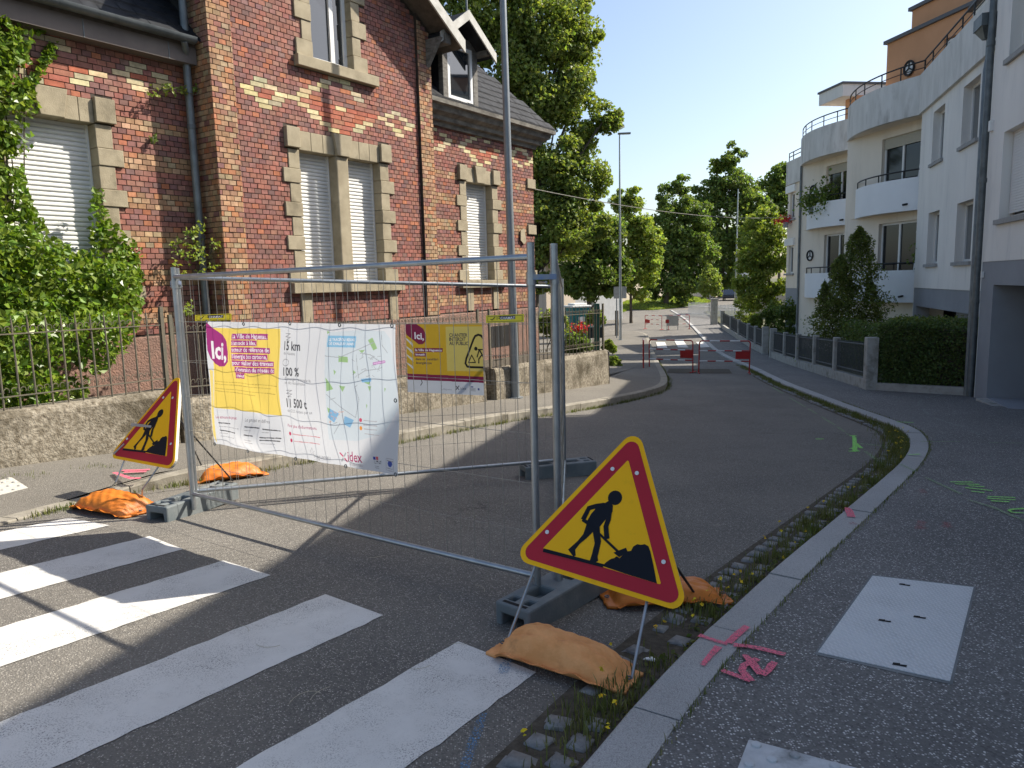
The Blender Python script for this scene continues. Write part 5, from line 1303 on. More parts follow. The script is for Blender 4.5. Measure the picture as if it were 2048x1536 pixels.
def road_sign(T, S, label, feet, back, worn=False):
    ctr, ex_, ey_, n_ = sign_axes(T)
    base = np.array([ctr[0], ctr[1], float(gz(ctr[0], ctr[1]))])
    o = empty('road_works_sign', base); tag(o, label, 'road sign', 'road works warning signs')
    q = lambda p, h: ctr+ex_*p[0]+ey_*p[1]+n_*h
    rs = .06*S
    MB().prism([q(p, -.03) for p in tri_poly(S, .006, rs)], n_*.028).build('back_plate', M['sback'], o)
    for ins, h0, mat, nm, rr in ((.002, 0, 'sy', 'border', rs), (.026*S, .0015, 'sr', 'red_band', rs*.72), (.098*S, .003, 'sy', 'face', .006*S)):
        MB().prism([q(p, h0-.002) for p in tri_poly(S, ins, rr)], n_*.0035).build(nm, M[mat], o)
    mb = MB()
    for k, pg in enumerate(FIG):
        P = [q(p*S, .0053+.0002*k) for p in pg]
        bm_n = np.cross(P[1]-P[0], P[2]-P[0])
        mb.add(P, [tuple(range(len(P)))])
    f = mb.build('pictogram', M['sn'], o)
    for p in RIV:
        MB().tube([q(p*S, .004), q(p*S, .0075)], .011*S, 10).build('rivet', M['whitep'], o)
    mb = MB(); mb.prism([q(p, -.045) for p in ((-.33*S, -.24*S), (.33*S, -.24*S), (.33*S, -.20*S), (-.33*S, -.20*S))], n_*.016); mb.build('stiffener', M['galv'], o)
    for (p, f_) in feet:
        pth = [q(np.array(p)*S, -.037)] + [np.array(v) for v in f_]; MB().tube(pth, .0075, 8).build('leg', M['galv'], o, smooth=True)
    for (p, f_) in back:
        pth = [q(np.array(p)*S, -.037)] + [np.array(v) for v in f_]; MB().tube(pth, .0075, 8).build('rear_leg', M['black'], o, smooth=True)
    if worn:
        for pts in (((-.36, .02), (-.05, .03), (-.06, .05), (-.37, .05)), ((-.42, -.26), (-.33, -.15), (-.345, -.14), (-.44, -.24))):
            mesh_np('scrape', [q(np.array(p)*S, .0085) for p in pts], [tuple(range(4))], M['sback'], o)
    return o
g0 = lambda px, py: G(px, py, .008)
fl, fr_ = g0(1010, 1296), g0(1262, 1362)
rb_ = [np.array([.62, 4.12, 0]), np.array([1.05, 4.02, 0])]
for v in rb_: v[2] = float(gz(v[0], v[1]))+.01
road_sign(T1, S1, 'triangular yellow and red road works sign leaning between two faded sandbags', [((-.36, -.27), [fl]), ((.27, -.27), [fr_])], [((-.05, .30), [rb_[0]]), ((.15, .1), [rb_[1]])])
S2 = 1.04
T2 = solve_tri([(216, 915), (349, 940), (361, 742)], S2, (5.8, 5.4, 5.9))
k1, k2 = G(232, 964, .17), G(285, 980, .12); e1, e2 = G(213, 985, .02), G(284, 1008, .01)
b1, b2 = G(411, 948, .02), G(466, 962, .01)
k1 = at(232, 964, 6.45); k2 = at(285, 979, 6.15)
road_sign(T2, S2, 'scraped triangular yellow and red road works sign at the crossing end of the fence', [((-.30, -.27), [k1, e1]), ((.22, -.27), [k2, e2])], [((0., .3), [b1]), ((.1, .2), [b2])], True)
# --- sandbags
def sandbag(c, dirv, L_, W_, H_, mat, label, seed, skew=0.):
    rg = np.random.default_rng(seed); nu, nv = 64, 36
    d = np.array([dirv[0], dirv[1]])/np.hypot(*dirv); s = np.array([-d[1], d[0]]); ph = rg.uniform(0, 6, 10)
    x = np.linspace(-1, 1, nu+1)[:, None]; v = np.linspace(-1, 1, nv+1)[None, :]; xs = x/.84
    body = np.sqrt(np.clip(1-np.abs(xs)**3.4, 0, 1)); body = body*(1+skew*x)
    wid = 1-.20*np.abs(x)**3+.025*np.sin(4*x+ph[0]); endj = .02*np.sin(v*7+ph[1])+.012*np.sin(v*17+ph[2])
    top = H_*body*(.30+.70*np.clip(1-np.abs(v)**2.6, 0, 1)**.75)
    crease = (np.abs(xs)**2.2)*np.clip(1.2-np.abs(xs), 0, 1)
    top = top*(1+.20*crease*np.sin(v*11+ph[3]+2*x)+.10*crease*np.sin(v*23+ph[4]))+H_*body*(.035*np.sin(6*x+3.2*v+ph[5])+.025*np.sin(13*x-7*v+ph[6])+.018*np.sin(24*x+15*v+ph[7])+.05*np.exp(-((v-.25-.5*x)/.09)**2)-.05*np.exp(-((v+.2-.35*x)/.08)**2))
    top = np.maximum(top, .006)+np.where(np.abs(xs) > 1, .010+.012*np.sin(v*6+ph[8])*(np.abs(x)-.8), 0)
    bot = np.minimum(H_*.30*body*np.abs(v)**5, top-.004); bot = np.maximum(bot, .001)
    X = (x+np.sign(x)*np.clip(np.abs(x)-.9, 0, 1)*endj*4)*L_/2+0*v; Y = v*wid*W_/2
    def pts(Z):
        px_ = c[0]+d[0]*X+s[0]*Y; py_ = c[1]+d[1]*X+s[1]*Y; return np.stack([px_.ravel(), py_.ravel(), (gz(px_, py_)+.003+Z).ravel()], 1)
    V = np.vstack([pts(top), pts(bot)]); n = nv+1; i, j = np.meshgrid(np.arange(nu), np.arange(nv), indexing='ij'); k = (i*n+j).ravel(); o_ = (nu+1)*n
    Fc = np.vstack([np.stack([k, k+n, k+n+1, k+1], 1), np.stack([k+o_, k+o_+1, k+o_+n+1, k+o_+n], 1)])
    e = []
    for i in range(nu): e += [(i*n, o_+i*n, o_+(i+1)*n, (i+1)*n), ((i+1)*n+nv, o_+(i+1)*n+nv, o_+i*n+nv, i*n+nv)]
    for j in range(nv): e += [(j, j+1, o_+j+1, o_+j), (nu*n+j+1, nu*n+j, o_+nu*n+j, o_+nu*n+j+1)]
    o = mesh_np('sandbag', V, np.vstack([Fc, np.array(e)]), mat, loc=(c[0], c[1], float(gz(*c))), smooth=True); tag(o, label, 'sandbag', 'orange sandbags on the sign legs')
    T = pts(top)
    for jj, sg in ((0, -1), (nv, 1)):
        seam = MB()
        P = [T[i*n+jj] for i in range(5, nu-4)]
        for a, b, q in zip(P[:-1], P[1:], range(len(P))):
            ot = np.array([s[0]*sg, s[1]*sg, .35+.25*math.sin(q*.5+ph[0])])*.022; ot2 = np.array([s[0]*sg, s[1]*sg, .35+.25*math.sin((q+1)*.5+ph[0])])*.022
            seam.add([a-ot*.3, b-ot2*.3, b+ot2, a+ot], [(0, 1, 2, 3)])
        seam.build('seam_flap', mat, o)
    for sg in (-1, 1):
        ctr = np.array([c[0]+d[0]*sg*L_*.465, c[1]+d[1]*sg*L_*.465, 0]); ctr[2] = float(gz(ctr[0], ctr[1]))+.032
        MB().tube([ctr+np.array([d[0]*.012*math.cos(g)-s[0]*.012*math.sin(g), d[1]*.012*math.cos(g)-s[1]*.012*math.sin(g), 0]) for g in np.linspace(0, 2*math.pi, 9)], .004, 5).build('eyelet', M['zincd'], o)
    return o
sandbag((.205, 3.235), (.60, -.38), .72, .27, .15, M['orangef'], 'faded peach orange sandbag at the front of the near sign', 3, -.15)
sandbag((.86, 4.05), (.68, .06), .74, .28, .12, M['orange'], 'dusty orange sandbag behind the near sign by the kerb', 5)
sandbag((-3.42, 6.06), (.80, -.42), .74, .40, .15, M['orange'], 'bright orange sandbag at the crossing end beside the fence foot', 8)
sandbag((-2.92, 7.33), (.60, .45), .72, .32, .14, M['orange'], 'glossy orange sandbag behind the fence foot', 11)
# ================================================================== white apartment building
apt = empty('apartment_building', (12.5, 20, float(gz(12.5, 20)))); tag(apt, 'white rendered apartment building with rounded balconies and terracotta penthouse', 'apartment building')
def wall_open(fr, a0, a1, w, z0, z1, ops, mat, depth=.28, name='wall', par=None):
    xs = sorted(set([a0, a1]+[q for h in ops for q in h[:2] if a0 < q < a1])); zs = sorted(set([z0, z1]+[q for h in ops for q in h[2:4] if z0 < q < z1])); mb = MB()
    for i in range(len(xs)-1):
        for j in range(len(zs)-1):
            xm, zm = (xs[i]+xs[i+1])/2, (zs[j]+zs[j+1])/2
            if any(h[0] < xm < h[1] and h[2] < zm < h[3] for h in ops): continue
            mb.add([fr.pt(xs[i], w, zs[j]), fr.pt(xs[i+1], w, zs[j]), fr.pt(xs[i+1], w, zs[j+1]), fr.pt(xs[i], w, zs[j+1])], [(0, 1, 2, 3)])
    for h in ops:
        x0, x1, q0, q1 = h[:4]; p = fr.pt; b = w-depth
        mb.add([p(x0, w, q0), p(x1, w, q0), p(x1, w, q1), p(x0, w, q1), p(x0, b, q0), p(x1, b, q0), p(x1, b, q1), p(x0, b, q1)], [(0, 1, 5, 4), (1, 2, 6, 5), (2, 3, 7, 6), (3, 0, 4, 7)])
    return mb.build(name, mat, par or apt)
def sill(fr, a0, a1, w, z): MB().fbox(fr, a0-.08, a1+.08, w-.25, w+.07, z-.09, z).build('sill', M['sill'], apt)
M['aptglass'] = glass('apartment_glass', (.03, .04, .045), .05)
M['curtain'] = pm('net_curtain', (.42, .43, .43), (.34, .35, .35), 6, .8, scale=(4, 4, .3))
# near block, street face w = .8
ops = [(-7.35, -5.95, 5.70, 7.25), (-7.35, -5.95, 2.80, 4.40), (-10.8, -9.4, 5.7, 7.25), (-10.8, -9.4, 2.8, 4.4)]
wall_open(BF, -22, -5.13, .8, 2.03, 8.78, ops, M['wp'])
for (x0, x1, q0, q1) in ops:
    casement(apt, BF, x0, x1, .8-.24, q0, q1, .07, ('wframe', 'aptglass'), 'window', [(x0+x1)/2]); sill(BF, x0, x1, .8, q0)
    sh_ = MB(); 
    for k in range(int((q1-q0)*(.95 if q0 < 5 else .3)/.05)): sh_.fbox(BF, x0+.02, x1-.02, .8-.17, .8-.155, q1-.05*(k+1)+.006, q1-.05*k)
    sh_.build('shutter', M['wframe'], apt)
wall_open(BF, -22, -5.13, .79, -1.6, 2.03, [(-9.2, -5.86, -.62, 1.58)], M['gp'], 1.3)
MB().fbox(BF, -9.2, -5.86, -.55, -.5, -1.2, 1.6).build('garage_door', pm('garage_door_grey', (.13, .14, .15), (.15, .16, .17), 3, .6), apt)
mb = MB(); mb.fbox(BF, -9.3, -5.8, -.6, .95, -1.4, -.64); mb.build('garage_threshold', M['pcon'], apt)
mb = MB(); mb.add([BF.pt(-5.13, .8, -1.6), BF.pt(-5.13, -.2, -1.6), BF.pt(-5.13, -.2, 8.78), BF.pt(-5.13, .8, 8.78)], [(3, 2, 1, 0)]); mb.fbox(BF, -22, -5.14, -9, .5, 8.55, 8.78); mb.build('roof_slab', M['wp'], apt)
mb = MB(); mb.fbox(BF, -22, -5.3, -9, .3, 4, 8.55); mb.fbox(BF, -5.2, 4.5, -9, -.5, 1., 6.7); mb.fbox(BF, -22, -5.3, -9, -.8, -1, 4.); mb.fbox(BF, 4.7, 30, -9, -1.2, -1.5, 7.9); mb.build('core', M['dark'], apt)  # unseen solid mass; far box raised to close light gaps
# middle facade w = 0
ops = [(1.86, 3.12, 5.05, 6.55), (1.86, 3.12, 2.10, 3.62), (-1.30, .10, 5.05, 6.55), (-1.30, .10, 2.10, 3.62), (-4.6, -3.3, 5.05, 6.55), (-4.6, -3.3, 2.1, 3.62)]
wall_open(BF, -5.13, 4.6, 0, 1.38, 6.81, ops, M['wp'])
for (x0, x1, q0, q1) in ops: casement(apt, BF, x0, x1, -.24, q0, q1, .07, ('wframe', 'aptglass'), 'window', [(x0+x1)/2]); sill(BF, x0, x1, 0, q0)
mb = MB(); mb.fbox(BF, -5.13, 4.6, -.4, -.02, .8, 1.38); mb.fbox(BF, 4.2, 4.6, -.4, -.02, -1.4, .8); mb.build('plinth', M['gp'], apt)
mb = MB(); mb.fbox(BF, -5.13, 1.2, -.6, -.4, -1.4, .8); mb.build('basement_wall', M['gp'], apt)
mb = MB(); mb.add([BF.pt(4.6, 0, -1.4), BF.pt(4.6, -.9, -1.4), BF.pt(4.6, -.9, 6.8), BF.pt(4.6, 0, 6.8)], [(0, 1, 2, 3)]); mb.build('wall_end', M['wp'], apt)
MB().fbox(BF, -5.1, 4.6, -.15, .10, 6.80, 8.0).build('parapet', M['conc'], apt)
# railings helper along a path of (a,w,z)
def railing(path, h, par, nposts, low=True, r=.02):
    o = empty('railing', (0, 0, 0)); o.parent = par; o.location = tuple(BF.pt(*path[0])-wl(par))
    P = [BF.pt(*p) for p in path]
    MB().tube([p+np.array([0, 0, h]) for p in P], r*1.25, 7).build('handrail', M['black'], o)
    if low: MB().tube([p+np.array([0, 0, h*.5]) for p in P], r*.7, 6).build('lower_rail', M['black'], o)
    for i in np.linspace(0, len(P)-1, nposts).astype(int): MB().tube([P[i]-np.array([0, 0, .02]), P[i]+np.array([0, 0, h])], r, 6).build('post', M['black'], o)
railing([(a, 0., 8.0) for a in np.linspace(4.55, -5, 20)], .42, apt, 8)
# pipes and hopper at the block corner
dpz = float(gz(10, 15))
pp = MB(); pp.tube([BF.pt(-5.03, .85, 8.3), BF.pt(-5.03, .85, -.9)], .065, 12); po = pp.build('downpipe', M['zincd'], apt, smooth=True)
for z in (6.2, 3.6, 1.2): MB().tube([BF.pt(-5.03, .85, z), BF.pt(-5.03, .85, z+.08)], .078, 12).build('pipe_joint', M['zincd'], po)
pp = MB(); pp.tube([BF.pt(-4.7, .80, 6.5), BF.pt(-4.7, .80, 6.05), BF.pt(-4.82, .86, 5.8), BF.pt(-4.82, .86, -.9)], .05, 10); pp.build('downpipe', M['zinc'], apt, smooth=True)
mb = MB(); p = BF.pt; mb.hexa([p(-4.62, .90, 6.42), p(-4.78, .90, 6.42), p(-4.78, .7, 6.42), p(-4.62, .7, 6.42), p(-4.45, 1.0, 6.62), p(-4.95, 1.0, 6.62), p(-4.95, .6, 6.62), p(-4.45, .6, 6.62)]); mb.fbox(BF, -4.97, -4.43, .58, 1.02, 6.62, 6.85); mb.build('hopper', M['zincd'], apt)
MB().fbox(BF, -5.32, -5.2, .8, .86, 4.55, 4.75).build('junction_box', M['wframe'], apt)
MB().fbox(BF, -5.30, -5.22, .8, .84, 1.72, 1.84).build('junction_box', M['wframe'], apt)
# rounded loggia units
def bez(p0, p1, p2, n=22): return [((1-t)**2*p0[0]+2*t*(1-t)*p1[0]+t*t*p2[0], (1-t)**2*p0[1]+2*t*(1-t)*p1[1]+t*t*p2[1]) for t in np.linspace(0, 1, n+1)]
def curved_band(path, z0, z1, th, mat, name, par):
    mb = MB(); n = len(path); V = []
    P = np.array(path); T = np.gradient(P, axis=0); T /= np.linalg.norm(T, axis=1)[:, None]; Nn = np.stack([T[:, 1], -T[:, 0]], 1)
    Q = P+Nn*th
    for i in range(n): V += [BF.pt(P[i, 0], P[i, 1], z0), BF.pt(P[i, 0], P[i, 1], z1), BF.pt(Q[i, 0], Q[i, 1], z1), BF.pt(Q[i, 0], Q[i, 1], z0)]
    Fc = [(4*i+k, 4*(i+1)+k, 4*(i+1)+(k+1) % 4, 4*i+(k+1) % 4) for i in range(n-1) for k in range(4)]+[(0, 1, 2, 3), (4*n-4, 4*n-1, 4*n-2, 4*n-3)]
    return mb.add(V, Fc).build(name, mat, par, smooth=True)
def slab(poly, z0, z1, mat, name, par): return MB().prism([BF.pt(a, w_, z0) for a, w_ in poly], (0, 0, z1-z0)).build(name, mat, par)
M['aptdoor'] = glass('patio_glass', (.015, .018, .02), .06); M['aptdoor'].node_tree.nodes['Principled BSDF'].inputs['Coat Weight'].default_value = 0; M['aptdoor'].node_tree.nodes['Principled BSDF'].inputs['Specular IOR Level'].default_value = .45
def wheel(par, fr, a, w_, z, r):
    o = empty('round_ornament', (0, 0, 0)); o.parent = par; o.location = tuple(fr.pt(a, w_, z)-wl(par)); c = fr.pt(a, w_, z); e1, e2 = fr.u, np.array([0, 0, 1.])
    MB().tube([c+e1*r*math.cos(g)+e2*r*math.sin(g) for g in np.linspace(0, 2*math.pi, 19)], r*.16, 6).build('ring', M['black'], o)
    for k in range(3):
        g = math.pi/2+k*2*math.pi/3; MB().tube([c, c+e1*r*math.cos(g)+e2*r*math.sin(g)], r*.1, 5).build('spoke', M['black'], o)
    MB().add([c-fr.n*.02+e1*r*.8*math.cos(g)+e2*r*.8*math.sin(g) for g in np.linspace(0, 2*math.pi, 17)[:-1]], [tuple(range(16))]).build('disc', M['wframe'], o)
def unit(da, dw, first):
    S_ = lambda l: [(a+da, w_+dw) for a, w_ in l]
    p0, p1 = np.array([4.62+da, -.6+dw]), np.array([8.72+da, 1.60+dw]); dv = p1-p0; Lw = np.linalg.norm(dv); dv /= Lw
    u3 = BF.u*dv[0]+BF.n*dv[1]; n3 = BF.u*(-dv[1])+BF.n*dv[0]
    if n3@(CAM-BF.pt(*p0, 0)) < 0: n3 = -n3
    WF = Frame(BF.pt(*p0, 0), u=u3, n=n3)
    ops = [(.35, 2.75, 4.12, 6.50), (.35, 2.75, 1.15, 3.60)]
    wall_open(WF, 0, Lw, 0, -1.6, 6.82, ops, M['wpw'], .2)
    for k, (x0, x1, q0, q1) in enumerate(ops):
        casement(apt, WF, x0, x1, -.16, q0, q1-(.0), .07, ('wframe', 'aptdoor'), 'patio_window', [x0+(x1-x0)*.62])
        if k == 0:
            sh_ = MB()
            for j in range(6): sh_.fbox(WF, x0+.01, x1-.01, -.12, -.09, q1-.06*(j+1)+.006, q1-.06*j)
            sh_.build('shutter', pm('beige_shutter', (.45, .42, .34), None, rough=.6), apt)
        mb = MB(); mb.add([WF.pt(x, -.145+.02*math.sin(i*1.3), z) for i, (x, z) in enumerate([(1.05+.05*math.sin(k_*.8), q0+k_*.3) for k_ in range(8)])]+[WF.pt(x+.12-.07*abs(math.sin(i*.35)), -.145, z) for i, (x, z) in enumerate([(1.05+.05*math.sin(k_*.8), q0+k_*.3) for k_ in range(8)])], [(i, i+1, 9+i, 8+i) for i in range(7)]); mb.build('curtain', M['wframe'], apt)
    # terrace on top
    tp = bez(*S_([(4.6, .05), (6.35, 1.75), (8.85, 1.62)]))
    curved_band(tp, 6.80, 8.0, .14, M['conc'], 'terrace_parapet', apt)
    slab(S_([(4.6, .0), (4.6, -.7)])+[tuple(p1+np.array([.2, -.3]))]+[(a-.0, w_-.05) for a, w_ in tp[::-1]], 6.82, 6.97, M['wpw'], 'terrace_slab', apt)
    railing([(a, w_-.07, 8.0) for a, w_ in tp], .42, apt, 6)
    for (z0, z1, rz) in ((3.88, 4.93, .24), (.88, 1.95, .24)):
        bp = bez(*S_([(4.72, -.30), (5.95, 1.42), (8.05, 1.36)]), 18)
        b = curved_band(bp, z0, z1, .12, M['wpb'], 'balcony', apt)
        slab(S_([(4.72, -.5)])+[tuple(p0+dv*(Lw-.25))]+[(a, w_-.05) for a, w_ in bp[::-1]], z0+.02, z0+.18, M['wpw'], 'balcony_slab', b)
        railing([(a, w_-.06, z1) for a, w_ in bp], rz, apt, 5, False)
        q_ = bp[3]; MB().tube([BF.pt(q_[0], q_[1]-.05, z0+.22), BF.pt(q_[0]-.05, q_[1]+.12, z0+.19)], .035, 8).build('spout', M['black'], b)
    mb = MB(); e_ = p1; mb.add([BF.pt(e_[0], e_[1], -1.6), BF.pt(e_[0]+.4, e_[1]-3, -1.6), BF.pt(e_[0]+.4, e_[1]-3, 6.8), BF.pt(e_[0], e_[1], 6.8)], [(0, 1, 2, 3)]); mb.build('end_wall', M['wpw'], apt)
    return WF, Lw
W1, Lw = unit(0, 0, True)
W2, _ = unit(6.0, 1.16, False)
wheel(apt, W2, Lw*.78, .04, 5.6, .22); wheel(apt, W2, Lw*.80, .04, 2.75, .22)
MB().tube([W2.pt(Lw-.1, .06, 6.8), W2.pt(Lw-.1, .06, -1.3)], .05, 8).build('downpipe', M['zinc'], apt)
# third, flatter bay far along the street
q0_, q1_ = at(1572, 553, 41.5)-BF.P, at(1612, 553, 38.5)-BF.P
d3 = q1_-q0_; d3[2] = 0; L3 = np.linalg.norm(d3); u3 = d3/L3; n3 = np.array([u3[1], -u3[0], 0])
if n3@(CAM-BF.P-q0_) < 0: n3 = -n3
F3 = Frame((BF.P+q0_), u=u3, n=n3)
ops = [(.35, 1.05, 4.95, 6.35), (.35, 1.05, 2.0, 3.5)]
wall_open(F3, 0, L3+3, 0, 1.2, 6.8, ops, M['wpw'], .2); MB().fbox(F3, 0, L3+3, -.3, -.02, -1.8, 1.2).build('plinth', M['gp'], apt)
for (x0, x1, z0_, z1_) in ops:
    casement(apt, F3, x0, x1, -.14, z0_, z1_, .09, ('wframe', 'aptglass')); MB().fbox(F3, x0-.5, x1+.2, -.02, .1, z1_+.02, z1_+.4).build('shutter_box', M['wframe'], apt); MB().fbox(F3, x0-.5, x1+.2, -.02, .1, z0_-.1, z0_).build('sill', M['sill'], apt)
MB().fbox(F3, -.1, L3+3, -.3, .1, 6.8, 8.05).build('parapet', M['conc'], apt)
mb = MB(); mb.add([F3.pt(0, 0, -1.8), F3.pt(.2, -6, -1.8), F3.pt(.2, -6, 8), F3.pt(0, 0, 8)], [(3, 2, 1, 0)]); mb.build('end_wall', M['wpw'], apt)
o = empty('railing', (0, 0, 0)); o.parent = apt; o.location = tuple(F3.pt(0, 0, 8)-wl(apt))
for z in (8.3, 8.5): MB().tube([F3.pt(.05, 0, z), F3.pt(L3, 0, z)], .025, 6).build('handrail', M['black'], o)
for a in (.05, .7): MB().tube([F3.pt(a, 0, 8), F3.pt(a, 0, 8.5)], .025, 6).build('post', M['black'], o)
# penthouse
def pent(da, dw, z0, ztop, left, right):
    p0, p1 = np.array(left)+np.array([da, dw]), np.array(right)+np.array([da, dw]); d = p1-p0; L_ = np.linalg.norm(d); d /= L_
    u_ = BF.u*d[0]+BF.n*d[1]; n_ = BF.u*(-d[1])+BF.n*d[0]
    if n_@(CAM-BF.pt(*p0, 0)) < 0: n_ = -n_
    return Frame(BF.pt(*p0, 0), u=u_, n=n_), L_
PFm, PL = pent(0, 0, 0, 0, (5.85, .40), (3.35, -.98))
wall_open(PFm, -.75, PL, 0, 6.9, 9.52, [(1.75, PL-.02, 7.0, 8.9)], M['terra'], .15)
casement(apt, PFm, 1.75, PL-.03, -.12, 7.0, 8.87, .08, ('wframe', 'aptglass'), 'window', [2.25])
MB().fbox(PFm, -.83, PL+.1, -3, .10, 9.52, 9.63).build('coping', M['terras'], apt)
mb = MB(); mb.fbox(PFm, -.75, -.7, -5, -.001, 6.9, 9.52); mb.build('side_wall', M['terra'], apt)
mb = MB(); mb.fbox(PFm, -.2, PL+3, -4, -.45, 9.6, 10.42); mb.build('upper_tier', M['terra'], apt)
MB().fbox(PFm, -.28, PL+3, -4, -.35, 10.42, 10.53).build('coping', M['terras'], apt)
wheel(apt, PFm, .35, .04, 8.45, .22)
mb = MB(); mb.fbox(BF, -5.1, 3.2, -6, -.9, 6.9, 9.3); mb.build('set_back_wall', M['wp'], apt)
MB().fbox(BF, -5.1, 3.3, -6, -.78, 9.3, 9.42).build('coping', M['terras'], apt)
mb = MB(); mb.fbox(BF, 2.0, 3.1, -.9, -.85, 6.9, 9.); mb.build('plank_screen', M['terra'], apt)
P2m, P2L = pent(6.0, 1.16, 0, 0, (6.3, .4), (3.6, -.9))
MB().fbox(P2m, .5, 1.3, -3, 0, 6.9, 8.95).build('wall', M['terra'], apt)
MB().fbox(P2m, -.55, 1.15, -3, .55, 8.95, 9.42).build('roof_slab', M['wp'], apt)
MB().fbox(P2m, -.6, 1.2, -3, .6, 9.42, 9.5).build('coping', M['terras'], apt)
# pot plants and flowers on the balconies
def pot_plant(name, label, c, r, n, size, mat, cat='plant'):
    o = empty(name, (c[0], c[1], c[2])); tag(o, label, cat)
    P = np.array(c)+RNG.normal(size=(n, 3))*np.array(r)*.5+np.array([0, 0, r[2]*.6]); leaves('foliage', P, size, mat, o)
    mb = MB(); mb.tube([(c[0], c[1], c[2]-.25), (c[0], c[1], c[2]+.05)], .12, 10, r1=.15); mb.build('pot', M['gp'], o)
pc = W2.pt(Lw*.62, .55, 4.75); pot_plant('balcony_plant', 'dark bushy plant spilling over a far first floor balcony', pc, (.55, .55, .5), 500, .14, M['leafd'])
pc = W2.pt(Lw*.40, .5, 4.75); pot_plant('balcony_plant', 'dark leafy plant against the far balcony window', pc, (.5, .5, .7), 450, .14, M['leafd'])
pc = F3.pt(.5, .25, 4.75); pot_plant('geranium_box', 'red geraniums in a window box at the far end of the building', pc, (.6, .3, .25), 160, .12, M['redflower'], 'flowers')
pc = W1.pt(.25, .3, 2.05); pot_plant('balcony_plant', 'pot plant beside the net curtain on the low balcony', pc, (.3, .3, .5), 160, .10, M['leafd'])
# ================================================================== right garden fence, hedge, conifer
Q0 = np.array([8.2, 16.6]); Q1 = np.array([15.2, 53.])
fd = (Q1-Q0)/np.linalg.norm(Q1-Q0)
FF = Frame(Q0, u=np.array([*fd, 0]), n=np.array([-fd[1], fd[0], 0]))
def fz(a): p = FF.pt(a, 0, 0); return float(gz(p[0], p[1]))+HR
post_px = [1675, 1633, 1598, 1572, 1547, 1531, 1512, 1497, 1478, 1462, 1445]
posts = [0.]
for x in post_px:
    posts.append(FF.px(x, 650, 0)[0])
fence = empty('garden_fence', FF.pt(posts[0], 0, fz(0))); tag(fence, 'low grey metal fence between pale concrete posts along the right pavement', 'fence')
pm_me = None
for i, a in enumerate(posts):
    big = i in (0, 5, 6, 11)
    h = .25/2 if i == 0 else (.13 if big else .085); z = fz(a)
    mb = MB(); mb.fbox(FF, a-h, a+h, -h, h, z-.3, z+(1.2 if big else 1.13)); o = mb.build('post', M['pcon'], fence, bevel=.015)
    if i < len(posts)-1 and i != 5:
        b = posts[i+1]; z0, z1 = fz(a), fz(b)
        mb = MB(); q = FF.pt; mb.hexa([q(a, .09, z0-.3), q(b, .09, z1-.3), q(b, -.09, z1-.3), q(a, -.09, z0-.3), q(a, .09, z0+.24), q(b, .09, z1+.24), q(b, -.09, z1+.24), q(a, -.09, z0+.24)]); mb.build('base_wall', M['pcon'], fence)
        for zr in (.36, 1.02): MB().tube([q(a, 0, z0+zr), q(b, 0, z1+zr)], .02, 6).build('rail', M['fgrey'], fence)
        n = max(6, int((b-a)/.11)); allb = MB()
        for k in range(1, n):
            t = k/n; x = a+(b-a)*t; zz = z0+(z1-z0)*t; mb = allb if i > 2 else MB()
            mb.fbox(FF, x-.011, x+.011, -.008, .008, zz+.28, zz+1.08)
            if mb is not allb: mb.build('slat', M['fgrey'], fence)
        if allb.n: tag(allb.build('slats', M['fgrey'], fence), kind='stuff')
# closing wall under the hedge, towards the apartment block
E0, E1 = Q0, np.array([9.75, 15.25]); ed = (E1-E0)/np.linalg.norm(E1-E0); EF = Frame(E0, u=np.array([*ed, 0]), n=np.array([ed[1], -ed[0], 0])); EL = np.linalg.norm(E1-E0)
if EF.n@(CAM-EF.P) < 0: EF.n = -EF.n
zE = lambda a: float(gz(*EF.pt(a, 0, 0)[:2]))+HR
mb = MB(); q = EF.pt; mb.hexa([q(.15, .08, zE(0)-.3), q(EL, .08, zE(EL)-.3), q(EL, -.1, zE(EL)-.3), q(.15, -.1, zE(0)-.3), q(.15, .08, zE(0)+.17), q(EL, .08, zE(EL)+.17), q(EL, -.1, zE(EL)+.17), q(.15, -.1, zE(0)+.17)])
o = mb.build('hedge_wall', M['pcon'], loc=q(EL/2, 0, zE(1))); tag(o, 'low concrete base wall at the foot of the clipped hedge', 'wall')
# hedge
hedge = empty('hedge', q(EL/2, -.5, zE(1))); tag(hedge, 'dark clipped evergreen hedge behind the big corner post', 'hedge')
topz = .70; P = []
n = 9000
a = RNG.uniform(.1, EL+.1, n); w_ = -np.abs(RNG.normal(0, .10, n))-.02; z = RNG.uniform(-.62, topz, n); P.append(np.array([EF.pt(x, y, 0) for x, y in zip(a, w_)])+np.stack([0*z, 0*z, z], 1))
n = 6000
a = RNG.uniform(.1, EL+.3, n); w_ = RNG.uniform(-2.2, 0.05, n); z = topz+RNG.normal(0, .05, n); P.append(np.array([EF.pt(x, y, 0) for x, y in zip(a, w_)])+np.stack([0*z, 0*z, z], 1))
n = 4500
a = RNG.uniform(.2, 3.4, n); w_ = -RNG.uniform(.05, .5, n); z = RNG.uniform(-.5, topz-.03, n); P.append(np.array([FF.pt(x, y, 0) for x, y in zip(a, w_)])+np.stack([0*z, 0*z, z], 1))
P = np.vstack(P); thin = ~((np.abs(EF.u@(P-EF.P).T-EL*.78) < .28) & (RNG.random(len(P)) < .45)); P = P[thin]
leaves('foliage', P, .06, M['hedge'], hedge, up=.4, var=.45)
k = 250; a = RNG.uniform(.2, EL, k); w_ = RNG.uniform(-1.5, 0, k); P = np.array([EF.pt(x, y, topz+RNG.uniform(.03, .17)) for x, y in zip(a, w_)]); leaves('young_shoots', P, .06, M['thuja'], hedge, up=.6)
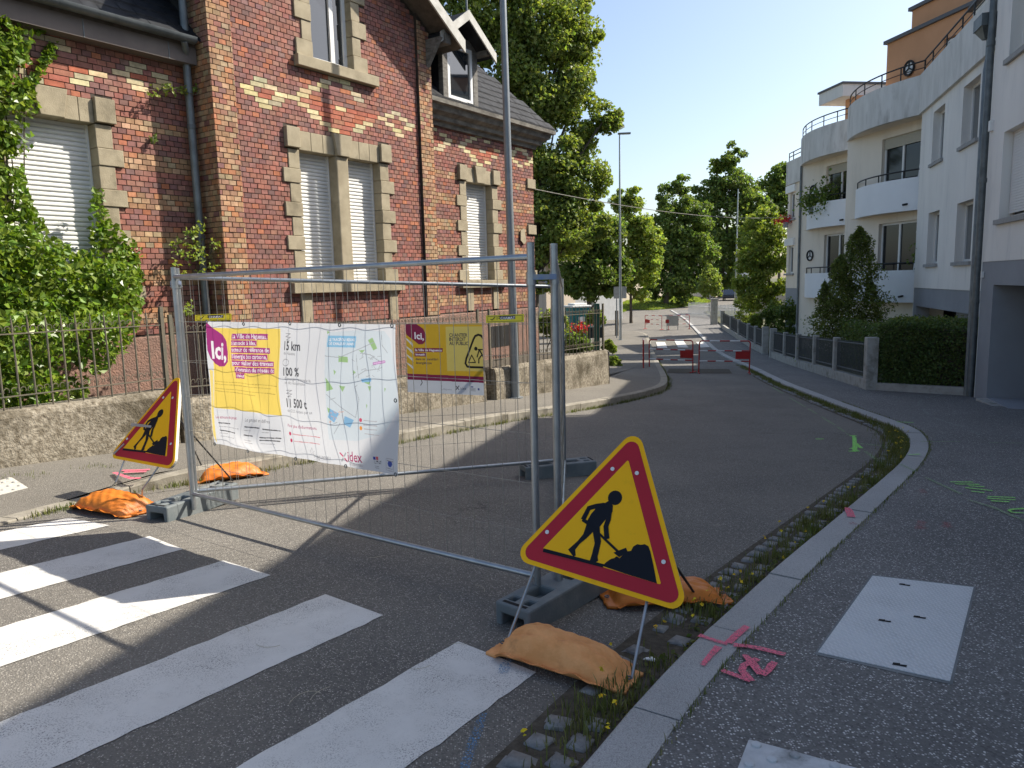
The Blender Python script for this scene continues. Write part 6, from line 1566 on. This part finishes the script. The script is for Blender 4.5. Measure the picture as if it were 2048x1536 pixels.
mb = MB(); mb.add([EF.pt(.2, -.28, -.9), EF.pt(EL, -.28, -.9), EF.pt(EL, -2, -.9), EF.pt(.2, -2.6, -.9), EF.pt(.2, -.28, topz-.12), EF.pt(EL, -.28, topz-.12), EF.pt(EL, -2, topz-.12), EF.pt(.2, -2.6, topz-.12)], [(0, 1, 5, 4), (1, 2, 6, 5), (2, 3, 7, 6), (3, 0, 4, 7), (4, 5, 6, 7)]); mb.build('light_block', M['bark'], hedge)  # solid box added inside the leaves to block light
# conifer
def conifer(name, label, c, tops, n, size, mat):
    o = empty(name, c); tag(o, label, 'conifer'); P = []
    for (dx, dy, h, r, f) in tops:
        m_ = int(n*f); t = RNG.random(m_)**.8; rad = 1.22*r*(1-t)**.62*(1+.18*np.sin(t*26+dx*9))*np.sqrt(RNG.uniform(.35, 1, m_)); g = RNG.uniform(0, 2*np.pi, m_)
        rad *= 1+.15*np.sin(g*5+t*17)
        tb_ = RNG.uniform(.62, 1.22, (22, 11)); rad *= tb_[np.minimum((t*22).astype(int), 21), np.minimum((g/6.2832*11).astype(int), 10)]
        P.append(np.stack([c[0]+dx+rad*np.cos(g), c[1]+dy+rad*np.sin(g), c[2]+.1+t*h+RNG.normal(0, .04, m_)], 1))
    P = np.vstack(P); ctr = np.array([c[0], c[1], c[2]+1]); out = P-ctr; out[:, 2] = .2; out /= np.linalg.norm(out, axis=1)[:, None]
    leaves('crown', P, size, mat, o, out=out*1.2, up=.8, var=.5, aspect=.4)
    MB().tube([(c[0], c[1], c[2]-.2), (c[0], c[1], c[2]+tops[0][2]*.85)], .07, 7, r1=.01).build('trunk', M['bark'], o)
    for (dx, dy, h, r, f) in tops[1:]: MB().tube([(c[0], c[1], c[2]), (c[0]+dx, c[1]+dy, c[2]+h*.8)], .04, 6, r1=.008).build('limb', M['bark'], o)
cb = at(1700, 560, 24.2); cb[2] = float(gz(cb[0], cb[1])); ch = at(1718, 463, 24.2)[2]-cb[2]
conifer('thuja', 'bushy pointed conifer behind the hedge in front of the balconies', cb, [(.26, 0, ch, 1.1, .5), (-.38, -.1, ch*.80, .9, .28), (-.82, 0, ch*.62, .55, .12), (.78, .1, ch*.60, .6, .1)], 24000, .095, M['thuja'])
# garden soil to the right of the fence
V = []; NA = 12
for i in range(NA+1):
    a = -.2+56*i/NA
    for w_ in (-.1, -2.5, -9): p = FF.pt(a, w_, 0); V.append((p[0], p[1], float(gz(p[0], p[1]))+HR+.1))
tag(mesh_np('garden_bed', V, [(3*i+k, 3*i+k+1, 3*i+k+4, 3*i+k+3) for i in range(NA) for k in range(2)], M['earth']), kind='structure')
# ================================================================== trees and background
def px_tree(name, label, base, lobes, dist, n, size, mat, trunk_r=.18, group=None, depth=.8, limbs=True, clump=.40, cat='tree', up=.35):
    """lobes: (px,py,r_px[,ddist]) silhouettes at distance dist; base is the trunk foot"""
    o = empty(name, base); tag(o, label, cat, group); P = []; OUT = []; C_ = []
    wts = np.array([l[2]**2 for l in lobes], float); wts /= wts.sum()
    tops = []
    for l, wt in zip(lobes, wts):
        dd = dist+(l[3] if len(l) > 3 else 0); c = at(l[0], l[1], dd); r = l[2]*dd/F_PX; tops.append((c, r))
        nc = max(10, int(70*wt*len(lobes)**.5)); nl = int(n*wt)
        dirs = RNG.normal(size=(nc, 3)); dirs /= np.linalg.norm(dirs, axis=1)[:, None]
        cc = c+dirs*(r*RNG.uniform(.45, 1.0, nc)**.7)[:, None]*np.array([1, depth, 1])
        k = RNG.integers(0, nc, nl); cr = r*clump*RNG.uniform(.6, 1.25, nc)
        q = RNG.normal(size=(nl, 3)); q /= np.linalg.norm(q, axis=1)[:, None]; q *= (RNG.random(nl)**.45)[:, None]
        pts = cc[k]+q*cr[k][:, None]*np.array([1.15, 1.15, .8]); P.append(pts); OUT.append((pts-c)/r)
    P = np.vstack(P); OUT = np.vstack(OUT)
    leaves('crown', P, size, mat, o, out=OUT*.8, up=up, var=.4)
    b = np.array(base, float); cen = sum(t[0]*t[1] for t in tops)/sum(t[1] for t in tops); hi = max(t[0][2] for t in tops)
    mb = MB(); top = np.array([cen[0], cen[1], b[2]+(hi-b[2])*.8]); mid = b*.5+top*.5; mid[:2] += RNG.normal(0, .15, 2)
    mb.tube([b-np.array([0, 0, .2]), b*.8+mid*.2, mid, top], trunk_r, 9, r1=trunk_r*.25); mb.build('trunk', M['bark'], o, smooth=True)
    if limbs:
        lm = MB()
        for (c, r) in tops:
            t = np.clip((c[2]-b[2])/(top[2]-b[2])*.6, .15, .8); s = b+(top-b)*t; lm.tube([s, s*.5+c*.5+np.array([0, 0, -.1*r]), c+np.array([0, 0, .3*r])], trunk_r*.35, 6, r1=trunk_r*.08)
        lm.build('limb', M['bark'], o, smooth=True)
    return o
def gnd(px, dist, dz=0.): p = at(px, 560, dist); p[2] = float(gz(p[0], p[1]))+dz; return p
GT = 'trees along the far street'
px_tree('plane_tree', 'huge leafy tree towering behind the brick house', gnd(1060, 40), [(905, 40, 80), (980, -10, 100), (1080, 40, 95), (1140, 75, 55), (1000, 130, 90), (1100, 160, 85), (1160, 190, 45), (1010, 250, 80), (1110, 280, 90), (1195, 270, 48), (1080, 370, 85), (1160, 370, 55), (1120, 460, 75), (1060, 480, 60), (1185, 445, 40), (930, 140, 60), (1090, 540, 55), (1140, 20, 40), (1215, 240, 28)], 40, 95000, .21, M['leaf'], .45, None, .7, clump=.40)
px_tree('dark_tree', 'shaded dark tree beside the teal site toilet', gnd(1180, 47), [(1150, 450, 45), (1200, 470, 45), (1170, 520, 55), (1215, 530, 42), (1160, 565, 36), (1205, 580, 30)], 47, 18000, .24, M['leafd'], .2, None)
px_tree('street_tree', 'light leafy tree behind the lone far street lamp', gnd(1262, 60), [(1250, 400, 24), (1270, 395, 20), (1262, 440, 36), (1290, 470, 34), (1245, 475, 34), (1295, 520, 36), (1262, 535, 40), (1280, 570, 30), (1235, 560, 26)], 60, 18000, .27, M['leafl'], .16, None)
px_tree('street_tree', 'dark pyramidal tree on the grass bank at the far junction', gnd(1331, 84, .3), [(1362, 372, 22), (1345, 405, 34), (1385, 415, 30), (1340, 450, 44), (1390, 465, 42), (1350, 505, 50), (1400, 515, 34), (1340, 550, 46), (1395, 548, 34), (1320, 575, 30), (1372, 578, 30)], 84, 24000, .36, M['leafd'], .35, None)
px_tree('tall_tree', 'tall airy tree rising furthest back behind the junction', gnd(1440, 110), [(1462, 315, 26), (1450, 350, 36), (1420, 385, 34), (1470, 390, 42), (1410, 430, 34), (1455, 450, 55), (1500, 400, 36), (1525, 440, 34), (1420, 490, 45), (1490, 500, 50), (1440, 540, 40)], 110, 24000, .48, M['leafd'], .4, None)
px_tree('far_tree', 'distant tree showing just beside the end of the apartment building', gnd(1560, 122), [(1562, 350, 26), (1545, 380, 30), (1580, 385, 26), (1560, 420, 34), (1535, 430, 28)], 122, 9000, .5, M['leafd'], .35, None)
px_tree('garden_tree', 'bright green rounded tree in the garden by the apartment building', gnd(1553, 47), [(1535, 425, 22), (1520, 455, 34), (1545, 465, 34), (1510, 500, 38), (1545, 510, 34), (1500, 545, 34), (1540, 555, 38), (1512, 590, 34), (1548, 590, 26), (1485, 580, 20)], 47, 20000, .17, M['leafl'], .09, None)
px_tree('young_tree', 'thin young tree beside the far white fence', gnd(1420, 70), [(1420, 560, 22), (1432, 580, 14), (1408, 582, 14), (1418, 540, 12)], 70, 1600, .26, M['leaf'], .05, None)
# shrubs in the right garden
for (px_, py_, rr, dd, mt, lab) in ((1578, 620, 20, 38, 'leafd', 'dark round shrub against the grey plinth behind the fence'), (1545, 622, 18, 42, 'leafd', 'dark shrub under the bright garden tree'), (1510, 640, 12, 42, 'leafl', 'yellow green ground plant behind the fence'), (1490, 600, 18, 52, 'leaf', 'leafy shrub behind the far fence posts')):
    px_tree('shrub', lab, gnd(px_, dd), [(px_, py_, rr), (px_+rr*.6, py_+4, rr*.7), (px_-rr*.6, py_+5, rr*.7), (px_, py_+rr*1.4, rr), (px_+rr*.3, py_+rr*2.6, rr)], dd, 3000, .12, M[mt], .03, None, limbs=False, cat='shrub')
# garden plants behind the left railing corner, and hidden bushes
for (px_, py_, rr, dd, mt, lab) in ((1105, 645, 26, 20.5, 'leaf', 'green garden bush behind the railing next to the double fence post'), (1150, 690, 24, 20.5, 'leafd', 'low dark garden bush behind the railing'), (1190, 632, 14, 24, 'leafl', 'yellow green shrub by the dark mailbox'), (1226, 724, 12, 24, 'leafl', 'bright weeds growing past the garden wall corner'), (1218, 690, 10, 27, 'leafl', 'thin leafy shoot behind the green post')):
    px_tree('garden_bush', lab, np.array([*gnd(px_, dd)[:2], gnd(px_, dd)[2]+.1]), [(px_, py_, rr), (px_+rr*.6, py_+8, rr*.8), (px_-rr*.5, py_+8, rr*.8)], dd, 1500, .10, M[mt], .03, None, limbs=False, cat='shrub')
o = empty('red_flowers', gnd(1162, 21.)); tag(o, 'clump of red flowers behind the corner railing', 'flowers'); c = at(1162, 657, 21.)
leaves('petals', c+RNG.normal(size=(260, 3))*np.array([.14, .12, .08]), .07, M['redflower'], o); leaves('foliage', c+np.array([0, 0, -.3])+RNG.normal(size=(500, 3))*np.array([.18, .15, .18]), .08, M['leaf'], o)
mb = MB(); 
for k in range(6): mb.tube([(c[0]+random.uniform(-.1, .1), c[1], gnd(1162, 21.)[2]), (c[0]+random.uniform(-.2, .2), c[1], c[2])], .006, 4)
mb.build('stem', M['bark'], o)
mbx = at(1190, 664, 20.); mb = MB(); mb.box((mbx[0]-.19, mbx[1]-.1, mbx[2]-.16), (mbx[0]+.19, mbx[1]+.1, mbx[2]+.14)); o = mb.build('mailbox', pm('dark_green_box', (.02, .035, .032), None, rough=.5), loc=mbx, bevel=.01); tag(o, 'dark green mailbox fixed to the corner railing', 'mailbox'); MB().box((mbx[0]-.12, mbx[1]-.103, mbx[2]+.05), (mbx[0]+.12, mbx[1]-.1, mbx[2]+.07)).build('slot', M['dark'], o); MB().box((mbx[0]-.02, mbx[1]-.02, gnd(1190, 20.)[2]), (mbx[0]+.02, mbx[1]+.02, mbx[2]-.16)).build('stand', M['black'], o)
# portable toilet
tb = gnd(1154, 41); t_o = empty('portable_toilet', tb, rz=.35); tag(t_o, 'teal portable site toilet with white roof beyond the railing', 'portable toilet')
def tpart(name, a, b, mat, bev=.02):
    o = MB().box(a, b).build(name, mat); o.parent = t_o
    if bev: m_ = o.modifiers.new('b', 'BEVEL'); m_.width = bev; m_.segments = 2
tpart('cabin', (-.55, -.55, .05), (.55, .55, 2.1), M['teal']); tpart('door', (-.42, -.57, .12), (.42, -.545, 1.95), M['teal']); tpart('side_panel', (.552, -.5, .15), (.57, .5, 2.0), M['whitep']); tpart('base', (-.6, -.6, 0), (.6, .6, .08), M['black']); tpart('roof', (-.6, -.6, 2.1), (.6, .6, 2.22), M['whitep'], .05); tpart('roof_cap', (-.42, -.42, 2.2), (.42, .42, 2.34), M['whitep'], .08); tpart('door_sign', (-.2, -.575, 1.3), (.15, -.571, 1.6), M['whitep'], 0)
# grass bank at the junction
bl = [(1235, 628), (1262, 619), (1300, 621), (1345, 617), (1390, 610), (1424, 604)]
A_ = np.array([G(x, y)[:2] for x, y in bl]); B_ = A_+np.array([2.0, 14]); V = []; nn = 26; mm = 8
A_ = resample(A_, nn); B_ = resample(B_, nn)
for j in range(mm+1):
    t = j/mm; Q = A_*(1-t)+B_*t; V.append(np.stack([Q[:, 0], Q[:, 1], gz(Q[:, 0], Q[:, 1])+.02+.75*math.sin(min(1, t*1.6)*math.pi/2)*np.sin(np.linspace(.12, math.pi-.1, nn))], 1))
V = np.vstack(V); i, j = np.meshgrid(np.arange(nn-1), np.arange(mm)); k = (j*nn+i).ravel()
bank = tag(mesh_np('grass_bank', V, np.stack([k, k+1, k+nn+1, k+nn], 1), M['grassbase'], smooth=True), kind='structure')
P = []
for _ in range(9000):
    a, b = RNG.random(), RNG.random()**1.5; x = a*(nn-1); ii = min(int(x), nn-2); jj = min(int(b*mm), mm-1); f, g_ = x-ii, b*mm-jj
    p = V[jj*nn+ii]*(1-f)*(1-g_)+V[jj*nn+ii+1]*f*(1-g_)+V[(jj+1)*nn+ii]*(1-f)*g_+V[(jj+1)*nn+ii+1]*f*g_; P.append(p+np.array([0, 0, .05]))
leaves('grass', P, .28, M['leafl'], bank, up=.2, aspect=.3)
# low cream hall behind the trees, grey sheds and far white house
def bld(name, label, pxl, pxr, dl, dr, zb, zt, mat, roofmat, wins=(), back=8., over=.3, pitch=0):
    a, b = gnd(pxl, dl), gnd(pxr, dr); u_ = b-a; u_[2] = 0; L_ = np.linalg.norm(u_); u_ /= L_; n_ = np.array([u_[1], -u_[0], 0])
    if n_@(CAM-a) < 0: n_ = -n_
    fr = Frame(a, u=u_, n=n_); o = empty(name, fr.pt(L_/2, 0, float(gz(a[0], a[1])))); tag(o, label, 'building')
    MB().fbox(fr, 0, L_, -back, 0, zb, zt).build('wall', mat, o)
    if pitch:
        mb = MB(); mb.hexa([fr.pt(-over, over, zt), fr.pt(L_+over, over, zt), fr.pt(L_+over, -back-over, zt), fr.pt(-over, -back-over, zt), fr.pt(-over, over-.2, zt+.15), fr.pt(L_+over, over-.2, zt+.15), fr.pt(L_*.8, -back/2, zt+pitch), fr.pt(L_*.2, -back/2, zt+pitch)]); mb.build('roof', roofmat, o)
    else: MB().fbox(fr, -over, L_+over, -back-over, over, zt, zt+.35).build('roof', roofmat, o)
    for (f0, f1, z0, z1, mt) in wins:
        w0 = MB().fbox(fr, L_*f0, L_*f1, 0, .06, z0, z1).build('window', M['wframe'], o); MB().fbox(fr, L_*f0+.08, L_*f1-.08, .055, .075, z0+.08, z1-.08).build('pane', mt, w0)
    return o, fr, L_
bld('school_hall', 'long low cream hall behind the far trees', 1060, 1440, 78, 112, -3, 4.6, M['cream'], M['cream'], [(.62+.055*k, .66+.055*k, 0.2, 2.4, M['aptglass']) for k in range(4)]+[(.1, .2, .3, 2.6, M['aptglass'])])
bld('grey_shed', 'pale grey corrugated store behind the portable toilet', 1085, 1245, 58, 66, -3, 1.2, pm('grey_cladding', (.36, .37, .38), (.30, .31, .32), 2, .7), M['terras'], [(.5, .62, -.8, 1.0, M['aptglass'])], 5, .1)
bld('arched_kiosk', 'small cream outbuilding with dark overhanging roof behind the house corner', 1092, 1150, 50, 52, -3, 3.0, M['cream'], M['wooddark'], [], 4, .5, .9)
bld('white_house', 'white rendered house beyond the junction', 1395, 1500, 128, 128, -3, 6.2, M['wpb'], M['slate'], [(.55, .72, 1.0, 2.6, M['aptglass'])], 8, .5, 2.6)
bld('garden_shed_wall', 'low cream garden building behind the garden tree', 1500, 1600, 62, 58, -3, .9, M['cream'], M['cream'], [], 4, .1)
# white picket fence and gate pillar
pk = empty('picket_fence', gnd(1420, 64)); tag(pk, 'white picket fence at the far junction', 'fence')
a, b = gnd(1378, 66), gnd(1502, 58); n = 46
me = None
for k in range(n+1):
    t = k/n; p = a*(1-t)+b*t; mb = MB(); mb.box((p[0]-.03, p[1]-.012, p[2]), (p[0]+.03, p[1]+.012, p[2]+1.25+.08*math.sin(t*9))); mb.build('picket', M['whitep'], pk)
for h in (.3, .95): MB().tube([a+np.array([0, .03, h]), b+np.array([0, .03, h])], .03, 5).build('rail', M['whitep'], pk)
gpil = gnd(1429, 55); mb = MB(); mb.box((gpil[0]-.22, gpil[1]-.22, gpil[2]-.3), (gpil[0]+.22, gpil[1]+.22, gpil[2]+1.9)); o = mb.build('gate_pillar', M['pcon'], loc=gpil, bevel=.02); tag(o, 'plain concrete gate pillar at the end of the grey fence', 'pillar'); MB().box((gpil[0]-.27, gpil[1]-.27, gpil[2]+1.9), (gpil[0]+.27, gpil[1]+.27, gpil[2]+2.0)).build('cap', M['pcon'], o)
# second street lamp beyond the fence, sign back on its post, overhead cable
L3p = gnd(1471, 62); lamp_post('lamp_post', 'thin pale lamp post among the trees beyond the garden fence', L3p, at(1474, 378, 62)[2]-L3p[2], .09, .04, (.3, -1, 0), M['galv'], (.1, 0), False)
sp = gnd(1233, 44); o = empty('sign_post', sp); tag(o, 'back of a square sign on a short post next to the far lamp', 'sign'); MB().tube([sp, sp+np.array([0, 0, 2.9])], .035, 8).build('post', M['galvd'], o); c = at(1240, 585, 44); MB().box((c[0]-.38, sp[1]-.05, c[2]-.35), (c[0]+.38, sp[1]-.02, c[2]+.35)).build('sign_plate', M['sback'], o)
bp_ = gnd(1233, 46); mb = MB(); mb.tube([bp_, bp_+np.array([0, 0, 1.7])], .11, 8); o = mb.build('wooden_post', M['bark'], loc=bp_); tag(o, 'short brown wooden post next to the far lamp', 'post')
wa, wb = at(1069, 378, 19.2), at(1590, 432, 40); pts = []
for t in np.linspace(0, 1, 30): p = wa*(1-t)+wb*t; p[2] -= 1.0*4*t*(1-t)*.35; pts.append(p)
o = MB().tube(pts, .012, 5).build('overhead_cable', M['wire'], loc=wa); tag(o, 'thin overhead cable strung from the house corner across the street', 'cable')
# parked dark car glimpsed beside the white house
def car(c, rz, label, col):
    o = empty('parked_car', c, rz); tag(o, label, 'car')
    prof = [(-2.0, .35), (-2.05, .75), (-1.6, .9), (-.9, 1.42), (.5, 1.45), (1.15, .95), (1.95, .8), (2.05, .4), (1.9, .3), (-1.9, .3)]
    b = MB().prism([(x, -.85, z) for x, z in prof], (0, 1.7, 0)).build('body', pm('car_paint', col, None, rough=.25, spec=.6), o); b.location = (0, 0, 0)
    b.data.transform(Matrix.Translation(Vector(wl(o)))); b.modifiers.new('b', 'BEVEL').width = .06
    for s in (-1, 1):
        w_ = MB().prism([(-1.25, s*.86, .95), (-.8, s*.86, 1.36), (.45, s*.86, 1.38), (.9, s*.86, .97)], (0, s*.012, 0)).build('side_window', M['aptglass'], o); w_.data.transform(Matrix.Translation(Vector(wl(o))))
        for x in (-1.25, 1.25):
            t_ = MB().tube([(x, s*.78, .32), (x, s*.9, .32)], .32, 16).build('tyre', M['black'], o); t_.data.transform(Matrix.Translation(Vector(wl(o))))
            t_ = MB().tube([(x, s*.9, .32), (x, s*.915, .32)], .19, 12).build('rim', M['galv'], o); t_.data.transform(Matrix.Translation(Vector(wl(o))))
car(gnd(1462, 98), 1.2, 'dark car parked beside the white house beyond the junction', (.02, .03, .05))
# ================================================================== red and white barriers
def barrier():
    o = empty('site_barrier', (0, 0, 0)); L_ = 1.5
    def t(name, path, r, mat, k=8): q = MB().tube(path, r, k).build(name, mat); q.parent = o; return q
    x0, x1 = -L_/2, L_/2; r = .08
    arc = [(x0, 0, .03), (x0, 0, 1-r)]+[(x0+r-r*math.cos(g), 0, 1-r+r*math.sin(g)) for g in np.linspace(.2, math.pi/2, 5)]
    arc2 = [(x1-r+r*math.sin(g), 0, 1-r+r*math.cos(g)) for g in np.linspace(0, math.pi/2-.1, 5)]+[(x1, 0, .03)]
    t('frame', arc+arc2, .02, M['redp'])
    for z in (.38, .70):
        n = 6
        for i in range(n):
            xa, xb = x0+L_*i/n, x0+L_*(i+1)/n; t('rail', [(xa, 0, z), (xb, 0, z)], .018, M['redp'] if i % 2 == 0 else M['whitep'])
    for i in (1, 3): t('top_sleeve', [(x0+L_*i/5, 0, 1.0), (x0+L_*(i+1)/5, 0, 1.0)], .0215, M['whitep'])
    for x in (x0, x1): t('foot', [(x, -.2, .02), (x, .2, .02)], .018, M['redp'])
    q = MB().box((x0+.02, -.012, .45), (x0+.42, .012, .68)).build('plate', M['redp']); q.parent = o
    return o
bpro = barrier(); BG = 'red and white site barriers across the road'
def put_bar(o, p, q, label):
    c = (p+q)/2; o.location = (c[0], c[1], float(gz(c[0], c[1]))+.004); o.rotation_euler = (0, -math.asin((q[2]-p[2])/np.linalg.norm(q-p)), math.atan2(q[1]-p[1], q[0]-p[0])); tag(o, label, 'barrier', BG)
b0, b1, b2_ = G(1292, 741), G(1393, 746), G(1497, 748)
put_bar(bpro, b1, b0, 'red and white tube barrier across the road, next to the left kerb corner')
put_bar(copy_tree(bpro), b2_, b1+np.array([.05, -.15, 0]), 'red and white tube barrier across the road, next to the right kerb')
e0 = G(1287, 738, .1); put_bar(copy_tree(bpro), e0, e0+np.array([.25, 1.45, -.06]), 'red tube barrier standing end on at the left kerb')
c0_, c1_, c2_ = G(1284, 658), G(1330, 660), G(1386, 658)
def sz15(a, b): m_ = (a+b)/2; d_ = (b-a)/np.linalg.norm(b-a); return m_-d_*.75, m_+d_*.75
put_bar(copy_tree(bpro), *sz15(c0_, c1_), 'thin barrier at the far end of the closed road, left one of the pair')
put_bar(copy_tree(bpro), *sz15(c1_, c2_), 'barrier at the far end of the closed road carrying a grey panel')
gp_ = at(1345, 642, c1_[1]-.3); bz = float(gz(gp_[0], gp_[1])); mb = MB(); mb.box((gp_[0]-.42, gp_[1]-.02, bz+.3), (gp_[0]+.42, gp_[1]+.02, bz+1.02)); o = mb.build('leaning_board', M['sback'], loc=(gp_[0], gp_[1], bz)); tag(o, 'plain grey panel leaning at the far barriers', 'panel'); MB().box((gp_[0]-.5, gp_[1]-.03, bz+.5), (gp_[0]-.25, gp_[1]-.021, bz+.75)).build('red_plate', M['redp'], o); MB().box((gp_[0]-.4, gp_[1], bz), (gp_[0]-.36, gp_[1]+.02, bz+.3)).build('leg', M['galvd'], o); MB().box((gp_[0]+.36, gp_[1], bz), (gp_[0]+.4, gp_[1]+.02, bz+.3)).build('leg', M['galvd'], o)
# ================================================================== weeds along the gutter
def blades(P, h, wd, mat, name, parent=None, lean=.5):
    P = np.asarray(P); n = len(P); g = RNG.uniform(0, 2*np.pi, n); ln = RNG.uniform(.1, lean, n); hh = h*RNG.uniform(.4, 1.3, n)
    dr = np.stack([np.cos(g), np.sin(g), 0*g], 1); sd_ = np.stack([-np.sin(g), np.cos(g), 0*g], 1)*wd/2
    mid = P+dr*(ln*hh*.35)[:, None]+np.stack([0*g, 0*g, hh*.6], 1); tip = P+dr*(ln*hh)[:, None]+np.stack([0*g, 0*g, hh*(1-.3*ln)], 1)
    V = np.stack([P-sd_, P+sd_, mid+sd_*.8, mid-sd_*.8, tip], 1).reshape(-1, 3); k = np.arange(n)*5
    Fc = np.vstack([np.stack([k, k+1, k+2], 1), np.stack([k, k+2, k+3], 1), np.stack([k+3, k+2, k+4], 1)]); c = RNG.uniform(.6, 1.35, (n, 1))*np.array([1, 1, 1])
    return tag(mesh_np(name, V, Fc, mat, parent, cols=np.repeat(c, 5, axis=0)), kind='stuff')
P = []; Fl = []
Lg = np.r_[0, np.cumsum(np.linalg.norm(np.diff(RK, axis=0), axis=1))]
def kp(s, off): 
    a = np.array([np.interp(s, Lg, RK[:, 0]), np.interp(s, Lg, RK[:, 1])]); b = np.array([np.interp(s+.05, Lg, RK[:, 0]), np.interp(s+.05, Lg, RK[:, 1])]); t = (b-a)/np.linalg.norm(b-a); p = a+np.array([-t[1], t[0]])*off; return np.array([p[0], p[1], float(gz(p[0], p[1]))])
s0 = Lg[np.argmin(np.abs(RK[:, 1]-1.8))]; s1 = Lg[np.argmin(np.abs(RK[:, 1]-26))]
clumps = [(s0+2.2*(RNG.random() > .12)+RNG.random()**1.3*(s1-s0-2.2), RNG.uniform(.02, .22), RNG.uniform(.04, .16)) for _ in range(230)]
for (s, off, r) in clumps:
    for _ in range(int(RNG.uniform(12, 46))): P.append(kp(s+RNG.normal(0, r), abs(off+RNG.normal(0, .035))+.005))
# dense growth in the bend of the kerb
sb = Lg[np.argmin(np.abs(RK[:, 1]-9.5))]
for _ in range(2600): P.append(kp(sb+RNG.normal(0, .9), abs(RNG.normal(0, .13))+.01))
sn = Lg[np.argmin(np.abs(RK[:, 1]-2.75))]
for _ in range(380): P.append(kp(sn+RNG.normal(0, .22), abs(RNG.normal(.12, .06))+.01))
blades(P, .085, .0055, M['grass'], 'gutter_weeds')
for _ in range(4000):
    s = s0+RNG.random()**.7*(s1-s0); P.append(kp(s, abs(RNG.normal(.05, .035))))
leaves('gutter_leaves', np.array(P[-4000:])+np.array([0, 0, .012]), .030, M['grass'], up=1.2)
for k in range(45):
    s = s0+(s1-s0)*RNG.uniform(.02, .42); p = kp(s+RNG.normal(0, .05), abs(RNG.normal(.12, .07))); Fl.append(p+np.array([0, 0, RNG.uniform(.06, .15)]))
leaves('yellow_flowers', np.repeat(np.array(Fl), 4, axis=0)+RNG.normal(0, .005, (len(Fl)*4, 3)), .020, M['flower'], up=2)
# left kerb foot weeds and pavement edge weeds
Ll = np.r_[0, np.cumsum(np.linalg.norm(np.diff(LK, axis=0), axis=1))]; P = []
for _ in range(260):
    s = RNG.uniform(Ll[np.argmin(np.abs(LK[:, 1]-5.9))], Ll[np.argmin(np.abs(LK[:, 1]-30))]); m_ = RNG.integers(6, 30)
    for _ in range(m_):
        q = s+RNG.normal(0, .12); a = np.array([np.interp(q, Ll, LK[:, 0]), np.interp(q, Ll, LK[:, 1])]); b = np.array([np.interp(q+.05, Ll, LK[:, 0]), np.interp(q+.05, Ll, LK[:, 1])]); t = (b-a)/np.linalg.norm(b-a); p = a+np.array([t[1], -t[0]])*abs(RNG.normal(0, .05)); P.append((p[0], p[1], float(gz(p[0], p[1]))))
blades(P, .06, .007, M['grass'], 'kerb_weeds')
P = []
for (x, y) in ((215+800-200, 826), (850, 822), (780, 845), (190, 935), (60, 950)):
    c = G(x, y, HL)
    for _ in range(60): P.append(c+np.array([RNG.normal(0, .12), RNG.normal(0, .06), 0]))
for _ in range(1200):
    s = RNG.uniform(s0, s0+14); p = kp(s, -.205-abs(RNG.normal(0, .015))); P.append(p+np.array([0, 0, HR]))
blades(P, .035, .004, M['grass'], 'pavement_weeds')
# litter: crumpled wrapper by the kerb
wpos = G(1302, 1318, .02); V = wpos+RNG.normal(size=(14, 3))*np.array([.022, .012, .006]); me = bmesh.new()
for v in V: me.verts.new(v-wpos)
bmesh.ops.convex_hull(me, input=me.verts); mm_ = bpy.data.meshes.new('wrapper'); me.to_mesh(mm_); me.free(); mm_.materials.append(M['whitep']); o = bpy.data.objects.new('crumpled_wrapper', mm_); COL.objects.link(o); o.location = tuple(wpos); tag(o, 'small crumpled white wrapper lying in the gutter', 'litter')

# dry stalks blown onto the road
tw = MB()
for (x, y) in ((770, 1110), (950, 1170), (893, 1205), (640, 1385), (620, 1400), (560, 1290), (1010, 1010), (1290, 930), (930, 1290), (480, 1250), (860, 1330), (1440, 1050)):
    c = G(x, y, .009); g = random.uniform(0, 6.28); L_ = random.uniform(.06, .14); k = random.uniform(-1.5, 1.5); pth = []
    for t in np.linspace(0, 1, 6): gg = g+k*t; pth.append(c+np.array([math.cos(gg)*L_*t, math.sin(gg)*L_*t, .004*math.sin(t*3.1)]))
    tw.tube(pth, .0012, 4)
tag(tw.build('dry_stalks', pm('straw', (.42, .38, .27), None, rough=.8)), kind='stuff')
